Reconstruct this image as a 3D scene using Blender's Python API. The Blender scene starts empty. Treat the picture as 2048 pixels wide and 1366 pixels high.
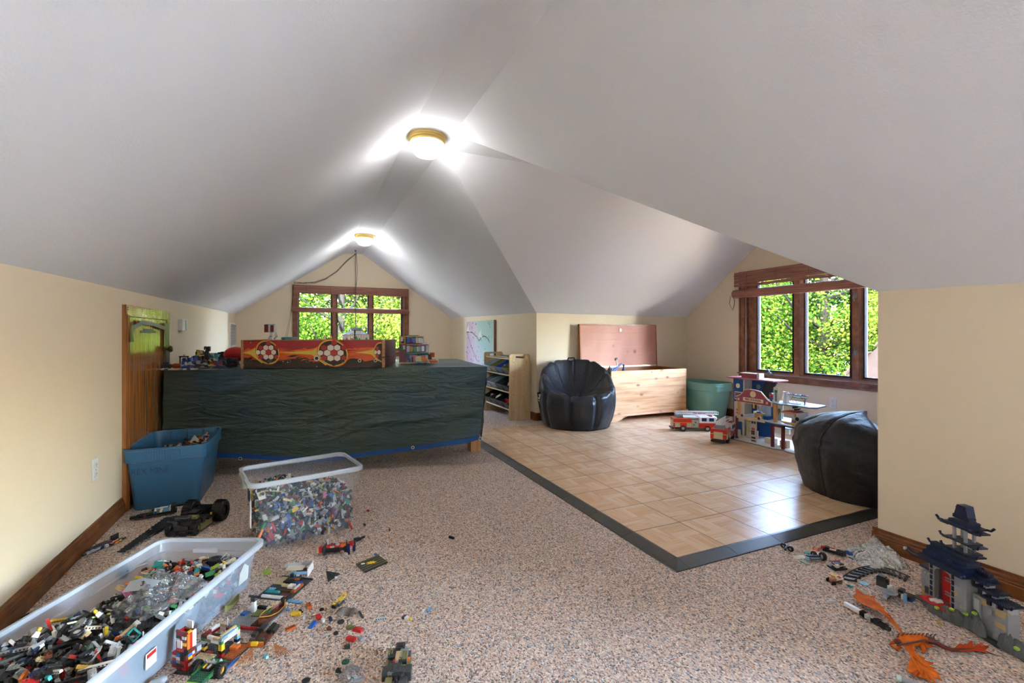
import bpy, math, random
from mathutils import Vector, Matrix, Euler, noise
R = random.Random(7)
rad = math.radians
C = bpy.context.scene.collection
S = bpy.context.scene

# ------------------------------------------------------------------ camera, world, sun, exposure
FPX, YAW, HOR, EYE = 929.0, rad(24.35), 668.3, 1.042
cam = bpy.data.cameras.new('camera'); cam.sensor_width = 36; cam.lens = FPX/2048*36
cam.shift_y = -(683-HOR)/2048; cam.clip_start = .05; cam.clip_end = 300
co = bpy.data.objects.new('camera', cam); C.objects.link(co)
co.location = (0, 0, EYE); co.rotation_euler = (math.pi/2, 0, -YAW); S.camera = co
S.view_settings.view_transform = 'Standard'; S.view_settings.look = 'None'
S.view_settings.exposure = 1.38; S.view_settings.gamma = 1; S.view_settings.use_curve_mapping = False
W = bpy.data.worlds.new('sky'); S.world = W; W.use_nodes = True
nt = W.node_tree; nt.nodes.clear()
wo = nt.nodes.new('ShaderNodeOutputWorld'); bg = nt.nodes.new('ShaderNodeBackground'); sk = nt.nodes.new('ShaderNodeTexSky')
sk.sky_type = 'NISHITA'; sk.sun_disc = False; sk.sun_elevation = rad(48); sk.sun_rotation = rad(205); sk.air_density = 1; sk.dust_density = 2
bg.inputs[1].default_value = 10.5
nt.links.new(sk.outputs[0], bg.inputs[0]); nt.links.new(bg.outputs[0], wo.inputs[0])
def lamp(kind, name, loc, power, color=(1,1,1), rot=(0,0,0), **k):
    l = bpy.data.lights.new(name, kind); l.energy = power; l.color = color
    for a, b in k.items(): setattr(l, a, b)
    o = bpy.data.objects.new(name, l); C.objects.link(o); o.location = loc; o.rotation_euler = rot
    return o
sd = Vector((.50, .62, -.60))
sun = lamp('SUN', 'sun', (0, 0, 9), 9, (1, .95, .86), angle=rad(.6)); sun.rotation_euler = sd.to_track_quat('-Z', 'Y').to_euler()
#lamp('AREA', 'rear_window_daylight', (.82, -2.55, 1.35), 14, (.90, .955, 1), rot=(rad(90), 0, 0), shape='RECTANGLE', size=1.9, size_y=1.2)

# ------------------------------------------------------------------ helpers
def hexc(h):
    h = h.lstrip('#'); v = [int(h[i:i+2], 16)/255 for i in (0, 2, 4)]
    return tuple(x/12.92 if x <= .04045 else ((x+.055)/1.055)**2.4 for x in v)
MATS = {}
def mat(name, h='#808080', rough=.5, metal=0, spec=.5, bump=None, var=None, trans=0, alpha=1, sss=0, emit=0, coat=0):
    """plain procedural material; bump=(scale, strength, dist) noise; var=(scale, hex2, low, high) noise colour variation"""
    if name in MATS: return MATS[name]
    m = bpy.data.materials.new(name); m.use_nodes = True; n = m.node_tree; b = n.nodes['Principled BSDF']
    c = hexc(h)+(1,)
    b.inputs['Base Color'].default_value = c; b.inputs['Roughness'].default_value = rough
    b.inputs['Metallic'].default_value = metal; b.inputs['Specular IOR Level'].default_value = spec
    b.inputs['Transmission Weight'].default_value = trans; b.inputs['Alpha'].default_value = alpha
    b.inputs['Coat Weight'].default_value = coat
    if emit: b.inputs['Emission Color'].default_value = c; b.inputs['Emission Strength'].default_value = emit
    tc = n.nodes.new('ShaderNodeTexCoord')
    if var:
        nz = n.nodes.new('ShaderNodeTexNoise'); nz.inputs['Scale'].default_value = var[0]; nz.inputs['Detail'].default_value = 4
        n.links.new(tc.outputs['Object'], nz.inputs['Vector'])
        cr = n.nodes.new('ShaderNodeValToRGB'); cr.color_ramp.elements[0].position = var[2]; cr.color_ramp.elements[1].position = var[3]
        cr.color_ramp.elements[0].color = c; cr.color_ramp.elements[1].color = hexc(var[1])+(1,)
        n.links.new(nz.outputs['Fac'], cr.inputs[0]); n.links.new(cr.outputs[0], b.inputs['Base Color'])
    if bump:
        nz = n.nodes.new('ShaderNodeTexNoise'); nz.inputs['Scale'].default_value = bump[0]; nz.inputs['Detail'].default_value = 3
        n.links.new(tc.outputs['Object'], nz.inputs['Vector'])
        bp = n.nodes.new('ShaderNodeBump'); bp.inputs['Strength'].default_value = bump[1]; bp.inputs['Distance'].default_value = bump[2]
        n.links.new(nz.outputs['Fac'], bp.inputs['Height']); n.links.new(bp.outputs[0], b.inputs['Normal'])
    MATS[name] = m; return m
def grain(name, cols, scale=(3, 3, 40), rough=.45, bands=1.0, knots=None, coord='Object', spec=.4):
    """wood: noise stretched along one axis, colours cols = [(pos, hex)...]"""
    if name in MATS: return MATS[name]
    m = bpy.data.materials.new(name); m.use_nodes = True; n = m.node_tree; b = n.nodes['Principled BSDF']
    b.inputs['Roughness'].default_value = rough; b.inputs['Specular IOR Level'].default_value = spec
    tc = n.nodes.new('ShaderNodeTexCoord'); mp = n.nodes.new('ShaderNodeMapping'); mp.inputs['Scale'].default_value = scale
    n.links.new(tc.outputs[coord], mp.inputs[0])
    nz = n.nodes.new('ShaderNodeTexNoise'); nz.inputs['Scale'].default_value = bands; nz.inputs['Detail'].default_value = 6; nz.inputs['Distortion'].default_value = .6
    n.links.new(mp.outputs[0], nz.inputs['Vector'])
    cr = n.nodes.new('ShaderNodeValToRGB'); e = cr.color_ramp.elements
    e[0].position, e[1].position = cols[0][0], cols[-1][0]; e[0].color = hexc(cols[0][1])+(1,); e[1].color = hexc(cols[-1][1])+(1,)
    for p, h in cols[1:-1]: e.new(p).color = hexc(h)+(1,)
    n.links.new(nz.outputs['Fac'], cr.inputs[0]); last = cr.outputs[0]
    if knots:
        vo = n.nodes.new('ShaderNodeTexVoronoi'); vo.inputs['Scale'].default_value = knots[0]; mp2 = n.nodes.new('ShaderNodeMapping'); mp2.inputs['Scale'].default_value = knots[3]
        n.links.new(tc.outputs[coord], mp2.inputs[0]); n.links.new(mp2.outputs[0], vo.inputs['Vector'])
        r2 = n.nodes.new('ShaderNodeValToRGB'); r2.color_ramp.elements[0].position = .02; r2.color_ramp.elements[1].position = knots[1]
        r2.color_ramp.elements[0].color = (1, 1, 1, 1); r2.color_ramp.elements[1].color = (0, 0, 0, 1)
        n.links.new(vo.outputs['Distance'], r2.inputs[0])
        mx = n.nodes.new('ShaderNodeMix'); mx.data_type = 'RGBA'; n.links.new(r2.outputs[0], mx.inputs[0]); n.links.new(last, mx.inputs[6]); mx.inputs[7].default_value = hexc(knots[2])+(1,)
        last = mx.outputs[2]
    n.links.new(last, b.inputs['Base Color'])
    MATS[name] = m; return m
class MB:
    """collects shapes into one mesh"""
    def __init__(s): s.v = []; s.f = []; s.m = []; s.M = Matrix(); s.mi = 0
    def at(s, loc=(0, 0, 0), rot=(0, 0, 0), sc=1):
        s.M = Matrix.Translation(loc) @ Euler(rot).to_matrix().to_4x4() @ (Matrix.Diagonal((sc, sc, sc, 1)) if not isinstance(sc, tuple) else Matrix.Diagonal((*sc, 1))); return s
    def add(s, vs, fs, m=None):
        k = len(s.v); s.v += [tuple(s.M @ Vector(p)) for p in vs]
        s.f += [tuple(i+k for i in f) for f in fs]; s.m += [s.mi if m is None else m]*len(fs); return s
    def box(s, x0, x1, y0, y1, z0, z1, m=None):
        return s.add([(x, y, z) for z in (z0, z1) for y in (y0, y1) for x in (x0, x1)],
                     [(0, 2, 3, 1), (4, 5, 7, 6), (0, 1, 5, 4), (1, 3, 7, 5), (3, 2, 6, 7), (2, 0, 4, 6)], m)
    def cyl(s, p0, p1, r0, r1=None, n=12, m=None, caps=True):
        r1 = r0 if r1 is None else r1; p0 = Vector(p0); p1 = Vector(p1); d = (p1-p0)
        q = d.to_track_quat('Z', 'Y') if d.length > 1e-9 else Vector((0, 0, 1)).to_track_quat('Z', 'Y')
        vs = []
        for p, r in ((p0, r0), (p1, r1)):
            for i in range(n):
                a = 2*math.pi*i/n; vs.append(p+q @ Vector((r*math.cos(a), r*math.sin(a), 0)))
        fs = [(i, (i+1) % n, n+(i+1) % n, n+i) for i in range(n)]
        if caps: fs += [tuple(range(n-1, -1, -1)), tuple(range(n, 2*n))]
        return s.add(vs, fs, m)
    def tube(s, pts, r, n=6, m=None, closed=False, caps=True):
        pts = [Vector(p) for p in pts]; k = len(pts); vs = []; up = Vector((0, 0, 1))
        for i, p in enumerate(pts):
            d = (pts[(i+1) % k]-pts[i-1]) if closed else (pts[min(i+1, k-1)]-pts[max(i-1, 0)])
            d.normalize(); u = up if abs(d.dot(up)) < .95 else Vector((1, 0, 0))
            a = d.cross(u).normalized(); b = a.cross(d)
            rr = r[i] if isinstance(r, (list, tuple)) else r
            for j in range(n):
                t = 2*math.pi*j/n; vs.append(p+a*rr*math.cos(t)+b*rr*math.sin(t))
        fs = []
        for i in range(k if closed else k-1):
            o = ((i+1) % k)*n
            for j in range(n): fs.append((i*n+j, i*n+(j+1) % n, o+(j+1) % n, o+j))
        if not closed and caps: fs += [tuple(range(n-1, -1, -1)), tuple(range((k-1)*n, k*n))]
        return s.add(vs, fs, m)
    def prism(s, poly, z0, z1, m=None, ax='z'):
        """extrude 2D outline (ccw) ; ax names the extrusion axis"""
        n = len(poly)
        g = {'z': lambda a, b, c: (a, b, c), 'y': lambda a, b, c: (a, c, b), 'x': lambda a, b, c: (c, a, b)}[ax]
        vs = [g(a, b, z0) for a, b in poly]+[g(a, b, z1) for a, b in poly]
        fl = ax == 'y'
        fs = [tuple(range(n-1, -1, -1)), tuple(range(n, 2*n))]+[(i, (i+1) % n, n+(i+1) % n, n+i) for i in range(n)]
        if fl: fs = [tuple(reversed(f)) for f in fs]
        return s.add(vs, fs, m)
    def lathe(s, prof, n=20, m=None, c=(0, 0, 0)):
        vs = []; k = len(prof)
        for r, z in prof:
            for i in range(n):
                a = 2*math.pi*i/n; vs.append((c[0]+r*math.cos(a), c[1]+r*math.sin(a), c[2]+z))
        fs = [(j*n+i, j*n+(i+1) % n, (j+1)*n+(i+1) % n, (j+1)*n+i) for j in range(k-1) for i in range(n)]
        return s.add(vs, fs, m)
    def grid(s, fn, nu, nv, m=None, wrap=False):
        vs = [fn(i/nu, j/nv) for j in range(nv+1) for i in range(nu+1)]
        return s.add(vs, [(j*(nu+1)+i, j*(nu+1)+i+1, (j+1)*(nu+1)+i+1, (j+1)*(nu+1)+i) for j in range(nv) for i in range(nu)], m)
    def mesh(s, name, mats):
        me = bpy.data.meshes.new(name); me.from_pydata(s.v, [], s.f)
        for q in (mats if isinstance(mats, (list, tuple)) else [mats]): me.materials.append(q)
        if any(s.m): me.polygons.foreach_set('material_index', s.m)
        me.update(); return me
    def build(s, name, mats, parent=None, smooth=False, loc=None, rot=None, bevel=0, seg=1, solid=0, sub=0, weld=False):
        me = s.mesh(name, mats)
        if weld:
            import bmesh
            bm = bmesh.new(); bm.from_mesh(me); bmesh.ops.remove_doubles(bm, verts=bm.verts, dist=1e-5); bm.to_mesh(me); bm.free()
        return link(name, me, parent, smooth, loc, rot, bevel, seg, solid, sub)
def link(name, me, parent=None, smooth=False, loc=None, rot=None, bevel=0, seg=1, solid=0, sub=0):
    o = bpy.data.objects.new(name, me); C.objects.link(o); o.parent = parent
    if loc is not None: o.location = loc
    if rot is not None: o.rotation_euler = rot
    if smooth:
        me.polygons.foreach_set('use_smooth', [True]*len(me.polygons))
        if smooth != 'all': me.set_sharp_from_angle(angle=rad(40))
    if solid: q = o.modifiers.new('s', 'SOLIDIFY'); q.thickness = solid; q.offset = -1
    if bevel: q = o.modifiers.new('b', 'BEVEL'); q.width = bevel; q.segments = seg; q.limit_method = 'ANGLE'
    if sub: q = o.modifiers.new('u', 'SUBSURF'); q.levels = sub; q.render_levels = sub
    return o
def thing(name, label, cat, loc=(0, 0, 0), rz=0, group=None, rot=None):
    o = bpy.data.objects.new(name, None); C.objects.link(o); o.location = loc; o.rotation_euler = rot or (0, 0, rz)
    o.empty_display_size = .05
    return tag(o, label, cat, group)
def tag(o, label, cat, group=None, kind=None):
    o['label'] = label; o['category'] = cat
    if group: o['group'] = group
    if kind: o['kind'] = kind
    return o
def struct(o, label=None):
    o['kind'] = 'structure'
    if label: o['label'] = label
    return o
def sempty(name, label=None, loc=(0, 0, 0)):
    o = bpy.data.objects.new(name, None); C.objects.link(o); o.location = loc; return struct(o, label)
def dup(root, loc=None, rz=None, label=None, group=None):
    r = root.copy(); C.objects.link(r)
    if loc is not None: r.location = loc
    if rz is not None: r.rotation_euler = (0, 0, rz)
    if label: r['label'] = label
    if group: r['group'] = group
    for ch in KIDS(root):
        c = ch.copy(); C.objects.link(c); c.parent = r
        for g in KIDS(ch): d = g.copy(); C.objects.link(d); d.parent = c
    return r
def KIDS(o): return [x for x in C.objects if x.parent is o or x.parent == o]
cs, sn = math.cos(YAW), math.sin(YAW)
def F(u, v, z=0.0):
    """photo pixel -> point on the horizontal plane at height z"""
    xc, yc = (u-1024)/FPX, (v-HOR)/FPX; t = (EYE-z)/yc
    return Vector(((xc*cs+sn)*t, (-xc*sn+cs)*t, z))
def text(body, size, m, parent, loc, rot, name='lettering', ext=.0008, bold=0, sx=1):
    cu = bpy.data.curves.new(name, 'FONT'); cu.body = body; cu.size = size; cu.extrude = ext; cu.align_x = 'CENTER'; cu.align_y = 'CENTER'; cu.offset = bold; cu.resolution_u = 3
    cu.materials.append(m); tmp = bpy.data.objects.new('tmp', cu); me = bpy.data.meshes.new_from_object(tmp); bpy.data.objects.remove(tmp); o = bpy.data.objects.new(name, me); C.objects.link(o); o.parent = parent; o.location = loc; o.rotation_euler = rot; o.scale = (sx, 1, 1)
    return o

# ------------------------------------------------------------------ room shell
XL, XR, YB, YN = -.957, 2.575, 8.487, -2.62
XD, DY0, DY1 = 4.97, 1.336, 4.975
RY0, RY1 = 3.13, 3.41
SX0, SX1, SZ = .68, .965, 2.44
ZL = lambda y: 1.29+(y-2.2)*.011
ZR = lambda y: 1.251+(y-1.336)*.01317
m_wall = mat('wall_paint', '#e4d3b6', .75, bump=(160, .12, .002))
m_ceil = mat('ceiling_paint', '#e9eaec', .85, bump=(120, .35, .003))
def walls(name, mp, ts, top, hole=None, label=None, thick=.12):
    b = MB(); cuts = sorted(set(ts+(list(hole[:2]) if hole else [])))
    for a, c in zip(cuts, cuts[1:]):
        mid = (a+c)/2
        if hole and hole[0] <= mid <= hole[1]:
            b.add([mp(a, 0), mp(c, 0), mp(c, hole[2]), mp(a, hole[2])], [(0, 1, 2, 3)])
            b.add([mp(a, hole[3]), mp(c, hole[3]), mp(c, top(c)), mp(a, top(a))], [(0, 1, 2, 3)])
        else: b.add([mp(a, 0), mp(c, 0), mp(c, top(c)), mp(a, top(a))], [(0, 1, 2, 3)])
    return struct(b.build(name, m_wall, weld=True), label)
def lin(pts):
    def f(t):
        for (a, za), (c, zc) in zip(pts, pts[1:]):
            if a-1e-6 <= t <= c+1e-6: return za+(zc-za)*(t-a)/(c-a)
        return pts[-1][1]
    return f
walls('wall_left', lambda t, z: (XL, t, z), [YN, 2, 5, YB], ZL)
g_back = lin([(XL, ZL(YB)), (SX0, SZ), (SX1, SZ), (XR, ZR(YB))])
walls('wall_back', lambda t, z: (t, YB, z), [XL, SX0, SX1, XR], g_back, hole=(-.08, 1.71, .70, 1.80))
walls('wall_right_far', lambda t, z: (XR, t, z), [DY1, YB], ZR)
walls('wall_dormer_far', lambda t, z: (t, DY1, z), [XR, XD], lin([(XR, ZR(DY1)), (XD, 1.278)]))
WY0, WY1, WZ0, WZ1 = 2.26, 4.04, .56, 1.76
g_dor = lin([(DY0, 1.25), (RY0, SZ), (RY1, SZ), (DY1, 1.278)])
walls('wall_dormer_window', lambda t, z: (XD, t, z), [DY0, RY0, RY1, DY1], g_dor, hole=(WY0, WY1, WZ0, WZ1))
walls('wall_dormer_near', lambda t, z: (t, DY0, z), [XR, XD], lin([(XR, ZR(DY0)), (XD, 1.25)]))
walls('wall_right_near', lambda t, z: (XR, t, z), [YN, DY0], ZR, hole=(-2.4, -.1, .22, 1.14))  # opening for the added window that lights the near room
walls('wall_front', lambda t, z: (t, YN, z), [XL, SX0, SX1, XR], lin([(XL, ZL(YN)), (SX0, SZ), (SX1, SZ), (XR, ZR(YN))]))
b = MB()
def strip(a, c, n=5): b.grid(lambda u, v: tuple(Vector(a[0]).lerp(Vector(a[1]), v).lerp(Vector(c[0]).lerp(Vector(c[1]), v), u)), 1, n)
strip([(XL, YN, ZL(YN)), (XL, YB, ZL(YB))], [(SX0, YN, SZ), (SX0, YB, SZ)])
strip([(SX0, YN, SZ), (SX0, YB, SZ)], [(SX1, YN, SZ), (SX1, YB, SZ)])
b.add([(SX1, YN, SZ), (SX1, RY0, SZ), (XR, DY0, ZR(DY0)), (XR, YN, ZR(YN))], [(0, 1, 2, 3)])
b.add([(SX1, RY1, SZ), (SX1, YB, SZ), (XR, YB, ZR(YB)), (XR, DY1, ZR(DY1))], [(0, 1, 2, 3)])
b.add([(SX1, RY1, SZ), (XR, DY1, ZR(DY1)), (XD, DY1, 1.278), (XD, RY1, SZ)], [(0, 1, 2, 3)])
b.add([(SX1, RY0, SZ), (XR, DY0, ZR(DY0)), (XD, DY0, 1.25), (XD, RY0, SZ)], [(0, 3, 2, 1)])
b.add([(SX1, RY0, SZ), (SX1, RY1, SZ), (XD, RY1, SZ), (XD, RY0, SZ)], [(0, 1, 2, 3)])
struct(b.build('ceiling', m_ceil), 'white textured sloped ceiling')
# carpet
def carpet():
    m = bpy.data.materials.new('berber_carpet'); m.use_nodes = True; n = m.node_tree; p = n.nodes['Principled BSDF']; p.inputs['Roughness'].default_value = .95; p.inputs['Specular IOR Level'].default_value = .1
    tc = n.nodes.new('ShaderNodeTexCoord')
    def vor(s, seed):
        mp = n.nodes.new('ShaderNodeMapping'); mp.inputs['Location'].default_value = (seed, seed, 0); mp.inputs['Scale'].default_value = (1, .8, 1); n.links.new(tc.outputs['Object'], mp.inputs[0])
        v = n.nodes.new('ShaderNodeTexVoronoi'); v.inputs['Scale'].default_value = s; v.inputs['Randomness'].default_value = .75; n.links.new(mp.outputs[0], v.inputs['Vector']); return v
    v = vor(210, 0)
    sp = n.nodes.new('ShaderNodeSeparateColor'); n.links.new(v.outputs['Color'], sp.inputs[0])
    cr = n.nodes.new('ShaderNodeValToRGB'); cr.color_ramp.interpolation = 'CONSTANT'; e = cr.color_ramp.elements
    cols = [(0, '#746a65'), (.10, '#a39287'), (.22, '#c9b2a3'), (.45, '#d3bcac'), (.62, '#dcbfa8'), (.74, '#ecd9c9'), (.87, '#8d9ba8'), (.93, '#b98a6c')]
    e[0].position = 0; e[0].color = hexc(cols[0][1])+(1,); e[1].position = cols[1][0]; e[1].color = hexc(cols[1][1])+(1,)
    for q, h in cols[2:]: e.new(q).color = hexc(h)+(1,)
    n.links.new(sp.outputs[0], cr.inputs[0]); n.links.new(cr.outputs[0], p.inputs['Base Color'])
    bp = n.nodes.new('ShaderNodeBump'); bp.inputs['Strength'].default_value = .8; bp.inputs['Distance'].default_value = .004; bp.invert = True
    n.links.new(v.outputs['Distance'], bp.inputs['Height']); n.links.new(bp.outputs[0], p.inputs['Normal']); return m
b = MB(); b.add([(XL, YN, 0), (XR, YN, 0), (XR, DY0, 0), (XD, DY0, 0), (XD, DY1, 0), (XR, DY1, 0), (XR, YB, 0), (XL, YB, 0)], [tuple(range(8))])
struct(b.build('floor', carpet()), 'beige and grey flecked berber carpet')

# wood trim materials
m_trim = grain('dark_trim_wood', [(.3, '#5c3318'), (.55, '#75441f'), (.75, '#8a5429')], (2, 2, 2), .38, 6)
m_trimr = grain('window_wood', [(.3, '#6d4630'), (.55, '#86583d'), (.75, '#9a6a4c')], (3, 3, 3), .42, 5)
m_door = grain('door_wood', [(.3, '#7d4a22'), (.5, '#9a6030'), (.75, '#ad7340')], (60, 60, 2.2), .13, 1, spec=.8)
m_black = mat('black_plastic', '#1a1a1b', .4)
m_white = mat('white_plastic', '#e6e6e2', .4)
def baseboard(name, p0, p1, inward, h=.092):
    """profiled board from p0 to p1, three stepped mouldings"""
    b = MB(); p0 = Vector((*p0, 0)); p1 = Vector((*p1, 0)); n = Vector((*inward, 0))
    prof = [(0, 0), (.019, 0), (.019, .048), (.015, .052), (.017, .057), (.013, .064), (.014, .072), (.008, .080), (.008, h), (0, h)]
    for a, c in zip(prof, prof[1:]):
        b.add([p0+n*a[0]+Vector((0, 0, a[1])), p1+n*a[0]+Vector((0, 0, a[1])), p1+n*c[0]+Vector((0, 0, c[1])), p0+n*c[0]+Vector((0, 0, c[1]))], [(0, 1, 2, 3)])
    for p in (p0, p1): b.add([p+n*a+Vector((0, 0, z)) for a, z in prof], [tuple(range(len(prof)))])
    return struct(b.build(name, m_trim))
baseboard('baseboard_left', (XL, YN), (XL, 3.40), (1, 0))
baseboard('baseboard_back', (XL, YB), (XR, YB), (0, -1))
baseboard('baseboard_right_far', (XR, DY1), (XR, YB), (-1, 0))
baseboard('baseboard_dormer_far', (XR, DY1), (XD, DY1), (0, -1))
baseboard('baseboard_dormer_window', (XD, DY0), (XD, DY1), (-1, 0))
baseboard('baseboard_right_near', (XR, YN), (XR, DY0+.02), (-1, 0))
baseboard('baseboard_dormer_near', (XR-.02, DY0), (XD, DY0), (0, 1))

# ------------------------------------------------------------------ windows
m_sash = mat('aluminium_sash', '#302f34', .7, spec=.12); m_pale = mat('pale_jamb', '#9a8a8a', .45)
def glass_mat():
    m = bpy.data.materials.new('window_glass'); m.use_nodes = True; n = m.node_tree; n.nodes.clear()
    o = n.nodes.new('ShaderNodeOutputMaterial'); t = n.nodes.new('ShaderNodeBsdfTransparent'); g = n.nodes.new('ShaderNodeBsdfGlossy'); g.inputs['Roughness'].default_value = .02
    mx = n.nodes.new('ShaderNodeMixShader'); lw = n.nodes.new('ShaderNodeFresnel'); lw.inputs[0].default_value = 1.25
    n.links.new(lw.outputs[0], mx.inputs[0]); n.links.new(t.outputs[0], mx.inputs[1]); n.links.new(g.outputs[0], mx.inputs[2]); n.links.new(mx.outputs[0], o.inputs[0]); return m
m_glass = glass_mat()
def window(name, mp, t0, t1, z0, z1, panes, label, cas=.075):
    """mp(t, depth into room, z); outer casing t0..t1 z0..z1; panes = [(t0,t1)] glass extents"""
    root = sempty(name, label)
    def bx(b, a, c, n0, n1, q0, q1, m=None):
        k = len(b.v); b.box(a, c, n0, n1, q0, q1, m)
        for i in range(k, len(b.v)): b.v[i] = tuple(mp(*b.v[i]))
    # stepped casing
    b = MB()
    for d, w in ((.018, 0), (.024, .012), (.014, .030)):
        pass
    for (a, c, q0, q1) in ((t0, t0+cas, z0, z1), (t1-cas, t1, z0, z1), (t0+cas, t1-cas, z1-cas, z1), (t0+cas, t1-cas, z0, z0+cas)):
        bx(b, a, c, -.005, .018, q0, q1)
    for (a, c, q0, q1) in ((t0, t0+.02, z0, z1), (t1-.02, t1, z0, z1), (t0+.02, t1-.02, z1-.02, z1), (t0+.02, t1-.02, z0, z0+.02)):
        bx(b, a, c, .018, .026, q0, q1)
    bx(b, t0-.01, t1+.01, -.005, .045, z0+cas-.012, z0+cas)
    b.build('casing', m_trimr, root)
    b = MB(); g0, g1 = panes[0][2], panes[0][3]
    i0, i1, q0, q1 = t0+cas, t1-cas, z0+cas, z1-cas
    for (a, c, r0, r1) in ((i0-.005, i0+.02, q0, q1), (i1-.02, i1+.005, q0, q1), (i0, i1, q1-.02, q1), (i0, i1, q0, q0+.02)):
        bx(b, a, c, -.12, 0, r0, r1)
    b.build('jamb', m_trimr, root)
    b = MB()
    for (a, c) in ((i0+.004, i0+.012), (i1-.012, i1-.004)): bx(b, a, c, -.03, .012, q0, q1)
    bx(b, i0, i1, -.03, .012, q0+.004, q0+.012); bx(b, i0, i1, -.03, .012, q1-.012, q1-.004)
    b.build('weather_strip', m_pale, root)
    ps = sorted((a, c) for a, c, _, _ in panes)
    b = MB(); bx(b, i0, ps[0][0]-.028, -.10, -.035, q0, q1); bx(b, ps[-1][1]+.028, i1, -.10, -.035, q0, q1)
    for r0_, r1_ in ((q0, panes[0][2]-.028), (panes[0][3]+.028, q1)): bx(b, i0, i1, -.10, -.035, r0_, r1_)
    b.build('outer_stile', m_trimr, root)
    for k in range(len(panes)-1):
        a, c = sorted((panes[k][1], panes[k+1][0])); a, c = (panes[k][1], panes[k+1][0]) if panes[k][1] < panes[k+1][0] else (panes[k+1][1], panes[k][0])
        w = c-a; b = MB(); bx(b, a+w*.28, c-w*.28, -.08, .006, q0, q1); b.build('mullion', m_trimr, root)
    for (a, c, r0, r1) in panes:
        b = MB(); e = .028
        for (s0, s1, u0, u1) in ((a-e, a, r0-e, r1+e), (c, c+e, r0-e, r1+e), (a, c, r0-e, r0), (a, c, r1, r1+e)): bx(b, s0, s1, -.085, -.035, u0, u1)
        s = b.build('sash', m_trimr, root)
        b = MB(); e2 = .010
        for (s0, s1, u0, u1) in ((a-e2, a+.004, r0-e2, r1+e2), (c-.004, c+e2, r0-e2, r1+e2), (a, c, r0-e2, r0+.004), (a, c, r1-.004, r1+e2)): bx(b, s0, s1, -.070, -.028, u0, u1)
        b.build('sash_edge', m_sash, s)
        b = MB(); bx(b, a, c, -.062, -.058, r0, r1); b.build('pane', m_glass, s)
    return root
w1 = window('window_1', lambda t, n, z: (t, YB-n, z), -.14, 1.771, .64, 1.86, [(-.042, .454, .78, 1.74), (.558, 1.061, .78, 1.74), (1.155, 1.645, .78, 1.74)], 'wood framed triple window in the back gable')
w2 = window('window_2', lambda t, n, z: (XD-n, t, z), 2.205, 4.095, .495, 1.81, [(3.437, 3.877, .615, 1.70), (2.839, 3.296, .615, 1.70), (2.27, 2.711, .615, 1.70)], 'wood framed triple casement window in the dormer')
window('added_light_window', lambda t, n, z: (XR-n, t, z), -2.46, -.04, .16, 1.2, [(-2.3, -1.3, .27, 1.09), (-1.2, -.2, .27, 1.09)], 'added wood framed double window behind the camera, letting light into the near room')  # out of view, added to bring daylight to the near room
# casement fittings
b = MB(); b.box(XD-.03, XD-.005, 3.62, 3.72, .565, .582); b.box(XD-.045, XD-.01, 3.66, 3.69, .582, .60); b.tube([(XD-.03, 3.675, .60), (XD-.05, 3.68, .635), (XD-.07, 3.70, .64)], .006)
b.build('crank_handle', mat('pewter', '#7c7f7c', .35, .6), w2)
for z in (.86, 1.42):
    for y in (2.775,):
        b = MB(); b.box(XD-.012, XD+.01, y-.018, y+.012, z-.02, z+.02); b.tube([(XD-.014, y, z+.045), (XD-.028, y-.005, z+.02), (XD-.03, y+.006, z-.02), (XD-.016, y, z-.055)], .005); b.build('sash_lock', mat('pewter'), w2)
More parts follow.
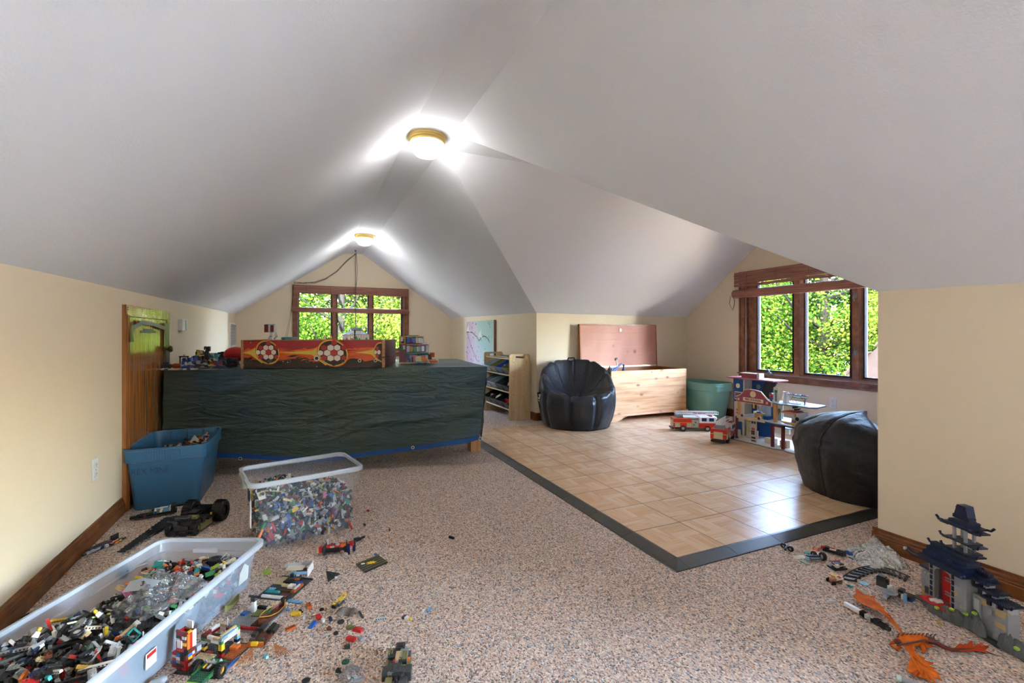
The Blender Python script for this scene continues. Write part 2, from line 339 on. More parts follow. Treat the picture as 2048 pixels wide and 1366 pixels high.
# ------------------------------------------------------------------ bamboo blinds
m_bam = grain('bamboo', [(.35, '#7b4a3a'), (.5, '#94604c'), (.7, '#ab7862')], (1, 1, 60), .5, 3)
def blind(name, mp, t0, t1, ztop, zdense, zroll, rr, label, over=.0, sag=None):
    root = thing(name, label, 'blind')
    def conv(b, k):
        for i in range(k, len(b.v)): b.v[i] = tuple(mp(*b.v[i]))
    b = MB(); b.box(t0, t1, .02, .045, ztop-.03, ztop); conv(b, 0); b.build('headrail', m_bam, root)
    b = MB(); z = ztop-.03; q = random.Random(3)
    while z > zdense:
        k = len(b.v); j = (q.random()-.5)*.012; j2 = (q.random()-.5)*.012; d = .03+q.random()*.02
        h = .0135 if q.random() > .12 else .006
        sg = [0, sag*1.0 if sag else 0]
        n = 6
        pts = [(t0+(t1-t0)*i/n, d, z+j+(j2-j)*i/n-(math.sin(i/n*math.pi*3)*.006)) for i in range(n+1)]
        for p, r in zip(pts, pts[1:]):
            b.add([(p[0], p[1], p[2]), (r[0], r[1], r[2]), (r[0], r[1], r[2]+h), (p[0], p[1], p[2]+h), (p[0], p[1]+.002, p[2]), (r[0], r[1]+.002, r[2]), (r[0], r[1]+.002, r[2]+h), (p[0], p[1]+.002, p[2]+h)], [(0, 1, 2, 3), (7, 6, 5, 4), (0, 4, 5, 1), (3, 2, 6, 7)])
        conv(b, k); z -= .0075 if z > ztop-(ztop-zdense)*.6 else .011
    o = b.build('slats', m_bam, root); o['kind'] = 'stuff'
    b = MB()   # thin spaced slats over the clear part
    while z > zroll+rr:
        k = len(b.v); b.box(t0, t1, .034, .036, z, z+.0018); conv(b, k); z -= .02
    if b.v: o = b.build('open_slats', m_bam, root); o['kind'] = 'stuff'
    b = MB(); n = 16; a0, a1 = t0-over, t1+over*.2
    ring = []
    for k, t in enumerate((a0, a0+.01, a1-.01, a1)):
        s = .8 if k in (0, 3) else 1
        ring.append([(t, .05+rr*.7*s*math.cos(6.283*i/n), zroll+rr*s*math.sin(6.283*i/n)) for i in range(n)])
    vs = sum(ring, []); fs = [(j*n+i, j*n+(i+1) % n, (j+1)*n+(i+1) % n, (j+1)*n+i) for j in range(3) for i in range(n)]+[tuple(range(n)), tuple(range(3*n, 4*n))]
    b.add(vs, fs); conv(b, 0); b.build('rolled_slats', m_bam, root, smooth=True)
    for i in range(5):
        b = MB(); t = t0+(t1-t0)*(i+.5)/5; k = len(b.v); b.tube([(t, .055, ztop-.02), (t, .06, (ztop+zroll)/2), (t, .06+rr*.6, zroll+rr*.5), (t, .055, zroll-rr-.003)], .0016, 4); conv(b, k)
        b.build('cord', mat('blind_string', '#3c2a22', .8), root)
    return root
bl1 = blind('bamboo_blind', lambda t, n, z: (t, YB-.02-n, z), -.12, 1.76, 1.845, 1.715, 1.445, .042, 'reddish bamboo blind, half raised, over the back gable window', over=.03)
bl2 = blind('bamboo_blind', lambda t, n, z: (XD-.02-n, t, z), 2.25, 4.13, 1.80, 1.615, 1.535, .05, 'reddish bamboo blind rolled up over the dormer window', over=.06)
for bl, pts in ((bl1, [(-.13, YB-.07, 1.84), (-.14, YB-.08, 1.60), (-.16, YB-.07, 1.42)]), (bl2, [(XD-.09, 4.16, 1.52), (XD-.10, 4.17, 1.42), (XD-.09, 4.13, 1.34), (XD-.08, 4.11, 1.43), (XD-.09, 4.12, 1.53)])):
    b = MB(); b.tube(pts, .003, 5); b.build('pull_cord', mat('blind_string'), bl)
b = MB(); b.tube([(-.16, YB-.07, 1.44), (-.22, YB-.07, 1.1), (-.27, YB-.08, .84), (-.24, YB-.08, .84), (-.15, YB-.07, 1.44)], .0022, 4); b.build('pull_cord', mat('grey_string', '#8b8377', .8), bl1)
# ------------------------------------------------------------------ outside: trees, neighbour roof, ground
def leaf_mat(name, c1, c2, c3):
    m = bpy.data.materials.new(name); m.use_nodes = True; n = m.node_tree; n.nodes.clear()
    o = n.nodes.new('ShaderNodeOutputMaterial'); d = n.nodes.new('ShaderNodeBsdfDiffuse'); t = n.nodes.new('ShaderNodeBsdfTranslucent'); mx = n.nodes.new('ShaderNodeMixShader'); mx.inputs[0].default_value = .38
    g = n.nodes.new('ShaderNodeNewGeometry'); cr = n.nodes.new('ShaderNodeValToRGB'); e = cr.color_ramp.elements
    K = lambda h: tuple(.42*x for x in hexc(h))+(1,)
    e[0].color = K(c1); e[1].color = K(c3); e.new(.55).color = K(c2)
    n.links.new(g.outputs['Random Per Island'], cr.inputs[0]); n.links.new(cr.outputs[0], d.inputs[0]); n.links.new(cr.outputs[0], t.inputs[0])
    n.links.new(d.outputs[0], mx.inputs[1]); n.links.new(t.outputs[0], mx.inputs[2]); n.links.new(mx.outputs[0], o.inputs[0]); return m
m_leaf = [leaf_mat('leaf_a', '#16300b', '#304b14', '#647a24'), leaf_mat('leaf_b', '#0f2208', '#203810', '#46601e'), leaf_mat('leaf_c', '#253c11', '#4a5f1b', '#776f2a')]
m_bark = mat('bark', '#12100d', .9, spec=.05, bump=(20, .5, .02))
def crown(seed, n=34000, w=2.4, h=3.4, leaf=.052):
    q = random.Random(seed); vs = []; fs = []
    cl = []
    for i in range(90):
        a = q.random()*6.283; zz = q.random(); rr = w*(.35+.65*math.sqrt(q.random()))*(1-.5*abs(zz-.4))
        cl.append(((rr*math.cos(a), rr*math.sin(a), zz*h), .28+q.random()*.42))
    for i in range(n):
        (cx, cy, cz), cr_ = cl[q.randrange(90)]
        d = Vector((q.gauss(0, 1), q.gauss(0, 1), q.gauss(0, .8)+.35)).normalized(); p = Vector((cx, cy, cz))+d*cr_*(.75+.3*q.random())
        nrm = (d+Vector((q.gauss(0, .4), q.gauss(0, .4), q.gauss(.4, .4)))).normalized(); a = nrm.orthogonal().normalized(); a.rotate(Matrix.Rotation(q.random()*6.283, 3, nrm)); c = nrm.cross(a)
        s = leaf*(.6+.8*q.random()); k = len(vs)
        vs += [tuple(p), tuple(p+a*s*.5+c*s*.45-nrm*s*.1), tuple(p+a*s*1.15), tuple(p+a*s*.5-c*s*.45-nrm*s*.1)]; fs.append((k, k+1, k+2, k+3))
    me = bpy.data.meshes.new('foliage'); me.from_pydata(vs, [], fs); return me
def trunkmesh(seed, h=6):
    q = random.Random(seed); b = MB(); b.tube([(0, 0, -4), (.05, .02, -1), (.0, .05, h*.5), (.1, 0, h*.8)], [.16, .13, .09, .04], 8)
    for i in range(16):
        a = q.random()*6.283; z = q.random()*h*.6; r = 1.2+q.random()
        b.tube([(0, 0, z), (r*.5*math.cos(a), r*.5*math.sin(a), z+.35), (r*math.cos(a), r*math.sin(a), z+.9+q.random()*.4)], [.045, .03, .012], 5)
    return b
crowns = [crown(11), crown(12), crown(13)]
trunks = [trunkmesh(1).mesh('trunk', m_bark), trunkmesh(2).mesh('trunk', m_bark)]
spots = [  # x, y, zbase, scale, crown, leaf material
 (-1.6, 14.2, -1.5, 1.15, 0, 0), (1.0, 13.2, -1.9, 1.0, 1, 0), (3.4, 14.0, -1.6, 1.15, 2, 2), (5.6, 16.5, -1.0, 1.3, 0, 1), (-.4, 18.5, -.8, 1.7, 1, 1), (3.6, 19.5, -.8, 1.9, 2, 1), (-4.6, 19, -.8, 1.7, 0, 1),
 (11.0, 10.4, -1.4, 1.15, 1, 0), (12.2, 7.6, -1.6, 1.15, 2, 0), (12.6, 4.9, -1.7, 1.1, 0, 2), (11.2, 12.8, -1.2, 1.2, 0, 1), (15.5, 9.6, -.6, 1.8, 0, 1), (16.5, 5.2, -.8, 1.8, 1, 1), (16, 13.6, -.6, 1.8, 2, 1), (14.5, 1.8, -1.0, 1.6, 2, 0), (17.5, -.6, -.8, 1.8, 1, 1)]
desc = ['yellow-green leafy tree', 'dark green leafy tree', 'pale sunlit leafy tree']
where = ['behind the back gable window, by its side casing', 'in the middle of the back gable window', 'at the back window pane beside the dollhouse', 'beyond the back window, deep behind its edge', 'deep in the wood behind the back window centre', 'tall, deep behind the third pane of the back window', 'deep behind the first pane of the back window',
 'outside the first pane of the dormer window', 'outside the middle pane of the dormer window', 'outside the dormer window beside the middle mullion', 'low, by the far jamb of the dormer window', 'taller one deep behind the first dormer pane', 'taller one deep behind the middle dormer pane', 'deep behind the far casing of the dormer window', 'behind the shingled roof next door', 'deep behind the shingled roof next door']
LM = {}
for i, (x, y, z, s, k, lm) in enumerate(spots):
    if (k, lm) not in LM:
        me = crowns[k] if not any(a == k for a, _ in LM) else crowns[k].copy(); me.materials.clear(); me.materials.append(m_leaf[lm]); LM[(k, lm)] = me
    t = thing('tree', desc[[0, 1, 2][lm]]+' '+where[i], 'tree', (x, y, z), i*1.3, 'trees in the wood outside')
    t.scale = (s, s, s)
    o = link('foliage', LM[(k, lm)], t); o['kind'] = 'stuff'
    link('trunk', trunks[i % 2], t)
b = MB(); b.box(-40, 60, -20, 60, -4.2, -4)
b = MB(); b.add([(-40, -30, -4), (60, -30, -4), (60, 60, -4), (-40, 60, -4)], [(0, 1, 2, 3)]); o = b.build('yard_ground', mat('ground_bounce_grey', '#8b877c', .9)); struct(o, 'yard below the house, greyed to keep green bounce light out')  # lawn coloured grey so its bounce doesn't tint the ceiling green
b = MB(); b.M = Matrix.Translation((8.2, -1.6, 0)) @ Matrix.Rotation(rad(0), 4, 'Z')
# neighbouring wing: gable roof, ridge along x, courses of shingles as steps
root = thing('house_wing', 'neighbouring wing with pinkish grey shingled roof, outside the dormer window', 'building', (7.5, 2.9, 0))
bb = MB(); bb.box(.1, 7, -2.0, 2.0, -4, -.3); bb.build('wall', mat('beige_siding', '#b9a78f', .8), root)
ms = [mat('shingle%d' % i, h, .9, spec=.05) for i, h in enumerate(('#2b2421', '#352b27', '#241e1b'))]
sh = []
for i, m in enumerate(ms):
    q = MB(); q.box(0, .31, 0, .17, 0, .012); sh.append(q.mesh('shingle', m))
ang = math.atan2(2.295, 2.2); q = random.Random(5)
bb = MB(); bb.prism([(-2.2, -.4), (2.2, -.4), (0, 1.895)], 0, 7, ax='x'); bb.build('roof', mat('roof_deck', '#241e1b', .9, spec=.05), root)
cnt = 0
for r_ in range(22):
    for c_ in range(10):
        if cnt > 280: break
        o = link('shingle', sh[q.randrange(3)], root); s = r_*.145
        y = 2.2-s*math.cos(ang); z = -.4+s*math.sin(ang)+.012
        o.location = (.02+c_*.315+(r_ % 2)*.15-.1, y, z); 
        o.rotation_euler = (-ang, 0, 0); o.location.y -= .17*math.cos(ang); o.location.z += .17*math.sin(ang); cnt += 1

# ------------------------------------------------------------------ ceiling lamps
m_brass = mat('brass', '#e9cf86', .4, .6); 
def shade_mat():
    m = bpy.data.materials.new('ribbed_glass'); m.use_nodes = True; n = m.node_tree; n.nodes.clear()
    o = n.nodes.new('ShaderNodeOutputMaterial'); t = n.nodes.new('ShaderNodeBsdfTransparent'); e = n.nodes.new('ShaderNodeEmission'); e.inputs[0].default_value = (1, .93, .74, 1); e.inputs[1].default_value = 1.6
    mx = n.nodes.new('ShaderNodeMixShader'); tc = n.nodes.new('ShaderNodeTexCoord'); nz = n.nodes.new('ShaderNodeTexNoise'); nz.inputs['Scale'].default_value = 14; n.links.new(tc.outputs['Object'], nz.inputs[0])
    cr = n.nodes.new('ShaderNodeValToRGB'); cr.color_ramp.elements[0].position = .35; cr.color_ramp.elements[0].color = (.38,)*3+(1,); cr.color_ramp.elements[1].position = .6; cr.color_ramp.elements[1].color = (.7,)*3+(1,)
    n.links.new(nz.outputs[0], cr.inputs[0]); n.links.new(cr.outputs[0], mx.inputs[0]); n.links.new(t.outputs[0], mx.inputs[1]); n.links.new(e.outputs[0], mx.inputs[2]); n.links.new(mx.outputs[0], o.inputs[0]); return m
m_shade = shade_mat(); m_bulb = mat('lit_bulb', '#fff1d0', .5, emit=5)
def ceiling_lamp(y, label, power, x=.81, r=.125):
    t = thing('ceiling_lamp', label, 'lamp', (x, y, SZ), 0, 'flush ceiling lamps on the ridge')
    b = MB(); b.lathe([(0, 0), (r+.006, 0), (r+.006, -.012), (r-.004, -.018), (r+.002, -.03), (r-.006, -.036), (r-.002, -.05), (r-.012, -.05), (r-.014, -.01), (0, -.01)], 28); b.build('base', m_brass, t, smooth=True)
    b = MB(); b.lathe([(r-.008, -.045), (r-.004, -.07), (r-.016, -.10), (r*.62, -.132), (r*.3, -.146), (0, -.15)], 28); b.build('glass_dome', m_shade, t, smooth=True)
    for s in (-1, 1):
        b = MB(); b.lathe([(0, .028), (.02, .02), (.028, 0), (.02, -.02), (0, -.028)], 12, c=(s*.05, 0, -.075)); b.build('bulb', m_bulb, t, smooth=True)
    lamp('POINT', 'ceiling_lamp_light', (x, y, SZ-.14), power, (.97, .98, 1), shadow_soft_size=.1)
    return t
ceiling_lamp(3.25, 'brass and ribbed glass ceiling lamp, lit, by the dormer ridge', 6.5)
ceiling_lamp(-.36, 'lit ceiling lamp on the ridge above the camera', 5)  # extra lamp out of view, added for the near ceiling and walls
ceiling_lamp(6.86, 'smaller-looking lit ceiling lamp near the back gable', 10)

# ------------------------------------------------------------------ dance floor of snap tiles
wA = ['#dcb78f', '#d5ab81', '#e3c29c', '#cfa378', '#e7caa7']
m_pl = [grain('plank_x%d' % i, [(.3, h), (.7, h2)], (2, 40, 1), .27, 2, spec=.5) for i, (h, h2) in enumerate(zip(wA, wA[1:]+wA[:1]))]+[grain('plank_y%d' % i, [(.3, h), (.7, h2)], (40, 2, 1), .27, 2, spec=.5) for i, (h, h2) in enumerate(zip(wA, wA[1:]+wA[:1]))]
T = .3048; tiles = []; q = random.Random(21)
m_edge = mat('dark_ramp', '#3a3833', .32, spec=.6, bump=(300, .15, .001))
for k in range(6):
    b = MB(); g = .0017; a, e = g, T-g; b.box(a, e, a, e, 0, .017, 10)
    c = (e-a)/2
    for i in range(2):
        for j in range(2):
            h = (i+j) % 2; n = 4
            for s in range(n):
                w = c/n; mi = q.randrange(5)+(5 if h else 0)
                x0, y0 = a+i*c, a+j*c
                if h: v = [(x0+s*w, y0), (x0+(s+1)*w, y0), (x0+(s+1)*w, y0+c), (x0+s*w, y0+c)]
                else: v = [(x0, y0+s*w), (x0+c, y0+s*w), (x0+c, y0+(s+1)*w), (x0, y0+(s+1)*w)]
                b.add([(p[0], p[1], .0175) for p in v], [(0, 1, 2, 3)], mi)
    tiles.append(b.mesh('floor_tile', m_pl+[m_edge]))
MX, MY = 1.567, 1.627
mr = rad(-.3)
df = thing('dance_floor', 'snap-together wood-look tile floor with dark sloped edging, laid over the carpet', 'floor mat', (MX, MY, .001), mr)
NX = 10
for i in range(NX):
    for j in range(10):
        o = link('floor_tile', tiles[q.randrange(6)], df, loc=(i*T, j*T, 0))
for j in range(10):
    b = MB(); b.prism([(-.078, 0), (0, 0), (0, .018), (-.012, .018), (-.074, .003)], j*T+.001, (j+1)*T-.001, ax='y'); b.build('edge_ramp', m_edge, df)
for i in range(NX):
    b = MB(); b.prism([(-.078, 0), (0, 0), (0, .018), (-.012, .018), (-.074, .003)], i*T+.001, (i+1)*T-.001, ax='x'); b.build('edge_ramp', m_edge, df)
b = MB(); b.add([(-.078, -.078, 0), (0, -.078, 0), (0, 0, 0), (-.078, 0, 0), (-.074, -.074, .003), (-.001, -.074, .003), (-.001, -.012, .018), (-.012, -.012, .018), (-.012, -.001, .018), (-.074, -.001, .003), (-.001, -.001, .018)],
    [(4, 5, 6, 7), (4, 7, 8, 9), (7, 6, 10, 8), (0, 1, 5, 4), (0, 4, 9, 3)]); b.build('edge_corner', m_edge, df)
b = MB(); b.box(0, NX*T, 10*T, 10*T+.012, 0, .014); b.build('edge_lip', m_edge, df)
# ------------------------------------------------------------------ access door in the knee wall
dr = sempty('door_1', 'low wooden access door in the knee wall', (XL, 3.4, 0))
D0, D1, DZ = 3.41, 4.40, 1.215
b = MB()
b.box(0, .022, .01, .075, 0, DZ); b.box(0, .022, D1-D0-.065, D1-D0, 0, DZ); b.box(0, .022, .075, D1-D0-.065, DZ-.065, DZ)
for k in range(4): b.box(.022, .027, .018, D1-D0-.01, DZ-.058+k*.013, DZ-.052+k*.013)
b.box(.022, .028, .022, .030, 0, DZ-.06); b.box(.022, .028, .045, .052, 0, DZ-.06)
b.build('door_frame', m_door, dr)
b = MB(); b.box(0, .014, .08, D1-D0-.07, .01, DZ-.07); pn = b.build('door_panel', m_door, dr, loc=(.002, 0, 0))
b = MB(); b.lathe([(0, 0), (.012, 0), (.010, .02), (.022, .032), (.024, .045), (.015, .055), (0, .057)], 14); b.build('door_knob', mat('bronze', '#7d6544', .3, .8), pn, loc=(.014, D1-D0-.14, .93), rot=(0, math.pi/2, 0), smooth=True)
b = MB()
pts = [(.03, .09, DZ-.12), (.035, .25, DZ-.085), (.03, .5, DZ-.09), (.03, .8, DZ-.115)]
for a, c in zip(pts, pts[1:]): b.add([a, c, (c[0]+.004, c[1], c[2]-.028), (a[0]+.004, a[1], a[2]-.028)], [(0, 1, 2, 3)])
b.add([(.03, .80, DZ-.09), (.03, .92, DZ-.09), (.035, .92, .45), (.033, .86, .45)], [(0, 1, 2, 3)])
b.add([(.03, .055, DZ-.10), (.032, .10, DZ-.22), (.034, .03, DZ-.22)], [(0, 1, 2)])
b.build('plastic_strip', mat('black_sheeting', '#23262a', .35), dr, solid=.002)
b = MB(); b.box(.016, .02, .30, .62, DZ-.165, DZ-.15); b.box(.016, .02, .36, .55, DZ-.15, DZ-.135); b.build('torn_tape', mat('grey_tape', '#5f6b66', .5), dr)
# wall fittings
def outlet(label, loc, rz):
    t = thing('power_outlet', label, 'outlet', loc, rz)
    b = MB(); b.box(-.035, .035, 0, .006, -.057, .057); b.build('cover_plate', m_white, t, bevel=.003)
    for z in (-.026, .020):
        b = MB(); b.box(-.016, .016, .006, .009, z-.014, z+.018); s = b.build('socket', m_white, t, bevel=.002)
        b = MB(); b.box(-.008, -.006, .009, .0095, z-.002, z+.010); b.box(.006, .008, .009, .0095, z-.002, z+.010); b.cyl((0, .009, z-.008), (0, .0095, z-.008), .0025, n=8); b.build('slot', m_black, s)
    b = MB(); b.cyl((0, .006, -.003), (0, .0075, -.003), .003, n=8); b.build('screw', mat('pewter'), t)
outlet('white double power outlet on the knee wall beside the blue tote', (XL, 3.015, .357), -math.pi/2)
outlet('white double power outlet under the dormer window', (XD, 2.985, .333), math.pi/2)
t = thing('wall_sensor', 'white rectangular sensor box on the knee wall beside the access door', 'sensor', (XL, 4.83, 1.12))
b = MB(); b.box(0, .035, -.075, .075, -.05, .05); b.build('housing', m_white, t, bevel=.006, seg=2)
b = MB(); b.box(.035, .042, .02, .07, -.046, .046); b.build('front_cover', mat('pale_grey_plastic', '#cfd3cf', .3), t, bevel=.003)
t = thing('air_vent', 'white louvred air vent low on the knee wall by the back corner', 'vent', (XL, 8.13, 1.03))
b = MB(); b.box(0, .012, -.30, .30, -.18, .18); b.build('frame', m_white, t)
for k in range(14):
    z = -.15+k*.0225; b = MB(); b.add([(.014, -.26, z), (.014, .26, z), (.026, .26, z+.012), (.026, -.26, z+.012)], [(0, 1, 2, 3)]); b.build('louvre', mat('vent_grey', '#a7a49e', .5), t, solid=.003)
# ================================================================== furniture
def Vp(u, v, P, Q):
    """photo pixel -> point on the vertical plane through P and Q (xy)"""
    xc, yc = (u-1024)/FPX, (v-HOR)/FPX; d = Vector((xc*cs+sn, -xc*sn+cs, -yc)); n = Vector((-(Q[1]-P[1]), Q[0]-P[0], 0))
    t = n.dot(Vector((P[0], P[1], 0)))/n.dot(d); return d*t+Vector((0, 0, EYE))
m_pine = grain('pine_leg', [(.3, '#c48a55'), (.7, '#d9a874')], (8, 8, 1.5), .5, 2)
# ---- table under a tarpaulin
ZT = .782
FL, FR, BR, BL = Vector((-.90, 4.07)), Vector((1.352, 3.468)), Vector((1.49, 4.70)), Vector((-.90, 5.22))
t = thing('play_table', 'long low wooden play table hidden under a tarpaulin, one tan leg showing', 'table', (0, 0, 0))
b = MB(); b.prism([tuple(FL+Vector((.02, .02))), tuple(FR+Vector((-.02, .02))), tuple(BR-Vector((.02, .02))), tuple(BL-Vector((-.02, .02)))], ZT-.03, ZT-.008); b.build('tabletop', m_pine, t)
for (x, y) in ((1.36, 3.885), (-.80, 4.30), (1.40, 4.55), (-.80, 5.05), (.3, 4.12)):
    b = MB(); b.box(x-.0, x+.09, y-.0, y+.09, 0, ZT-.03); b.build('leg', m_pine, t) if x != .3 else None
b = MB(); b.box(-.78, 1.38, 4.36, 4.40, ZT-.14, ZT-.03); b.build('apron', m_pine, t)
def tarp_mat(name, h, h2, sc=(5, 5, 42), strength=.9, rough=.42):
    m = bpy.data.materials.new(name); m.use_nodes = True; n = m.node_tree; p = n.nodes['Principled BSDF']; p.inputs['Roughness'].default_value = rough; p.inputs['Specular IOR Level'].default_value = .7
    tc = n.nodes.new('ShaderNodeTexCoord'); a = n.nodes.new('ShaderNodeTexNoise'); a.inputs['Scale'].default_value = 1.1; a.inputs['Detail'].default_value = 2; n.links.new(tc.outputs['Object'], a.inputs[0])
    cr = n.nodes.new('ShaderNodeValToRGB'); cr.color_ramp.elements[0].position = .42; cr.color_ramp.elements[1].position = .6; cr.color_ramp.elements[0].color = hexc(h)+(1,); cr.color_ramp.elements[1].color = hexc(h2)+(1,)
    n.links.new(a.outputs[0], cr.inputs[0]); n.links.new(cr.outputs[0], p.inputs['Base Color'])
    mp = n.nodes.new('ShaderNodeMapping'); mp.inputs['Scale'].default_value = sc; n.links.new(tc.outputs['Object'], mp.inputs[0])
    z = n.nodes.new('ShaderNodeTexNoise'); z.inputs['Scale'].default_value = 1; z.inputs['Detail'].default_value = 8; z.inputs['Roughness'].default_value = .62; z.inputs['Distortion'].default_value = 1.2; n.links.new(mp.outputs[0], z.inputs[0])
    bp = n.nodes.new('ShaderNodeBump'); bp.inputs['Strength'].default_value = strength; bp.inputs['Distance'].default_value = .03; n.links.new(z.outputs[0], bp.inputs['Height'])
    w = n.nodes.new('ShaderNodeTexNoise'); w.inputs['Scale'].default_value = 260; n.links.new(tc.outputs['Object'], w.inputs[0]); b2 = n.nodes.new('ShaderNodeBump'); b2.inputs['Strength'].default_value = .35; b2.inputs['Distance'].default_value = .002
    n.links.new(w.outputs[0], b2.inputs['Height']); n.links.new(bp.outputs[0], b2.inputs['Normal']); n.links.new(b2.outputs[0], p.inputs['Normal']); return m
m_tarp = tarp_mat('tarp_green', '#35493f', '#254656', sc=(4, 4, 17), strength=1.0, rough=.33); m_hem = mat('tarp_blue', '#1f4f96', .4, bump=(60, .4, .003))
tp = thing('tarpaulin', 'dark green tarpaulin with blue hem and metal eyelets draped over the long table', 'tarpaulin', (0, 0, 0))
hemv = [(0, 905), (.2, 912), (.35, 918), (.5, 918), (.62, 908), (.8, 894), (.95, 880), (1, 874)]
hemf = lin(hemv)
def hemz(s):
    p = FL.lerp(FR, s); d = p.x*sn+p.y*cs; return EYE-(hemf(s)-HOR)*d/FPX
def wob(x, z, k=1): return noise.noise(Vector((x*2.2, z*5*k, .3)))*.022+noise.noise(Vector((x*9, z*22, 4)))*.006
fn_ = Vector((FL.y-FR.y, FR.x-FL.x)).normalized()*-1
fn_ = Vector((-(FR.y-FL.y), FR.x-FL.x)).normalized()*-1    # outward, towards the room
def front(u, v):
    p = FL.lerp(FR, u); zb = hemz(u)+.012; z = ZT+(zb-ZT)*v
    o = wob(u*2.4, z)*min(1, v*3)+.012*min(1, v*6)+ (.035*math.sin(v*3.0) if u > .9 else 0)*(u-.9)*10*0
    # diagonal pull folds from the corner and the centre crease
    o += .010*math.exp(-((u-.44)/.02)**2)*min(1, v*4)+.012*math.exp(-(((1-u)*1.5-(v-.1))/.07)**2)*(u > .6)
    o += .008*math.exp(-((v-.66-.08*(.5-u))/.03)**2)
    sh = (-.05*v if u > .999 else 0)
    return (p.x+fn_.x*o+(-.07*v*max(0, (u-.93)/.07)), p.y+fn_.y*o, z)
b = MB(); b.grid(front, 110, 44)
b.grid(lambda u, v: (lambda p: (p.x, p.y, ZT+.004*noise.noise(Vector((p.x*6, p.y*6, 0)))*min(1, 8*v, 8*(1-v))))(FL.lerp(FR, u).lerp(BL.lerp(BR, u), v)), 60, 24)
def side(a, c, zb0, zb1, sg):
    def f(u, v):
        p = a.lerp(c, u); z = ZT+((zb0+(zb1-zb0)*u)-ZT)*v; q = sg*(.012+wob(p.y*3, z, 1.4))*min(1, v*3)
        return (p.x+q+(-.07*v*(1-u) if sg > 0 else 0), p.y, z)
    return f
b.grid(side(FR, BR, hemz(1), .2, 1), 30, 24); b.grid(side(FL, BL, hemz(0), .25, 0), 20, 12)
b.grid(lambda u, v: (BL.lerp(BR, u).x, BL.lerp(BR, u).y+.01, ZT-(ZT-.3)*v), 30, 6)
b.build('cloth', m_tarp, tp, smooth='all')
b = MB()
def hem(u, v):
    x, y, z = front(u, 1); return (x+fn_.x*(.004-.006*v), y+fn_.y*(.004-.006*v), z+.012-.036*v+.004*noise.noise(Vector((u*9, v, 0))))
b.grid(hem, 80, 2); b.build('hem', m_hem, tp, smooth='all')
b = MB(); b.grid(lambda u, v: (lambda p: (p[0]+.004, p[1]-.012*v+.01, p[2]))(side(FR, BR, hemz(1), .2, 1)(.0+.02*v, u)), 30, 2); b.build('side_hem_sheen', mat('tarp_sheen_blue', '#5d82ab', .3), tp, smooth='all')  # shimmer down the side drop, painted as a paler blue strip
for u_, v_ in ((484, 915), (826, 893), (960, 876)):
    p = Vp(u_, v_, FL, FR)+Vector((fn_.x, fn_.y, 0))*.03
    b = MB(); b.at(tuple(p), (math.pi/2, 0, math.atan2(fn_.y, fn_.x)+math.pi/2)); b.lathe([(.006, .001), (.007, -.003), (.012, -.003), (.013, .001), (.006, .001)], 16); b.cyl((0, 0, .0015), (0, 0, .0008), .0065, m=1)
    b.build('eyelet', [mat('zinc', '#d5d6d2', .3, .7), m_black], tp)

# ---- foosball table body lying on the table
P1, P2 = F(482, 737, ZT+.004), F(769, 735, ZT+.004); fx = (P2-P1).normalized(); fy = Vector((-fx.y, fx.x, 0)); LF = (P2-P1).length; HF = .208
fr = math.atan2(fx.y, fx.x)
t = thing('foosball_table', 'tabletop football game box printed with flaming footballs, lying on the tarpaulin', 'game table', (P1.x, P1.y, P1.z), fr)
m_fdark = mat('print_dark', '#2b1a18', .35); m_fwood = grain('raw_edge', [(.3, '#a8764c'), (.7, '#c0905f')], (4, 4, 30), .6, 2)
DF = .56
b = MB(); b.box(.018, LF-.018, 0, .014, 0, HF); pf = b.build('front_panel', m_fdark, t)
b = MB(); b.box(.018, LF-.018, DF-.014, DF, 0, HF); b.build('back_panel', m_fdark, t)
for x in (0, LF-.018):
    b = MB(); b.box(x, x+.018, -.002, DF, 0, HF+.004); b.build('end_panel', m_fwood if x == 0 else m_fwood, t)
b = MB(); b.box(LF, LF+.003, .02, DF-.005, .004, HF); b.build('end_print', mat('print_maroon', '#55282a', .4), t)
b = MB(); b.box(.018, LF-.018, .014, DF-.014, .05, .058); b.build('playfield', mat('green_field', '#3d7a46', .5), t)
b = MB(); b.box(.018, LF-.018, -.001, .016, HF, HF+.005); b.build('top_rim', m_fwood, t)
for k in range(4):
    b = MB(); x = .16+k*.24; b.tube([(x, .0, .14), (x, DF, .14)], .006, 8); b.build('rod', mat('pewter'), t)
# printed flames and balls: flat layers on the front panel
PR = [mat('print_red', '#a5242a', .35), mat('print_orange', '#dd5a24', .35), mat('print_flame', '#f07a26', .35), mat('print_yellow', '#dcc04a', .35), mat('print_white', '#ead8c8', .35), m_fdark, mat('print_red2', '#b02c24', .35)]
b = MB(); lay = [0]
def pt(poly, m):
    lay[0] += .00025; y = -lay[0]
    b.add([(x*LF, y, z*HF) for x, z in poly], [tuple(range(len(poly)))], m)
q = random.Random(9)
def zig(base, amp, x0=.02, x1=.98, n=60, f=1.0):
    return [(x0+(x1-x0)*i/n, base+amp*(.6*math.sin(i*.55*f)+.8*(q.random()-.5))) for i in range(n+1)]
pt([(.018, .42)]+[(.98, .40), (.98, .985), (.018, .985)], 0)
zb = [(.018, .22)]+[(x, z-.10*abs(math.sin(x*9.5))) for x, z in zig(.40, .10)]+[(.982, .35)]
pt(zb+[(.98, .72)]+[(x, z) for x, z in reversed(zig(.66, .09))]+[(.018, .75)], 1)
for k in range(46):   # licks of flame, dark and orange
    x = .03+.93*q.random(); w = .05+q.random()*.06; z0 = .30+.12*q.random()-.1*abs(math.sin(x*9.5)); pt([(x, z0), (x+w*.5, z0+.035), (x+w, z0+.09), (x+w*.4, z0+.075)], 1 if k % 3 else 5)
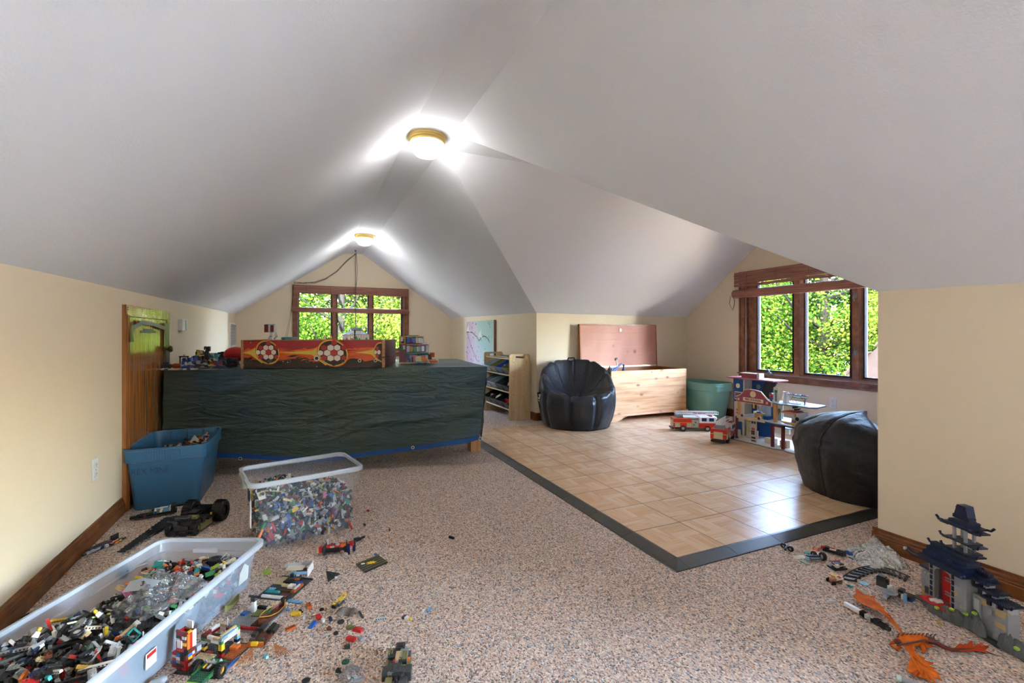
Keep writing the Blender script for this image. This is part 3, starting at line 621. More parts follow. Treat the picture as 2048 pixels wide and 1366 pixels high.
for k in range(34):
    x = .03+.9*q.random(); w = .08+q.random()*.1; z0 = .48+.26*q.random(); pt([(x, z0), (x+w*.5, z0+.03), (x+w, z0+.01), (x+w*.45, z0-.015)], [1, 2, 0, 2][k % 4])
balls = [(.190, .58, .076, .40, .0), (.640, .55, .100, .46, 0), (.985, .57, .050, .34, 0)]
for cx, cz, rx, rz, _ in balls:
    pt([(cx-rx*3.2 if cx > .3 else .018, .56), (cx-rx*1.2, .46), (cx-.2*rx, cz-rz*1.02), (cx, cz), (cx-.2*rx, cz+rz*.98), (cx-rx*1.3, .72)], 2)
    pt([(cx-rx*3.8 if cx > .3 else .018, .565), (cx-rx*1.5, .49), (cx-rx*.5, cz-rz), (cx, cz), (cx-.4*rx, cz+rz*.95), (cx-rx*1.4, .64)], 3)
for cx, cz, rx, rz, _ in balls:
    def ell(s, m): pt([(min(.985, cx+rx*s*math.cos(a*.2618)-.16*rx*s*math.sin(a*.2618)), cz+rz*s*math.sin(a*.2618)) for a in range(24)], m)
    ell(1.10, 1); ell(1.04, 3); ell(.96, 5)
    for i in range(-3, 4):
        for j in range(-3, 4):
            hx = (i+.5*(j % 2))*.47+.08; hz = j*.41
            if hx*hx+hz*hz > .80: continue
            s = .262*(1-.24*(hx*hx+hz*hz)); mm = 4 if (i-(j//2)+j*2) % 3 else [6, 5, 6][(i+j) % 3]
            pl = [(cx+rx*(hx+s*math.cos(a)), cz+rz*(hz+s*math.sin(a))) for a in [math.pi/6+k*math.pi/3 for k in range(6)]]
            if max(x for x, _ in pl) < .985: pt(pl, mm)
b.build('flame_print', PR, pf)['kind'] = 'stuff'
for k, uu in enumerate((505, 542, 580, 616, 634, 653, 687, 720, 752)):
    x = (uu-482)/(769-482); r = .012 if k != 4 else .02
    z = .055 if k != 4 else .075
    b = MB(); b.at((x*LF, -lay[0]-.001, z), (math.pi/2, 0, 0)); b.lathe([(r*.62, .001), (r*.66, .004), (r, .004), (r*1.05, 0)], 16, m=0); b.cyl((0, 0, 0), (0, 0, .0015), r*.64, n=16, m=1)
    b.build('rod_hole', [mat('ring_white', '#d8d2c8', .4) if k in (4, 7, 8) else mat('ring_grey', '#5d5550', .4), m_black], pf)
for k, (x, z) in enumerate(((.30, .25), (.33, .22), (.03, .13), (.08, .93), (.53, .06))):
    b = MB(); b.at((x*LF, -lay[0]-.001, z*HF), (math.pi/2, 0, 0)); b.cyl((0, 0, 0), (0, 0, .002), .0035, n=8); b.build('screw_head', m_white, pf)

# ---- cedar chest, lid leaning open on the wall
ced = [(.30, '#c68c5e'), (.45, '#d9a679'), (.55, '#e3b88c'), (.70, '#d09464'), (.8, '#b97a52')]
m_cedar = grain('cedar_front', ced, (.7, .7, 9), .38, 2.2, knots=(5, .22, '#8d4f38', (1.1, 1, 1.9)))
m_cedred = grain('cedar_lid', [(.30, '#a86e5c'), (.42, '#ba806c'), (.50, '#c58f78'), (.575, '#cc9880'), (.60, '#ecd0b2'), (.64, '#e0b99c'), (.66, '#bb8170')], (.35, .35, 9), .6, 2.6, knots=(4, .16, '#7b3f38', (1.1, 1, 2)))
m_cedside = grain('cedar_side', [(.3, '#8c4a22'), (.55, '#a55f30'), (.8, '#b87340')], (1.2, 1.2, 9), .4, 2)
X0, X1, Y0, Y1, ZF = 3.275, 4.425, 4.44, 4.925, .018
t = thing('cedar_chest', 'knotty cedar blanket chest with its lid propped open against the wall', 'chest', (X0, Y0, ZF))
w, d, h = X1-X0, Y1-Y0, .59
def planks(name, z0, z1, y0, y1, x0, x1, m, n):
    for k in range(n):
        b = MB(); b.box(x0, x1, y0, y1, z0+(z1-z0)*k/n+.0006, z0+(z1-z0)*(k+1)/n); b.build(name, m, t, bevel=.0006)
planks('front_plank', .08, h, 0, .02, 0, w, m_cedar, 4); planks('back_plank', .08, h, d-.02, d, 0, w, m_cedside, 4)
for x in (0, w-.02):
    b = MB(); b.box(x, x+.02, .021, d-.021, .08, h); b.build('side_panel', m_cedside, t)
b = MB(); b.box(.02, w-.02, .02, d-.02, .12, .135); b.build('bottom_panel', m_cedside, t)
b = MB(); b.box(-.018, w+.018, -.018, d, .057, .08); b.build('base_moulding', m_cedar, t, bevel=.006, seg=2)
ft = [(0, 0), (.085, 0), (.10, .012), (.118, .008), (.128, .02), (.155, .023), (.17, .036), (.20, .044), (.235, .056), (0, .056)]
for s, x in ((1, -.012), (-1, w+.012)):
    b = MB(); pl = [(x+s*a, z) for a, z in ft]; b.prism(pl if s > 0 else pl[::-1], -.012, .008, ax='y'); b.build('bracket_foot', m_cedar, t)
    b = MB(); pl = [(-.010+a*.8, z) for a, z in ft]; b.prism(pl, (x if s > 0 else x-.02), (x+.02 if s > 0 else x), ax='x'); b.build('side_foot', m_cedside, t)
for x in (0, w-.03): b = MB(); b.box(x, x+.03, d-.04, d-.005, 0, .057); b.build('rear_foot', m_cedside, t)
b = MB(); b.cyl((w*.52, .0, h-.03), (w*.52, -.003, h-.03), .008, n=12); b.build('lock', mat('pewter'), t)
lid = bpy.data.objects.new('lid', None); C.objects.link(lid); lid.parent = t; lid.location = (-.085, d-.05, h+.002); lid.rotation_euler = (rad(87.5), 0, 0)
for k in range(6):
    b = MB(); b.box(-.045, w-.02, .09*k+.0006, .09*(k+1), -.012, .012); b.build('lid_plank', m_cedred, lid, bevel=.0006)
b = MB()
for (a, c, e, g) in ((-.062, -.045, 0, .558), (w-.02, w-.003, 0, .558), (-.062, w-.003, .541, .558)): b.box(a, c, e, g, -.028, .014)
b.build('lid_edging', m_cedside, lid)
b = MB(); b.box(w*.47, w*.47+.022, .47, .50, .012, .024); b.build('lock_plate', mat('zinc'), lid)
b = MB(); b.box(-.04, w-.02, .012, .026, .012, .016); b.build('hinge_strip', mat('zinc'), lid)

# ---- bean bags
def fabric(name, h, rough=.42):
    return mat(name, h, rough, spec=.5, bump=(34, .35, .012))
m_bean = fabric('black_nylon', '#1c222c', .36); m_bean2 = fabric('black_nylon_dull', '#17161a', .5)
def beanbag(name, label, loc, rz, R0, back, frontz, seat, m, seams=9, tagm=True, open_=True):
    t = thing(name, label, 'bean bag', loc, rz)
    NA, NP = 144, 46
    def rim(a):   # a = 0 is the front
        k = (1-math.cos(a))/2; k = k*k*(3-2*k); return frontz+(back-frontz)*k
    def fn(u, v):
        a = u*2*math.pi; k = (1-math.cos(a))/2; ks = k*k*(3-2*k); H = rim(a)
        seam = math.exp(-((((a/(2*math.pi)*seams) % 1)-.5)/.09)**2)
        if open_:
            if v < .12: r = R0*.86*v/.12; z = .0
            elif v < .55:
                s = (v-.12)/.43; z = H*(s**1.05)*.93; r = R0*(.86+.17*math.sin(min(1, s*1.15)*math.pi*.62))-(R0*.09*ks)*(s**2)
                z = max(0, z)
            elif v < .72:
                s = (v-.55)/.17; r0 = R0*(.86+.17*math.sin(math.pi*.62))-R0*.09*ks; r = r0-R0*.22*s; z = H*(.93+.10*math.sin(s*math.pi)-.03*s)
            else:
                s = (v-.72)/.28; r0 = R0*(.86+.17*math.sin(math.pi*.62))-R0*.09*ks-R0*.22; r = r0*(1-s)**.8; z0 = H*.90; z = seat+(z0-seat)*(1-s)**(2.0 if ks > .3 else 1.0)+.03*math.sin(s*math.pi)
        else:
            s = v; r = R0*(math.sin(min(1, s*1.6)*math.pi/2) if s < .3 else (.985-.0*s))*1.0
            if s < .15: r = R0*.88*s/.15; z = 0
            else:
                q_ = (s-.15)/.85; th = q_*math.pi*.5+.0; r = R0*(.88+.16*math.sin(min(1, q_*2.4)*math.pi/2))*(1 if q_ < .42 else max(0, math.cos((q_-.42)/.58*math.pi/2))**.75); z = H*(math.sin(th)**1.1)
        pin = 1-(.07 if open_ else .022)*seam*(1 if .14 < v < .98 else 0)
        x, y = r*pin*math.sin(a), -r*pin*math.cos(a)
        n = noise.noise(Vector((x*5, y*5, z*(9 if open_ else 16))))*.016+noise.noise(Vector((x*18, y*18, z*24+3)))*.006
        f = 1 if .13 < v else 0
        return (x*(1+n*f*1.6), y*(1+n*f*1.6), max(0, z+n*.9*f-((.018 if open_ else .006)*seam*f if v > .5 else 0)))
    b = MB(); b.grid(fn, NA, NP); b.build('cover', m, t, smooth='all', weld=True)
    for k in range(seams):
        a = (k+.5)/seams; b = MB(); b.tube([Vector(fn(a, v))*1.004 for v in [.14+i*.03 for i in range(28)]], .0028, 5); b.build('seam', mat('seam_black', '#0d0e11', .6), t)
    return t, fn
bb1, fn1 = beanbag('bean_bag_chair', 'shiny black bean bag chair with a scooped seat beside the cedar chest', (2.83, 4.49, ZF), rad(-22), .43, .71, .37, .29, m_bean, 9)
b = MB(); p = Vector(fn1(.5, .62)); b.tube([p+Vector((-.05, 0, -.01)), p+Vector((-.035, 0, .035)), p+Vector((.035, 0, .038)), p+Vector((.05, 0, -.01))], .010, 6); b.build('carry_loop', m_bean, bb1, smooth='all')
b = MB(); b.box(-.028, .028, -.003, 0, -.085, .085); tg = b.build('side_tag', mat('tag_black', '#141414', .6), bb1, loc=(-.415, -.10, .30), rot=(0, rad(-8), rad(8)))
text('Big Joe', .046, mat('print_cream', '#e9e4da', .5), tg, (0, -.004, 0), (math.pi/2, math.pi/2, 0), bold=.0012)
bb2, fn2 = beanbag('bean_bag_chair', 'dull black bean bag slumped behind the tan wall corner', (3.35, 1.80, ZF), rad(60), .40, .52, .36, .3, m_bean2, 8, open_=False)

# ---- toy shelf with slanted bins
m_birch = grain('birch_panel', [(.3, '#c3a478'), (.5, '#d2b68c'), (.75, '#dcc39d')], (10, 10, 1.2), .5, 2); m_dowel = mat('dowel', '#dcc6a0', .5)
t = thing('toy_shelf', 'pale wooden toy shelf with three tiers of slanted bins against the side wall', 'shelf', (2.275, 5.10, 0))
for y in (0, .85):
    b = MB(); r = .03; W_, H_ = .28, .80
    out = [(0, 0), (W_, 0), (W_, H_-r), (W_-.01, H_-.01), (W_-r, H_), (r, H_), (.01, H_-.01), (0, H_-r)]
    # panel with a slot handle: built round the hole
    hx0, hx1, hz0, hz1 = .085, .195, .745, .775
    b.box(0, W_, y, y+.016, 0, hz0); b.box(0, hx0, y, y+.016, hz0, hz1); b.box(hx1, W_, y, y+.016, hz0, hz1)
    b.prism([(0, hz1), (W_, hz1), (W_, H_-.02), (W_-.02, H_), (.02, H_), (0, H_-.02)], y, y+.016, ax='y')
    pn = b.build('side_panel', m_birch, t)
    for zz in (.10, .31, .53, .70):
        for xx in (.055, .225): b = MB(); b.cyl((xx, y-.001, zz), (xx, y+.017, zz), .006, n=10); b.build('screw_cap', mat('pewter'), pn)
tiers = [(.115, .215), (.325, .425), (.535, .635)]
for zf, zb in tiers:
    for xx, zz in ((.035, zf), (.245, zb)):
        b = MB(); b.tube([(xx, .01, zz), (xx, .855, zz)], .009, 8); b.build('dowel', m_dowel, t)
for xx in (.035, .20): b = MB(); b.tube([(xx, .01, .735), (xx, .855, .735)], .009, 8); b.build('dowel', m_dowel, t)
binc = [[('black', '#20211f')]*4, [('grey-blue', '#8fa3b4'), ('pale grey', '#a9b3b8'), ('dark teal', '#2c4650'), ('black', '#222826')], [('blue-grey', '#9db2c0'), ('olive', '#76723a'), ('royal blue', '#2244a0'), ('olive green', '#6e6b38')]]
def openbin(b, w, l, h, ta=.015, th=.003):
    b.box(ta, w-ta, ta, l-ta, 0, th)
    for q in range(4):
        A = [(ta, ta), (w-ta, ta), (w-ta, l-ta), (ta, l-ta)]; B = [(0, 0), (w, 0), (w, l), (0, l)]; i, j = q, (q+1) % 4
        b.add([(*A[i], 0), (*A[j], 0), (*B[j], h), (*B[i], h)], [(0, 1, 2, 3)])
    for (x0, x1, y0, y1) in ((-.008, w+.008, -.008, .004), (-.008, w+.008, l-.004, l+.008), (-.008, .004, 0, l), (w-.004, w+.008, 0, l)): b.box(x0, x1, y0, y1, h-.004, h+.002)
tname = ['lowest', 'middle', 'top']
place = ['at the far end', 'third from the near end', 'second from the near end', 'at the near end']
for ti, (zf, zb) in enumerate(tiers):
    an = math.atan2(zb-zf, .21)
    for k in range(4):
        nm, hx = binc[ti][3-k] if ti else binc[ti][0]
        y = 5.10+.022+k*.207
        tt = thing('toy_bin', '%s bin %s of the %s shelf tier' % (nm, place[3-k], tname[ti]), 'bin', (2.275+.018, y, zf+.012), 0, 'bins on the toy shelf', rot=(0, -an, 0))
        b = MB(); openbin(b, .30, .20, .085); b.build('tub', mat('bin_'+nm.replace(' ', '_'), hx, .35), tt, solid=.002)
def blob(name, label, cat, loc, r, m, sc=(1, 1, 1), seed=0, group=None, ears=False):
    tt = thing(name, label, cat, loc, seed, group)
    b = MB(); b.grid(lambda u, v: (lambda d: tuple(Vector((d.x*sc[0], d.y*sc[1], d.z*sc[2]))*r*(1+.16*noise.noise(d*2.2+Vector((seed, 0, 0))))))(Vector((math.sin(v*math.pi)*math.cos(u*6.2832), math.sin(v*math.pi)*math.sin(u*6.2832), math.cos(v*math.pi)))), 20, 12)
    b.build('body', m, tt, smooth='all', weld=True)
    b = MB(); b.grid(lambda u, v: (lambda d: (d.x*r*.5+r*.8*sc[0], d.y*r*.5, d.z*r*.5+r*.45))(Vector((math.sin(v*math.pi)*math.cos(u*6.2832), math.sin(v*math.pi)*math.sin(u*6.2832), math.cos(v*math.pi)))), 12, 8); b.build('head', m, tt, smooth='all', weld=True)
    return tt
mp = {'cream': mat('plush_cream', '#e0d4c0', .9), 'pink': mat('plush_pink', '#c99a90', .9), 'red': mat('plush_red', '#c22a2c', .7), 'white': mat('plush_white', '#dcd9d4', .8), 'brown': mat('plush_brown', '#8a6248', .9), 'blue': mat('plush_blue', '#3d63a8', .7)}
for k, (col, ti, yy, dx, dz, r) in enumerate([('cream', 0, .50, .06, .075, .06), ('pink', 0, .72, .07, .07, .045), ('red', 0, .17, .06, .07, .05), ('red', 1, .09, .07, .07, .038), ('white', 1, .24, .08, .075, .05), ('white', 1, .72, .07, .065, .045), ('brown', 1, .48, .05, .06, .035), ('white', 2, .50, .09, .08, .038), ('cream', 2, .30, .08, .075, .036)]):
    zf = tiers[ti][0]; blob('stuffed_toy', '%s soft toy in the %s shelf tier, %s' % (col, tname[ti], ['in the bin next to the near panel', 'second bin from the near panel', 'third bin from the near panel', 'in the bin by the far panel'][min(3, int(yy/.21))]), 'toy', (2.275+.03+dx, 5.10+yy, zf+.012+dz), r, mp[col], (1.2, 1, .8), k+1, 'soft toys in the shelf bins')

# ---- canvas painting leaning on the side wall
t = thing('canvas_painting', 'pink and mint canvas painted with a blossoming branch and two white birds', 'painting', (XR-.04, 7.46, .50))
Wc, Hc = 1.215, .75
b = MB(); b.box(.004, .036, -Wc, 0, 0, Hc); b.build('stretcher', mat('maroon_wood', '#8a4f38', .5), t)
mc = bpy.data.materials.new('canvas_wash'); mc.use_nodes = True; n_ = mc.node_tree; p_ = n_.nodes['Principled BSDF']; p_.inputs['Roughness'].default_value = .7
tc = n_.nodes.new('ShaderNodeTexCoord'); mpp = n_.nodes.new('ShaderNodeMapping'); mpp.inputs['Scale'].default_value = (0, -.8, .35); n_.links.new(tc.outputs['Object'], mpp.inputs[0])
gr = n_.nodes.new('ShaderNodeTexNoise'); gr.inputs['Scale'].default_value = 2; gr.inputs['Detail'].default_value = 3; n_.links.new(tc.outputs['Object'], gr.inputs[0])
sx_ = n_.nodes.new('ShaderNodeSeparateXYZ'); n_.links.new(mpp.outputs[0], sx_.inputs[0]); ad = n_.nodes.new('ShaderNodeMath'); ad.operation = 'ADD'; n_.links.new(sx_.outputs[1], ad.inputs[0]); n_.links.new(sx_.outputs[2], ad.inputs[1])
ad2 = n_.nodes.new('ShaderNodeMath'); ad2.operation = 'MULTIPLY_ADD'; ad2.inputs[1].default_value = .6; n_.links.new(gr.outputs[0], ad2.inputs[0]); n_.links.new(ad.outputs[0], ad2.inputs[2])
cr = n_.nodes.new('ShaderNodeValToRGB'); cr.color_ramp.elements[0].position = .45; cr.color_ramp.elements[0].color = hexc('#c9a6b4')+(1,); cr.color_ramp.elements[1].position = 1.25; cr.color_ramp.elements[1].color = hexc('#a9c6bb')+(1,)
cr.color_ramp.elements.new(.85).color = hexc('#c6bfc0')+(1,); n_.links.new(ad2.outputs[0], cr.inputs[0]); n_.links.new(cr.outputs[0], p_.inputs['Base Color'])
b = MB(); b.box(0, .004, -Wc, 0, 0, Hc); cv = b.build('canvas', mc, t)
b = MB()   # s = 0..1 from the far edge to the near edge, z 0..1
def br(pts, w, m):
    for (a, c), (e, g) in zip(pts, pts[1:]):
        dx, dz = (e-a)*Wc, (g-c)*Hc; L_ = math.hypot(dx, dz); nx, nz = -dz/L_*w, dx/L_*w
        b.add([(-.0008, -a*Wc+nx*-1, c*Hc+nz), (-.0008, -e*Wc+nx*-1, g*Hc+nz), (-.0008, -e*Wc+nx, g*Hc-nz), (-.0008, -a*Wc+nx, c*Hc-nz)], [(0, 1, 2, 3)], m)
br([(0, .77), (.1, .765), (.24, .76), (.34, .70), (.42, .665), (.49, .58), (.58, .64), (.66, .68), (.75, .67), (.86, .59)], .008, 0)
br([(0, .76), (.06, .70), (.12, .60), (.17, .48), (.26, .36), (.34, .26), (.44, .15)], .006, 0)
q = random.Random(4)
for k in range(46):
    sx2 = q.random()*.95; sz = q.random()*.9+.05; a = q.random()*3; l = .035+.03*q.random(); m_ = 1 if sx2+.3*sz < .75 else 2
    dx, dz = math.cos(a)*l, math.sin(a)*l; y0, z0 = -sx2*Wc, sz*Hc
    b.add([(-.001, y0, z0), (-.001, y0-dx*.5-dz*.25, z0+dz*.5-dx*.25), (-.001, y0-dx, z0+dz), (-.001, y0-dx*.5+dz*.25, z0+dz*.5+dx*.25)], [(0, 1, 2, 3)], m_)
for (sx2, sz) in ((.05, .82), (.52, .70)):
    y0, z0 = -sx2*Wc, sz*Hc
    b.add([(-.0013, y0+.05, z0-.03), (-.0013, y0-.06, z0-.02), (-.0013, y0-.07, z0+.10), (-.0013, y0-.03, z0+.06), (-.0013, y0+.03, z0+.03)], [(0, 1, 2, 3, 4)], 3)
    b.add([(-.0013, y0-.06, z0-.02), (-.0013, y0-.13, z0-.07), (-.0013, y0-.10, z0+.0)], [(0, 1, 2)], 3)
b.build('branch_print', [mat('paint_brown', '#5b4a3c', .7), mat('paint_plum', '#7b5f78', .7), mat('paint_sage', '#7f9a90', .7), mat('paint_cream', '#ddd8c8', .7)], cv)['kind'] = 'stuff'

# ---- plastic totes
def rrect(w, l, r, n=5):
    o = []
    for cx, cy, a0 in ((w/2-r, l/2-r, 0), (-w/2+r, l/2-r, 90), (-w/2+r, -l/2+r, 180), (w/2-r, -l/2+r, 270)):
        for i in range(n+1): a = rad(a0+90*i/n); o.append((cx+r*math.cos(a), cy+r*math.sin(a)))
    return o
def tub(b, w, l, h, r, taper, rim=.012, inset=.0, th=.0025, step=None):
    """open tub, outside wall then inside wall; step = (height, extra width) of the reinforced top band"""
    secs = [(0, taper, r*.8)]
    if step: secs += [(step[0], taper*(1-step[0]/h)*.8, r), (step[0]+.006, -step[1], r)]
    secs += [(h-.014, -(step[1] if step else 0), r), (h-.012, -rim, r+rim), (h, -rim, r+rim), (h, th, r-th)]
    secs += [(.008, taper+th, r*.8-th)]
    rings = []
    for z, ins, rr in secs: rings.append([(x, y, z) for x, y in rrect(w-2*ins, l-2*ins, max(.004, rr))])
    n = len(rings[0]); vs = sum(rings, []); fs = [(j*n+i, j*n+(i+1) % n, (j+1)*n+(i+1) % n, (j+1)*n+i) for j in range(len(rings)-1) for i in range(n)]
    fs += [tuple(range(n-1, -1, -1)), tuple((len(rings)-1)*n+i for i in range(n))]
    b.add(vs, fs)
m_blue = mat('tote_blue', '#37698f', .33, spec=.5, bump=(50, .06, .003))
bt = thing('storage_tote', 'large blue plastic tote with handwriting, beside the access door', 'tote', (-.738, 3.66, 0), rad(-1))
b = MB(); tub(b, .40, .58, .37, .05, .035, .012, step=(.285, .006)); b.build('tub', m_blue, bt, smooth=True)
b = MB()
for k in range(13): b.box(-.085+k*.013, -.080+k*.013, -.302, -.290, .300, .352)
b.build('ribs', m_blue, bt)
b = MB(); b.prism([(.08, .31), (.195, .31), (.195, .345), (.08, .345)], .285, .30, ax='y')
for x in (-.10, .0, .09): b.box(x, x+.006, .255, .288, .30, .365)
b.box(-.11, .11, .262, .268, .30, .306); b.build('handle_pocket', m_blue, bt)
b = MB(); b.tube([(.0, .25, .365), (.02, .235, .34), (.05, .225, .335), (.09, .225, .335)], .002, 5); b.build('teal_string', mat('teal_string', '#2f9a98', .6), bt)
text('REX MINE', .052, mat('marker_ink', '#2b4a66', .6), bt, (-.07, -.2905, .235), (rad(90+4), 0, 0), bold=-.001, sx=.8)
m_teal = mat('tote_teal', '#7db3a6', .35, bump=(50, .06, .003))
tt_ = thing('storage_tote', 'teal plastic tote in the corner behind the cedar chest', 'tote', (4.735, 4.45, 0), rad(0))
b = MB(); tub(b, .40, .62, .435, .11, .05, .014, step=(.33, .008)); b.build('tub', m_teal, tt_, smooth=True)
b = MB(); b.box(-.14, -.02, -.345, -.31, .385, .405); b.box(-.13, -.03, -.335, -.31, .33, .39); b.build('handle', m_teal, tt_, bevel=.004)
b = MB(); b.tube([(-.12, -.292, .28), (-.12, -.30, .32)], .002, 4); b.build('latch_mark', m_teal, tt_)

# ---- hanging stained-glass lamp and its chain
hk = thing('swag_hook', 'small dark ceiling hook that carries the swag chain', 'hook', (.818, 8.15, SZ)); b = MB(); b.cyl((0, 0, 0), (0, 0, -.01), .016, n=12); b.tube([(0, 0, -.01), (.0, 0, -.03), (.014, 0, -.045), (.0, 0, -.058), (-.012, 0, -.048)], .004, 6); b.build('hook_body', m_black, hk)
t = thing('pendant_lamp', 'stained-glass pendant lamp with green trees, hanging on a chain before the back gable window', 'lamp', (.818, 8.13, 0))
m_chain = mat('dark_chain', '#3a2d22', .5, .3)
b = MB()
def chain(b, pts, step=.030, r=.0028):
    P = [Vector(p) for p in pts]; k = 0; 
    for a, c in zip(P, P[1:]):
        n = max(1, int((c-a).length/step)); d = (c-a).normalized(); u = d.orthogonal().normalized(); w_ = d.cross(u)
        for i in range(n):
            m_ = a.lerp(c, (i+.5)/n); s = u if k % 2 else w_; k += 1
            b.tube([m_+d*step*.55, m_+s*.008+d*step*.3, m_+s*.008-d*step*.3, m_-d*step*.55, m_-s*.008-d*step*.3, m_-s*.008+d*step*.3], r, 4, closed=True)
chain(b, [(0, 0, SZ-.06), (0, 0, 1.33)]); o = b.build('chain', m_chain, t); o['kind'] = 'stuff'
sag = [(0, .0, SZ-.06), (-.13, .05, 2.26), (-.28, .11, 2.09), (-.45, .18, 1.97), (-.62, .24, 1.905), (-.80, .29, 1.885), (-.93, .30, 1.885)]
b = MB(); chain(b, sag); o = b.build('swag_chain', m_chain, t); o['kind'] = 'stuff'
b = MB(); b.tube([(x, y-.01, z+.02*math.sin(i*1.3)) for i, (x, y, z) in enumerate(sag)]+[(-.955, .30, 1.6), (-.965, .31, 1.45)], .003, 5); b.tube([(.01, 0, SZ-.06), (.03, 0, 2.1), (.005, 0, 1.8), (.004, 0, 1.35)], .003, 5); b.build('power_cord', m_black, t)
sh_ = bpy.data.objects.new('shade', None); C.objects.link(sh_); sh_.parent = t; sh_.location = (0, 0, .885)
G = [mat('glass_%s' % n, h, .25, spec=.6) for n, h in (('peach', '#c9b3a4'), ('grey', '#9fb0b0'), ('green', '#1f8a5c'), ('blue', '#2b66a8'), ('yellow', '#d8a63a'), ('purple', '#5a4878'), ('dark', '#5a5048'), ('orange', '#c9713f'))]
b = MB(); W2 = .195
for s in range(4):   # four picture panels, tiled pieces
    ca, sa = [(1, 0), (0, 1), (-1, 0), (0, -1)][s]
    def T_(x, z, o=0): y = -(W2+o); return (ca*x-sa*y, sa*x+ca*y, z)
    for k in range(9): x = -W2+.0+k*2*W2/9; b.add([T_(x+.002, .0), T_(x+2*W2/9-.002, 0), T_(x+2*W2/9-.002, .15), T_(x+.002, .15)], [(0, 1, 2, 3)], 0)
    b.add([T_(-.04, .0, .002), T_(.13, .0, .002), T_(.15, .05, .002), T_(-.05, .045, .002)], [(0, 1, 2, 3)], 3)
    b.add([T_(-.11, .0, .002), T_(-.045, .0, .002), T_(-.05, .03, .002), T_(-.11, .025, .002)], [(0, 1, 2, 3)], 4)
    b.add([T_(-.17, .02, .002), T_(-.14, .02, .002), T_(-.14, .08, .002), T_(-.17, .10, .002)], [(0, 1, 2, 3)], 5)
    for x, w_, h_ in ((-.10, .03, .06), (-.065, .025, .05), (-.01, .03, .085), (.04, .02, .05), (.15, .025, .06)):
        b.add([T_(x-w_, .052, .003), T_(x+w_, .052, .003), T_(x+w_*.7, .052+h_*.5, .003), T_(x, .052+h_, .003), T_(x-w_*.7, .052+h_*.5, .003)], [(0, 1, 2, 3, 4)], 2)
    b.add([T_(.13, 0, .003), T_(.16, 0, .003), T_(.15, .04, .003), T_(.135, .04, .003)], [(0, 1, 2, 3)], 7)
    b.add([T_(-W2, .15), T_(W2, .15), T_(.12, .185, -.07), T_(-.12, .185, -.07)], [(0, 1, 2, 3)], 1)
    b.add([T_(-.12, .185, -.07), T_(.12, .185, -.07), T_(.075, .21, -.12), T_(-.075, .21, -.12)], [(0, 1, 2, 3)], 0)
    b.add([T_(-.075, .21, -.12), T_(.075, .21, -.12), T_(.10, .27, -.09), T_(.045, .255, -.10), T_(0, .272, -.09), T_(-.045, .255, -.10), T_(-.10, .27, -.09)], [tuple(range(7))], 1)
b.build('glass_panels', G, sh_)
b = MB()
for sx2 in (-1, 1):
    for sy2 in (-1, 1): b.tube([(sx2*W2, sy2*W2, 0), (sx2*W2, sy2*W2, .15), (sx2*.125, sy2*.125, .187), (sx2*.075, sy2*.075, .21)], .004, 5)
for z, w_ in ((0, W2), (.15, W2)): b.tube([(-w_, -w_, z), (w_, -w_, z), (w_, w_, z), (-w_, w_, z)], .004, 5, closed=True)
b.build('leading', mat('lead_came', '#6b706e', .4, .5), sh_)
b = MB(); b.cyl((0, 0, .44), (0, 0, .2), .006, n=8); b.build('stem', m_chain, sh_)
# ================================================================== toys: trucks, fire station, dollhouse, brick castle
def pm(n, h, r=.35, **k): return mat('toy_'+n, h, r, **k)
TC = {n: pm(n, h) for n, h in dict(black='#1b1b1d', dark='#3c3e40', grey='#8d9194', light='#b9bcbe', white='#e4e2dc', red='#b8231f', dred='#7a1f1c', blue='#1f55a5', navy='#1b2b4e', sky='#6fa6cf', yellow='#e2b729', orange='#d8702a', green='#2c7d45', lime='#9dbf3b', tan='#cdb88c', brown='#5f3222', teal='#2c9c98', pink='#cf6f9c', purple='#5d4a8a', olive='#7d7a47', gold='#b08a35', dorange='#a8501e').items()}
def part(root, name, m, *boxes, bev=0, smooth=False):
    b = MB()
    for q in boxes: b.box(*q)
    return b.build(name, m, root, bevel=bev, smooth=smooth)
def wheel(root, x, y, z, r, w, ax='y', name='wheel', hub='light', tread=False):
    """tyre with dished hub; axle direction ax, w signed width"""
    b = MB(); rot = {'y': (-math.pi/2, 0, 0), 'x': (0, math.pi/2, 0), 'z': (0, 0, 0)}[ax]; b.at((x, y, z), rot)
    b.lathe([(r*.55, 0), (r*.9, 0), (r, w*.15), (r, w*.85), (r*.9, w), (r*.55, w), (r*.5, w*.8), (r*.5, w*.2), (r*.55, 0)], 20)
    if tread:
        for i in range(20):
            a = i*.314; b.box(r*math.cos(a)-.002, r*math.cos(a)+.002, r*math.sin(a)-.002, r*math.sin(a)+.002, w*.1, w*.9)
    o = b.build(name, TC['black'], root, smooth=True)
    b = MB(); b.at((x, y, z), rot); b.lathe([(0, w*.9), (r*.2, w*.92), (r*.25, w*.75), (r*.5, w*.8), (r*.52, w*.2), (r*.25, w*.2), (0, w*.1)], 12); b.build('hub', TC[hub], o, smooth=True)
    return o
def ladder(root, x0, x1, y0, y1, z, m, hgt=.022, n=14, name='ladder'):
    b = MB()
    for y in (y0, y1-.006):
        b.box(x0, x1, y, y+.006, z, z+.005); b.box(x0, x1, y, y+.006, z+hgt-.005, z+hgt)
        for i in range(n+1): x = x0+(x1-x0-.004)*i/n; b.box(x, x+.004, y+.001, y+.005, z, z+hgt)
    for i in range(n): x = x0+(x1-x0-.004)*(i+.5)/n; b.box(x, x+.005, y0, y1, z, z+.005)
    return b.build(name, m, root)
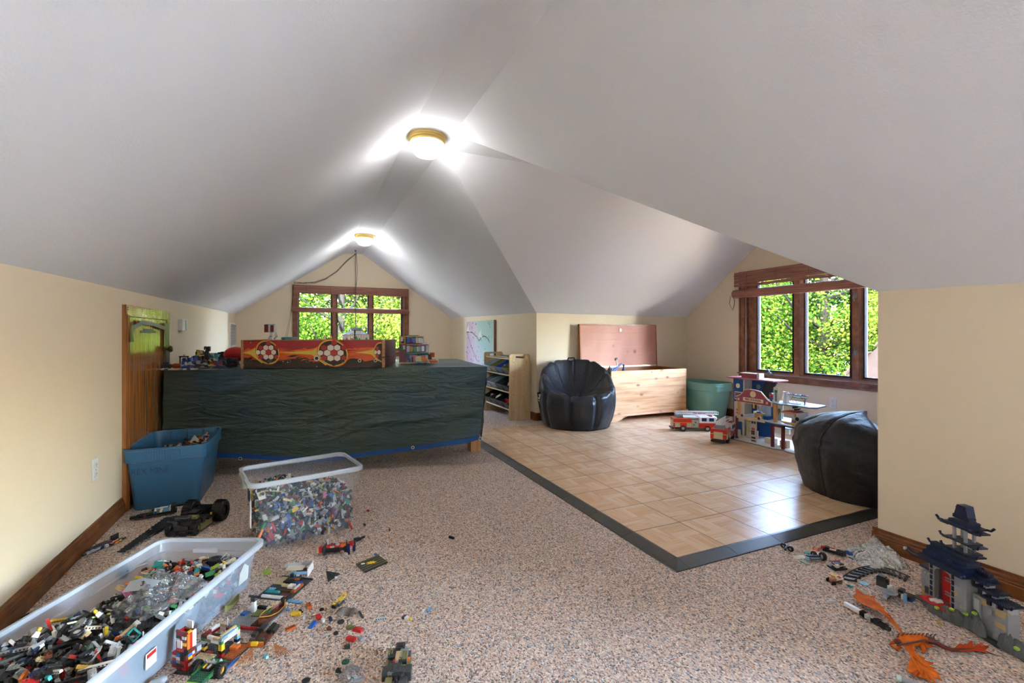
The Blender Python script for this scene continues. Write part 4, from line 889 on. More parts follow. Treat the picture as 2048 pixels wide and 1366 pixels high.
def fire_truck(label, loc, rz):
    t = thing('toy_fire_truck', label, 'toy truck', loc, rz, 'toy fire trucks')
    m_or = pm('truck_red', '#c2311c', .3); m_pan = pm('panel', '#b9b29c', .4)
    part(t, 'chassis', TC['dark'], (.01, .45, .018, .132, .022, .04))
    part(t, 'rear_body', m_or, (0, .185, .004, .146, .04, .135), bev=.004)
    part(t, 'stripe', TC['yellow'], (-.001, .186, .003, .147, .088, .094))
    for s in ((.012, .062, .0015, .148, .045, .085), (.132, .18, .0015, .148, .045, .085)): part(t, 'locker_door', m_pan, s)
    part(t, 'tail_panel', m_pan, (-.003, 0, .035, .115, .045, .11)); 
    for k in range(5): part(t, 'shutter_slat', TC['tan'], (-.005, -.003, .04, .11, .05+k*.012, .058+k*.012))
    part(t, 'tail_light', TC['red'], (-.004, 0, .010, .028, .05, .065)); part(t, 'tail_light', TC['red'], (-.004, 0, .122, .14, .05, .065))
    part(t, 'rear_bumper', TC['black'], (-.02, .004, .012, .138, .018, .036), bev=.003)
    part(t, 'pump_panel', pm('pump', '#a9a48f', .4), (.186, .255, .008, .142, .04, .125))
    for k, (x, z) in enumerate(((.20, .10), (.222, .095), (.24, .10), (.205, .07), (.235, .068))): 
        b = MB(); b.cyl((x, .148, z), (x, .002, z), .0055, n=10); b.build('gauge', TC['black' if k % 2 else 'light'], t)
    part(t, 'cab', TC['white'], (.258, .445, .006, .144, .085, .155), bev=.008)
    part(t, 'cab_base', m_or, (.258, .452, .004, .146, .036, .086), bev=.005)
    part(t, 'cab_window', TC['navy'], (.285, .335, .004, .146, .108, .142)); part(t, 'cab_window', TC['navy'], (.36, .41, .004, .146, .108, .142)); part(t, 'windscreen', TC['navy'], (.444, .449, .018, .132, .104, .146))
    part(t, 'light_bar', TC['red'], (.37, .40, .02, .13, .155, .168), bev=.003)
    part(t, 'turntable', TC['grey'], (.03, .10, .035, .115, .135, .165))
    part(t, 'roof_box', TC['white'], (.105, .255, .02, .13, .135, .15))
    L_ = ladder(t, .03, .47, .045, .105, .172, TC['white'], .03, 22)
    text('FIRE RESCUE', .022, TC['red'], L_, (.27, .044, .187), (math.pi/2, 0, 0), bold=.0006); 
    for x in (.095, .345):
        wheel(t, x, .0, .032, .032, .028, hub='light'); wheel(t, x, .15, .032, .032, -.028, hub='light')
    part(t, 'mirror', TC['black'], (.43, .445, -.012, -.004, .10, .13)); part(t, 'mirror', TC['black'], (.43, .445, .154, .162, .10, .13))
    return t
a1, a2 = F(1358, 868), F(1428, 876); ft1 = fire_truck('red and white toy fire truck seen side-on, ladder on top', (a1.x-.01, a1.y+.06, ZF), rad(-29))
a1 = F(1450, 893); v_ = Vector((a1.x, a1.y, 0)).normalized()
ft2 = fire_truck('toy fire truck parked tail towards the camera', (a1.x+.0, a1.y-.02, ZF), math.atan2(v_.y, v_.x)-rad(13)); ft2.scale = (.84, 1, 1)

# ---- toy fire station
fs = thing('toy_fire_station', 'open wooden toy fire station with several storeys and a tall blue tower', 'toy building', (3.84, 3.40, ZF), -math.pi/2)
m_lt = pm('board_light', '#d9cfc0', .4); m_edgeg = pm('board_edge', '#5b6064', .5); m_plat = pm('platform', '#a9bac8', .3); m_brk = pm('brick_print', '#a14a50', .45); m_brd = pm('brick_dark', '#7f2f35', .45); m_wd = pm('honey_wood', '#cf9550', .45); m_ply = pm('plywood', '#c9ae90', .5); m_bl = pm('tower_blue', '#19508f', .35); m_beige = pm('beige_panel', '#cbbcab', .45); m_cream = pm('cream_print', '#e4d2b4', .45)
def plate(name, pts, z, th=.012, m=m_plat):
    b = MB(); b.prism(pts, z, z+th*.5, m=1); b.prism(pts, z+th*.5, z+th, m=0); return b.build(name, [m, m_edgeg], fs)
plate('base_board', [(.10, .0), (.16, -.02), (.60, -.02), (.66, .01), (.72, -.02), (1.0, -.02), (1.05, .03), (1.05, .40), (.10, .40)], 0, m=m_lt)
plate('tower_base', [(-.03, .12), (.09, .08), (.09, .38), (-.03, .38)], 0, m=m_lt)
part(fs, 'tower_wall', m_bl, (.0, .115, .20, .212, .34, .575)); part(fs, 'tower_wall', m_beige, (.0, .115, .20, .212, .012, .34)); part(fs, 'tower_wall', m_bl, (.125, .36, .30, .312, .012, .575))
part(fs, 'tower_edge', m_brd, (-.008, 0, .196, .216, .012, .575)); part(fs, 'tower_post', m_beige, (.115, .127, .19, .312, .012, .575))
for z in (.255, .225, .195): b = MB(); b.cyl((.035, .199, z), (.035, .20, z), .009, n=12); b.build('red_dot', TC['red'], fs)
b = MB(); b.cyl((.045, .198, .50), (.045, .20, .50), .024, n=16); b.build('round_emblem', m_cream, fs); b = MB(); b.cyl((.20, .298, .50), (.20, .30, .50), .024, n=16); b.build('round_emblem', TC['grey'], fs)
part(fs, 'window_grid', m_lt, (.01, .105, .195, .2, .36, .44)); part(fs, 'window_panes', TC['navy'], (.018, .097, .192, .196, .37, .43)); 
for k in range(3): part(fs, 'window_bar', m_lt, (.018, .097, .190, .193, .385+k*.015, .388+k*.015))
part(fs, 'tower_roof', m_brk, (-.05, .47, .15, .36, .575, .588), bev=.002); part(fs, 'chimney', m_brk, (.07, .255, .22, .26, .588, .628)); part(fs, 'chimney_cap', m_ply, (.065, .26, .21, .27, .628, .636)); part(fs, 'chimney_side', TC['light'], (.26, .285, .20, .27, .588, .64))
part(fs, 'blue_base', m_bl, (.05, .09, .19, .2, .012, .14))
def stairs(name, s0, z0, s1, z1, d0, d1, n, m):
    b = MB()
    for i in range(n):
        s_ = s0+(s1-s0)*i/n; z_ = z0+(z1-z0)*i/n; b.box(min(s_, s_+(s1-s0)/n), max(s_, s_+(s1-s0)/n), d0, d1, z_-.006, z_)
        b.box(s_-.002, s_+.002, d0, d1, min(z_, z_+(z1-z0)/n), max(z_, z_+(z1-z0)/n))
    b.box(min(s0, s1), max(s0, s1), d1, d1+.004, min(z0, z1), max(z0, z1)) if 0 else None
    return b.build(name, m, fs)
stairs('steps', .40, .565, .30, .40, .24, .30, 9, TC['black']); stairs('steps', .69, .385, .80, .27, .10, .17, 7, TC['black'])
b = MB(); b.prism([(.335, .57), (.445, .57), (.375, .42), (.265, .42)], .225, .232, ax='y'); b.build('stair_side', TC['black'], fs)
for k in range(8): part(fs, 'step_edge', TC['dark'], (.35-.009*k, .435-.009*k, .221, .225, .553-.017*k, .556-.017*k))
# arched sign board
b = MB(); arch = [(.20, .375), (.56, .375), (.56, .41), (.53, .42), (.49, .455), (.455, .49), (.40, .50), (.34, .503), (.29, .495), (.265, .46), (.235, .435), (.20, .42)]
b.prism(arch, -.006, .004, ax='y'); sg = b.build('sign_board', m_brk, fs)
b = MB(); b.prism([(x+(x-.38)*.03, z+(.006 if z > .4 else -.004)) for x, z in arch], -.002, .010, ax='y'); b.build('sign_border', m_cream, fs)
part(sg, 'name_plate', m_cream, (.275, .485, -.009, -.006, .392, .425)); text('FIRE STATION', .027, m_brd, sg, (.38, -.0095, .408), (math.pi/2, 0, 0), bold=.0008)
b = MB(); b.cyl((.38, -.008, .463), (.38, -.006, .463), .030, n=20); b.cyl((.38, -.010, .463), (.38, -.008, .463), .012, n=14)
for k in range(4):
    a = rad(45+90*k); b.at((.38, -.009, .463), (math.pi/2, 0, a)); b.M = Matrix.Translation((.38, -.009, .463)) @ Matrix.Rotation(math.pi/2, 4, 'X') @ Matrix.Rotation(a, 4, 'Z'); b.prism([(.008, -.006), (.028, -.012), (.028, .012), (.008, .006)], 0, .002)
b.build('cross_emblem', m_cream, sg)
for z0 in range(4):
    for k in range(7): part(sg, 'printed_brick', m_brd, (.215+k*.05+(z0 % 2)*.025, .235+k*.05+(z0 % 2)*.025, -.0065, -.006, .385+z0*.018, .387+z0*.018)) if z0 < 2 or 1 < k < 5 else None
for x in (.225, .525): part(sg, 'wall_lamp', TC['light'], (x-.008, x+.008, -.014, -.006, .39, .41))
# posts, floors, walls
for x, z0, z1 in ((.205, .235, .38), (.585, .225, .40), (.89, .012, .225)): part(fs, 'post', m_wd, (x, x+.022, .0, .022, z0, z1))
plate('middle_floor', [(.18, .0), (.48, .0), (.62, -.03), (.80, -.02), (.90, -.03), (1.02, .02), (1.02, .32), (.18, .34)], .225)
plate('upper_floor', [(.55, .02), (.66, -.01), (.78, .03), (.88, .02), (.92, .08), (.88, .26), (.55, .28)], .40)
part(fs, 'balcony_front', m_ply, (.20, .50, -.008, .0, .215, .245), bev=.002)
for x in (.265, .445): b = MB(); b.cyl((x, -.012, .248), (x, -.002, .248), .022, n=18); b.build('balcony_disc', m_ply, fs); b = MB(); b.cyl((x, -.013, .248), (x, -.012, .248), .013, n=12); b.build('disc_print', TC['dark'], fs)
part(fs, 'room_wall', m_beige, (.23, .50, .24, .25, .235, .40)); part(fs, 'locker', pm('locker', '#93a3b6', .4), (.285, .40, .232, .24, .245, .38)); 
for k in range(2): part(fs, 'locker_door', pm('locker_d', '#a6b4c4', .4), (.29+k*.056, .338+k*.056, .229, .232, .25, .372))
part(fs, 'yellow_shutter', TC['yellow'], (.232, .25, .18, .184, .30, .385)); part(fs, 'shutter_frame', TC['brown'], (.25, .262, .18, .185, .29, .39)); part(fs, 'picture', TC['grey'], (.268, .28, .20, .204, .30, .37))
part(fs, 'blue_pillar', m_bl, (.455, .49, .14, .16, .235, .385)); part(fs, 'poster_wall', pm('poster', '#b9bca0', .5), (.50, .57, .12, .128, .235, .385)); part(fs, 'poster_edge', TC['yellow'], (.494, .50, .118, .13, .235, .385))
for k in range(5): part(fs, 'poster_mark', TC['dark'], (.515+k*.01, .52+k*.01, .117, .12, .31-(k % 2)*.02, .345))
part(fs, 'table_block', m_wd, (.36, .44, .04, .09, .237, .285)); part(fs, 'table_side', m_lt, (.35, .36, .035, .095, .237, .30)); part(fs, 'blue_helmet', m_bl, (.37, .42, .05, .08, .285, .297), bev=.003); part(fs, 'green_jar', TC['teal'], (.425, .445, .05, .07, .237, .275)); part(fs, 'bench', m_bl, (.45, .49, .04, .10, .237, .27))
b = MB(); b.lathe([(.0, .02), (.006, .018), (.016, 0), (0, 0)], 12, c=(.36, .10, .345)); b.build('hanging_lamp', m_wd, fs)
# lower storey
part(fs, 'red_frame', m_brd, (.18, .19, .0, .03, .012, .225)); part(fs, 'side_wall', m_beige, (.19, .24, .14, .15, .012, .225)); part(fs, 'yellow_window', TC['yellow'], (.215, .275, .11, .118, .075, .185)); part(fs, 'window_light', TC['light'], (.222, .24, .108, .11, .085, .175)); part(fs, 'window_light', TC['light'], (.249, .268, .108, .11, .085, .175))
part(fs, 'low_wall', m_beige, (.19, .22, .02, .03, .03, .10), (.19, .30, .16, .17, .012, .09)); part(fs, 'gear_panel', m_beige, (.335, .395, .02, .028, .012, .225)); part(fs, 'boots_print', TC['black'], (.345, .357, .017, .02, .08, .12), (.363, .375, .017, .02, .08, .12), (.345, .385, .017, .02, .045, .06), (.345, .385, .017, .02, .02, .03)); part(fs, 'helmet_print', TC['red'], (.348, .358, .017, .02, .125, .145), (.366, .376, .017, .02, .125, .145))
part(fs, 'signs_print', TC['dark'], (.345, .362, .018, .02, .185, .205), (.370, .387, .018, .02, .185, .205))
part(fs, 'bed_box', m_cream, (.40, .50, .12, .17, .012, .055), bev=.003); part(fs, 'shelf_plate', m_cream, (.42, .56, .24, .26, .10, .15)); part(fs, 'shelf_top', m_plat, (.41, .57, .22, .27, .15, .157))
for x in (.555, .655): part(fs, 'door_post', m_brd, (x, x+.022, .0, .02, .012, .225))
part(fs, 'door_lintel', m_brd, (.555, .677, .0, .02, .20, .226)); part(fs, 'crate', m_ply, (.60, .66, .06, .11, .012, .075))
for k in range(3): part(fs, 'crate_slat', m_wd, (.598, .662, .057, .06, .02+k*.018, .03+k*.018))
part(fs, 'lift_shaft', m_ply, (.73, .80, .08, .14, .012, .225)); part(fs, 'back_wall', m_beige, (.80, .86, .20, .21, .012, .225)); part(fs, 'blue_print', m_bl, (.82, .85, .196, .2, .10, .15))
part(fs, 'yellow_window', TC['yellow'], (.93, .98, .14, .146, .08, .18)); part(fs, 'window_light', m_lt, (.936, .953, .137, .14, .088, .172)); part(fs, 'window_light', m_lt, (.958, .975, .137, .14, .088, .172)); part(fs, 'end_wall', m_beige, (.98, 1.04, .16, .17, .012, .225)); part(fs, 'end_edge', m_brd, (1.035, 1.045, .15, .18, .012, .225))
part(fs, 'bed', m_wd, (.84, .90, .05, .10, .012, .05)); part(fs, 'bed_cover', TC['red'], (.90, .97, .06, .10, .012, .045))
# things on the middle and upper floors
part(fs, 'cabin', m_ply, (.66, .80, .03, .15, .237, .248)); part(fs, 'cabin_side', m_beige, (.79, .81, .0, .13, .237, .35)); b = MB(); b.cyl((.80, -.002, .30), (.80, .0, .30), .017, n=14); b.build('porthole', TC['black'], fs)
part(fs, 'cabin_back', m_lt, (.66, .79, .13, .138, .248, .345)); part(fs, 'cabin_roof', m_wd, (.65, .79, .0, .13, .335, .347)); part(fs, 'cabin_floor', m_wd, (.65, .79, .0, .012, .248, .262)); part(fs, 'cabin_roof_red', TC['red'], (.66, .78, .01, .12, .347, .351)); part(fs, 'little_seat', TC['grey'], (.71, .75, .05, .08, .25, .28), bev=.006); part(fs, 'gold_print', TC['gold'], (.69, .77, .126, .13, .29, .33))
part(fs, 'shelter_roof', m_brk, (.90, 1.02, .10, .22, .305, .315)); part(fs, 'shelter_top', m_lt, (.90, 1.02, .10, .22, .315, .319)); part(fs, 'shelter_post', m_beige, (.99, 1.01, .11, .20, .237, .305)); part(fs, 'shelter_post', TC['navy'], (.86, .875, .14, .18, .237, .33))
part(fs, 'tall_plate', m_lt, (.545, .595, .05, .056, .412, .545)); part(fs, 'green_top', TC['green'], (.557, .583, .047, .05, .50, .52)); part(fs, 'tree_print', pm('printgrey', '#76806f', .6), (.562, .578, .047, .05, .42, .50)); part(fs, 'beige_plate', m_beige, (.605, .655, .09, .1, .412, .51)); part(fs, 'white_edge', m_lt, (.655, .66, .06, .1, .412, .50))
b = MB(); b.grid(lambda u, v: (.515+.017*math.sin(v*math.pi)*math.cos(u*6.2832), .06+.017*math.sin(v*math.pi)*math.sin(u*6.2832), .462+.022*math.cos(v*math.pi)), 14, 8); b.build('red_figure', TC['red'], fs, smooth='all'); part(fs, 'figure_cap', TC['navy'], (.50, .53, .045, .075, .476, .488), bev=.004); part(fs, 'figure_body', TC['navy'], (.507, .523, .053, .067, .39, .442))
van = thing('toy_van', 'tiny pink and red toy van on the fire station terrace', 'toy car', (3.84+.03, 3.40-.86, ZF+.237), -math.pi/2)
part(van, 'body', pm('van_pink', '#b8406a', .3), (0, .085, 0, .05, .01, .045), bev=.006); part(van, 'roof', TC['white'], (.01, .07, .004, .046, .045, .052), bev=.003); part(van, 'window', TC['white'], (.012, .03, -.001, .051, .028, .04), (.036, .056, -.001, .051, .028, .04))
for x in (.018, .066): wheel(van, x, 0, .009, .009, .008); wheel(van, x, .05, .009, .009, -.008)
pl = thing('toy_plane', 'spindly blue, white and orange toy aircraft on the fire station top deck', 'toy plane', (3.84+.10, 3.40-.74, ZF+.413), -math.pi/2)
b = MB(); b.box(-.09, .10, -.02, .0, .075, .082); b.build('upper_wing', TC['sky'], pl); b = MB(); b.box(-.05, .08, -.015, .0, .055, .062); b.build('lower_wing', TC['green'], pl)
for k, (x0, x1) in enumerate(((-.08, -.03), (-.03, -.07), (.03, .07), (-.05, .0), (.02, .08))): b = MB(); b.tube([(x0, -.01, .078), (x1, -.01, .01)], .0022, 5); b.build('strut', TC['orange'], pl)
for k in range(9): part(pl, 'wing_block', TC[['white', 'navy', 'red', 'white', 'sky'][k % 5]], (-.08+k*.02, -.068+k*.02, -.018, -.004, .082, .088))
b = MB(); b.tube([(.07, -.02, .0), (.075, -.02, .055)], .003, 6); b.build('mast', TC['navy'], pl); part(pl, 'skid', TC['light'], (-.07, .02, -.02, .01, .0, .008))

# ---- brick apartment dollhouse on the tarpaulin with its little van
q = random.Random(17); dhx = Vector((.77, 4.045)); a = rad(24)
dh = thing('brick_dollhouse', 'tall many-coloured toy apartment block with three open floors, on the tarpaulin', 'toy building', (.765, 4.05, ZT+.008), rad(-20))
part(dh, 'base', TC['tan'], (0, .26, -.01, .10, 0, .008)); part(dh, 'side_wall', pm('maroon', '#7b4a5c', .4), (0, .055, 0, .05, .008, .10)); part(dh, 'side_wall', pm('plum', '#8a3f55', .4), (0, .055, 0, .05, .10, .165)); part(dh, 'side_wall', TC['gold'], (0, .055, 0, .05, .165, .235))
fl = [(.008, .09), (.09, .165), (.165, .235)]; cols = ['sky', 'white', 'light', 'pink', 'purple', 'tan', 'teal', 'gold', 'blue', 'white', 'light', 'grey']
for k, (z0, z1) in enumerate(fl):
    xm = [.245, .25, .20][k]
    part(dh, 'floor_slab', TC[['teal', 'pink', 'tan'][k]], (.055, xm, -.005, .09, z1-.006, z1)); part(dh, 'back_wall', TC[['light', 'white', 'tan'][k]], (.055, xm, .07, .08, z0, z1))
    x = .062
    while x < xm-.02:
        w_ = .012+.02*q.random(); part(dh, 'wall_panel', TC[cols[q.randrange(12)]], (x, x+w_, -.002, .01, z0+.006+.01*q.random(), z1-.012-.01*q.random())); x += w_+.004
for x, z, c in ((.012, .105, 'green'), (.02, .175, 'navy'), (.012, .19, 'white'), (.03, .12, 'light')): part(dh, 'side_window', TC[c], (x, x+.022, -.003, .0, z, z+.035))
part(dh, 'bay_window', TC['purple'], (.185, .225, -.02, .0, .10, .155)); part(dh, 'bay_glass', TC['white'], (.193, .217, -.022, -.02, .105, .15)); part(dh, 'roof_box', TC['light'], (.17, .205, -.01, .06, .175, .215)); part(dh, 'balcony', TC['white'], (.20, .245, -.01, .07, .165, .175), (.24, .245, -.01, .07, .175, .19)); part(dh, 'roof_garden', TC['green'], (.07, .16, 0, .07, .235, .243)); part(dh, 'roof_rail', TC['pink'], (.15, .17, 0, .05, .229, .238))
for k in range(8): x = .06+.023*k; part(dh, 'furniture', TC[['olive', 'blue', 'brown', 'teal', 'orange', 'navy', 'white', 'dorange'][k]], (x, x+.014, -.01, .004, .010, .03+.012*(k % 3)))
va = thing('toy_van', 'tiny teal, cream and orange van before the toy apartment block', 'toy car', (.885, 3.935, ZT+.008), rad(-20))
part(va, 'chassis', TC['sky'], (0, .10, 0, .04, .008, .018)); part(va, 'box', TC['tan'], (-.005, .045, 0, .04, .018, .065), bev=.002); part(va, 'cab', TC['orange'], (.047, .085, .002, .038, .018, .05), bev=.003); part(va, 'bonnet', TC['orange'], (.085, .10, .002, .038, .018, .03))
for x in (.022, .078): wheel(va, x, 0, .010, .010, .008, hub='white'); wheel(va, x, .04, .010, .010, -.008, hub='white')
br_ = thing('brick_figure', 'small dark brown and orange brick build beside the toy apartment block', 'toy', (1.03, 4.0, ZT+.008), rad(10))
part(br_, 'block', TC['brown'], (-.02, .01, 0, .03, .03, .075), bev=.002); part(br_, 'wing', TC['dorange'], (0, .035, 0, .02, .05, .09)); part(br_, 'foot', TC['orange'], (.0, .06, -.01, .03, 0, .02)); part(br_, 'tip', TC['white'], (.055, .075, 0, .02, .005, .03))

# ---- brick-built castle gate with pagoda tower
A_ = F(1843, 1195); ca = thing('brick_castle', 'grey brick castle gate with navy roofs, red doors and a pagoda tower', 'toy castle', (A_.x, A_.y, .002), rad(-111))
CG = pm('castle_grey', '#8f9296', .4); CD = pm('castle_rock', '#55585a', .45); CN = pm('castle_navy', '#15243f', .4); CL = pm('castle_light', '#a9abac', .4); CT = pm('castle_tan', '#b39a6a', .4)
def studs(b, x0, x1, y0, y1, z, p=.008, M=None):
    nx, ny = max(1, round((x1-x0)/p)), max(1, round((y1-y0)/p))
    for i in range(nx):
        for j in range(ny): b.cyl((x0+(i+.5)*(x1-x0)/nx, y0+(j+.5)*(y1-y0)/ny, z), (x0+(i+.5)*(x1-x0)/nx, y0+(j+.5)*(y1-y0)/ny, z+.0018), .0024, n=6)
def brickwall(x0, x1, y0, y1, z0, z1, m=CG, name='wall_brick'):
    """courses of bricks, each its own part"""
    z = z0; r_ = 0
    while z < z1-.004:
        x = x0-(r_ % 2)*.016; h_ = min(.0192, z1-z)
        while x < x1-.001:
            e = min(x1, x+.032); s_ = max(x0, x)
            if e-s_ > .003: part(ca, name, CT if q.random() < .06 else m, (s_+.0003, e-.0003, y0, y1, z+.0003, z+h_))
            x = e if x > x0 else s_+(e-s_)
        z += h_; r_ += 1
part(ca, 'base_plate', TC['dark'], (-.01, .30, -.03, .05, 0, .004), (.30, .37, -.02, .05, 0, .004))
brickwall(0, .05, .0, .03, .004, .105); part(ca, 'wing_window', CD, (.018, .034, -.004, .0, .03, .055)); 
for k in range(4): part(ca, 'merlon', CL, (.0+k*.013, .008+k*.013, -.003, .03, .105, .112))
def rock(x, y, w, h):
    b = MB(); sd_ = q.random()*9; b.grid(lambda u, v: (lambda d: (x+d.x*w*(1+.3*noise.noise(d*2+Vector((sd_, 0, 0)))), y+d.y*w*.7, max(.002, d.z*h*(1+.25*noise.noise(d*3+Vector((0, sd_, 0)))))))(Vector((math.sin(v*1.6)*math.cos(u*6.2832), math.sin(v*1.6)*math.sin(u*6.2832), math.cos(v*1.6)))), 9, 5); return b.build('rock', CD, ca)
for x, y, w, h in ((.07, -.035, .025, .035), (.10, -.045, .03, .03), (.135, -.04, .028, .045), (.17, -.03, .025, .05), (.215, -.012, .024, .075), (.235, -.02, .02, .05), (.31, -.01, .028, .055), (.335, .0, .03, .05), (.36, .01, .02, .02), (.19, -.02, .02, .05)): rock(x, y, w, h)
for x, y, z in ((.165, -.05, .05), (.20, -.035, .055), (.225, -.03, .072), (.345, -.02, .03), (.12, -.06, .03)): part(ca, 'moss_piece', TC['lime'], (x-.006, x+.006, y-.004, y+.006, z-.004, z+.004), bev=.001)
# gate block
part(ca, 'step_plate', TC['red'], (.045, .145, -.055, -.002, .028, .034)); part(ca, 'step_tile', TC['white'], (.07, .10, -.04, -.012, .034, .037), (.08, .09, -.048, -.004, .034, .0375))
brickwall(.045, .062, -.014, .03, .034, .175, CL, 'gate_brick'); brickwall(.128, .145, -.014, .03, .034, .165, CL, 'gate_brick'); part(ca, 'gate_floor', CG, (.05, .15, -.01, .05, .02, .034))
for x in (.050, .133):
    for k in range(6): part(ca, 'blue_tile', CN, (x, x+.009, -.0165, -.014, .038+k*.021, .055+k*.021)); part(ca, 'tile_frame', CL, (x-.001, x+.010, -.0155, -.014, .055+k*.021, .058+k*.021))
part(ca, 'gate_jamb', CD, (.062, .078, -.008, .02, .034, .15)); b = MB(); b.prism([(.062, .135), (.07, .15), (.095, .158), (.12, .15), (.128, .135), (.128, .168), (.062, .168)], -.012, .0, ax='y'); b.build('gate_arch', CL, ca)
for x in (.079, .104): part(ca, 'red_door', TC['red'], (x, x+.024, .004, .009, .036, .15))
for z in (.062, .072, .115, .125): part(ca, 'door_bar', TC['grey'], (.092, .115, .001, .004, z, z+.004))
for k in range(10): part(ca, 'cornice_tooth', CL, (.046+k*.0102, .053+k*.0102, -.018, -.012, .166, .178))
part(ca, 'cornice', CL, (.042, .15, -.012, .03, .168, .174))
brickwall(.148, .192, -.022, .03, .034, .17, CG, 'tower_brick')
def roof(x0, x1, y0, y1, zb, zt, name='roof', n=3, over=.006):
    """pitched stud-covered roof, slopes in y"""
    b = MB(); ym = (y0+y1)/2
    for k in range(n):
        f0, f1 = k/n, (k+1)/n
        for s in (-1, 1):
            ya = (y0 if s < 0 else y1)+(ym-(y0 if s < 0 else y1))*f0; yb = ym
            b.box(x0-over+k*.003, x1+over-k*.003, min(ya, yb), max(ya, yb), zb+(zt-zb)*f0, zb+(zt-zb)*(f0+.34))
            studs(b, x0-over+k*.003, x1+over-k*.003, min(ya, ya+(ym-(y0 if s < 0 else y1))/n), max(ya, ya+(ym-(y0 if s < 0 else y1))/n), zb+(zt-zb)*(f0+.34))
    return b.build(name, CN, ca)
roof(.045, .195, -.05, .05, .176, .238, 'gate_roof', 4)
def horn(x, y, z, dx, dy, l=.03, name='roof_horn'):
    b = MB(); b.tube([(x, y, z), (x+dx*l*.6, y+dy*l*.6, z+.001), (x+dx*l, y+dy*l, z+.012)], [.0042, .004, .0045], 5); return b.build(name, CN, ca)
horn(.04, -.05, .19, -1, -.3, .035); horn(.05, .0, .235, -1, -.1, .022); horn(.03, -.03, .168, -1, -.3, .05); horn(.20, -.052, .185, 1, -.4, .02); part(ca, 'wing_roof', CN, (.0, .05, -.01, .035, .125, .135)); part(ca, 'horn_tip', TC['light'], (-.030, -.022, -.048, -.040, .178, .188))
# pagoda tower
px0, px1, py0, py1 = .122, .178, -.005, .035
for z0, z1 in ((.238, .288), (.290, .338)):
    for x in (px0+.004, px1-.012):
        for y in (py0, py1-.008): part(ca, 'tower_post', CG, (x, x+.008, y, y+.008, z0, z1))
for z, e in ((.286, .022), (.250, .018), (.338, .030)):
    part(ca, 'tower_tray', CN, (px0-.01, px1+.01, py0-.01, py1+.01, z, z+.005))
    for sx_ in (-1, 1):
        x = px0-.008 if sx_ < 0 else px1+.008; part(ca, 'eave_plate', CN, (min(x, x+sx_*e), max(x, x+sx_*e), py0-.006, py1+.006, z-.004, z+.001)); horn(x+sx_*e, py0, z, sx_, -.2, .012)
part(ca, 'top_plate', CN, (px0-.02, px1+.022, py0-.014, py1+.014, .343, .349)); roof(px0, px1, py0-.008, py1+.008, .349, .385, 'tower_roof', 2, .004)
b = MB(); b.prism([(px0+.006, .38), (px1-.002, .38), (px1-.010, .418), (px0+.016, .418)], py0+.004, py1-.004, ax='y'); b.build('tower_cap', CN, ca); b = MB()
for k in range(5):
    for j in range(4): b.cyl((px0+.015+k*.0075, py0+.004, .385+j*.008), (px0+.015+k*.0075, py0+.0025, .385+j*.008), .0023, n=6)
b.build('cap_studs', CN, ca)['kind'] = 'stuff'
for sx_ in (-1, 1): horn(px0-.02 if sx_ < 0 else px1+.02, py0-.012, .347, sx_, -.2, .022); horn(px0-.02 if sx_ < 0 else px1+.02, py1+.012, .347, sx_, .2, .022)
# stepped side wing
brickwall(.192, .31, .0, .035, .004, .125); part(ca, 'buttress', CL, (.205, .222, -.008, 0, .02, .115)); brickwall(.275, .315, -.012, .0, .02, .12, CG, 'buttress_brick')
for k, (x0, x1, z) in enumerate(((.192, .245, .155), (.215, .275, .135), (.245, .315, .115))):
    z += .03
    for j in range(4): part(ca, 'window_post', CL if j % 2 else TC['black'], (x0+j*(x1-x0)/4, x0+(j+.7)*(x1-x0)/4, -.004+k*-.002, .03, z-.03, z-.006))
    b = MB(); b.box(x0-.006, x1+.006, -.018-k*.003, .04, z-.006, z); studs(b, x0-.006, x1+.006, -.018-k*.003, .04, z); b.build('wing_roof', CN, ca); horn(x1+.004, -.014, z-.003, 1, -.3, .014)
roof(.195, .24, -.008, .036, .185, .215, 'upper_wing_roof', 2, .003)
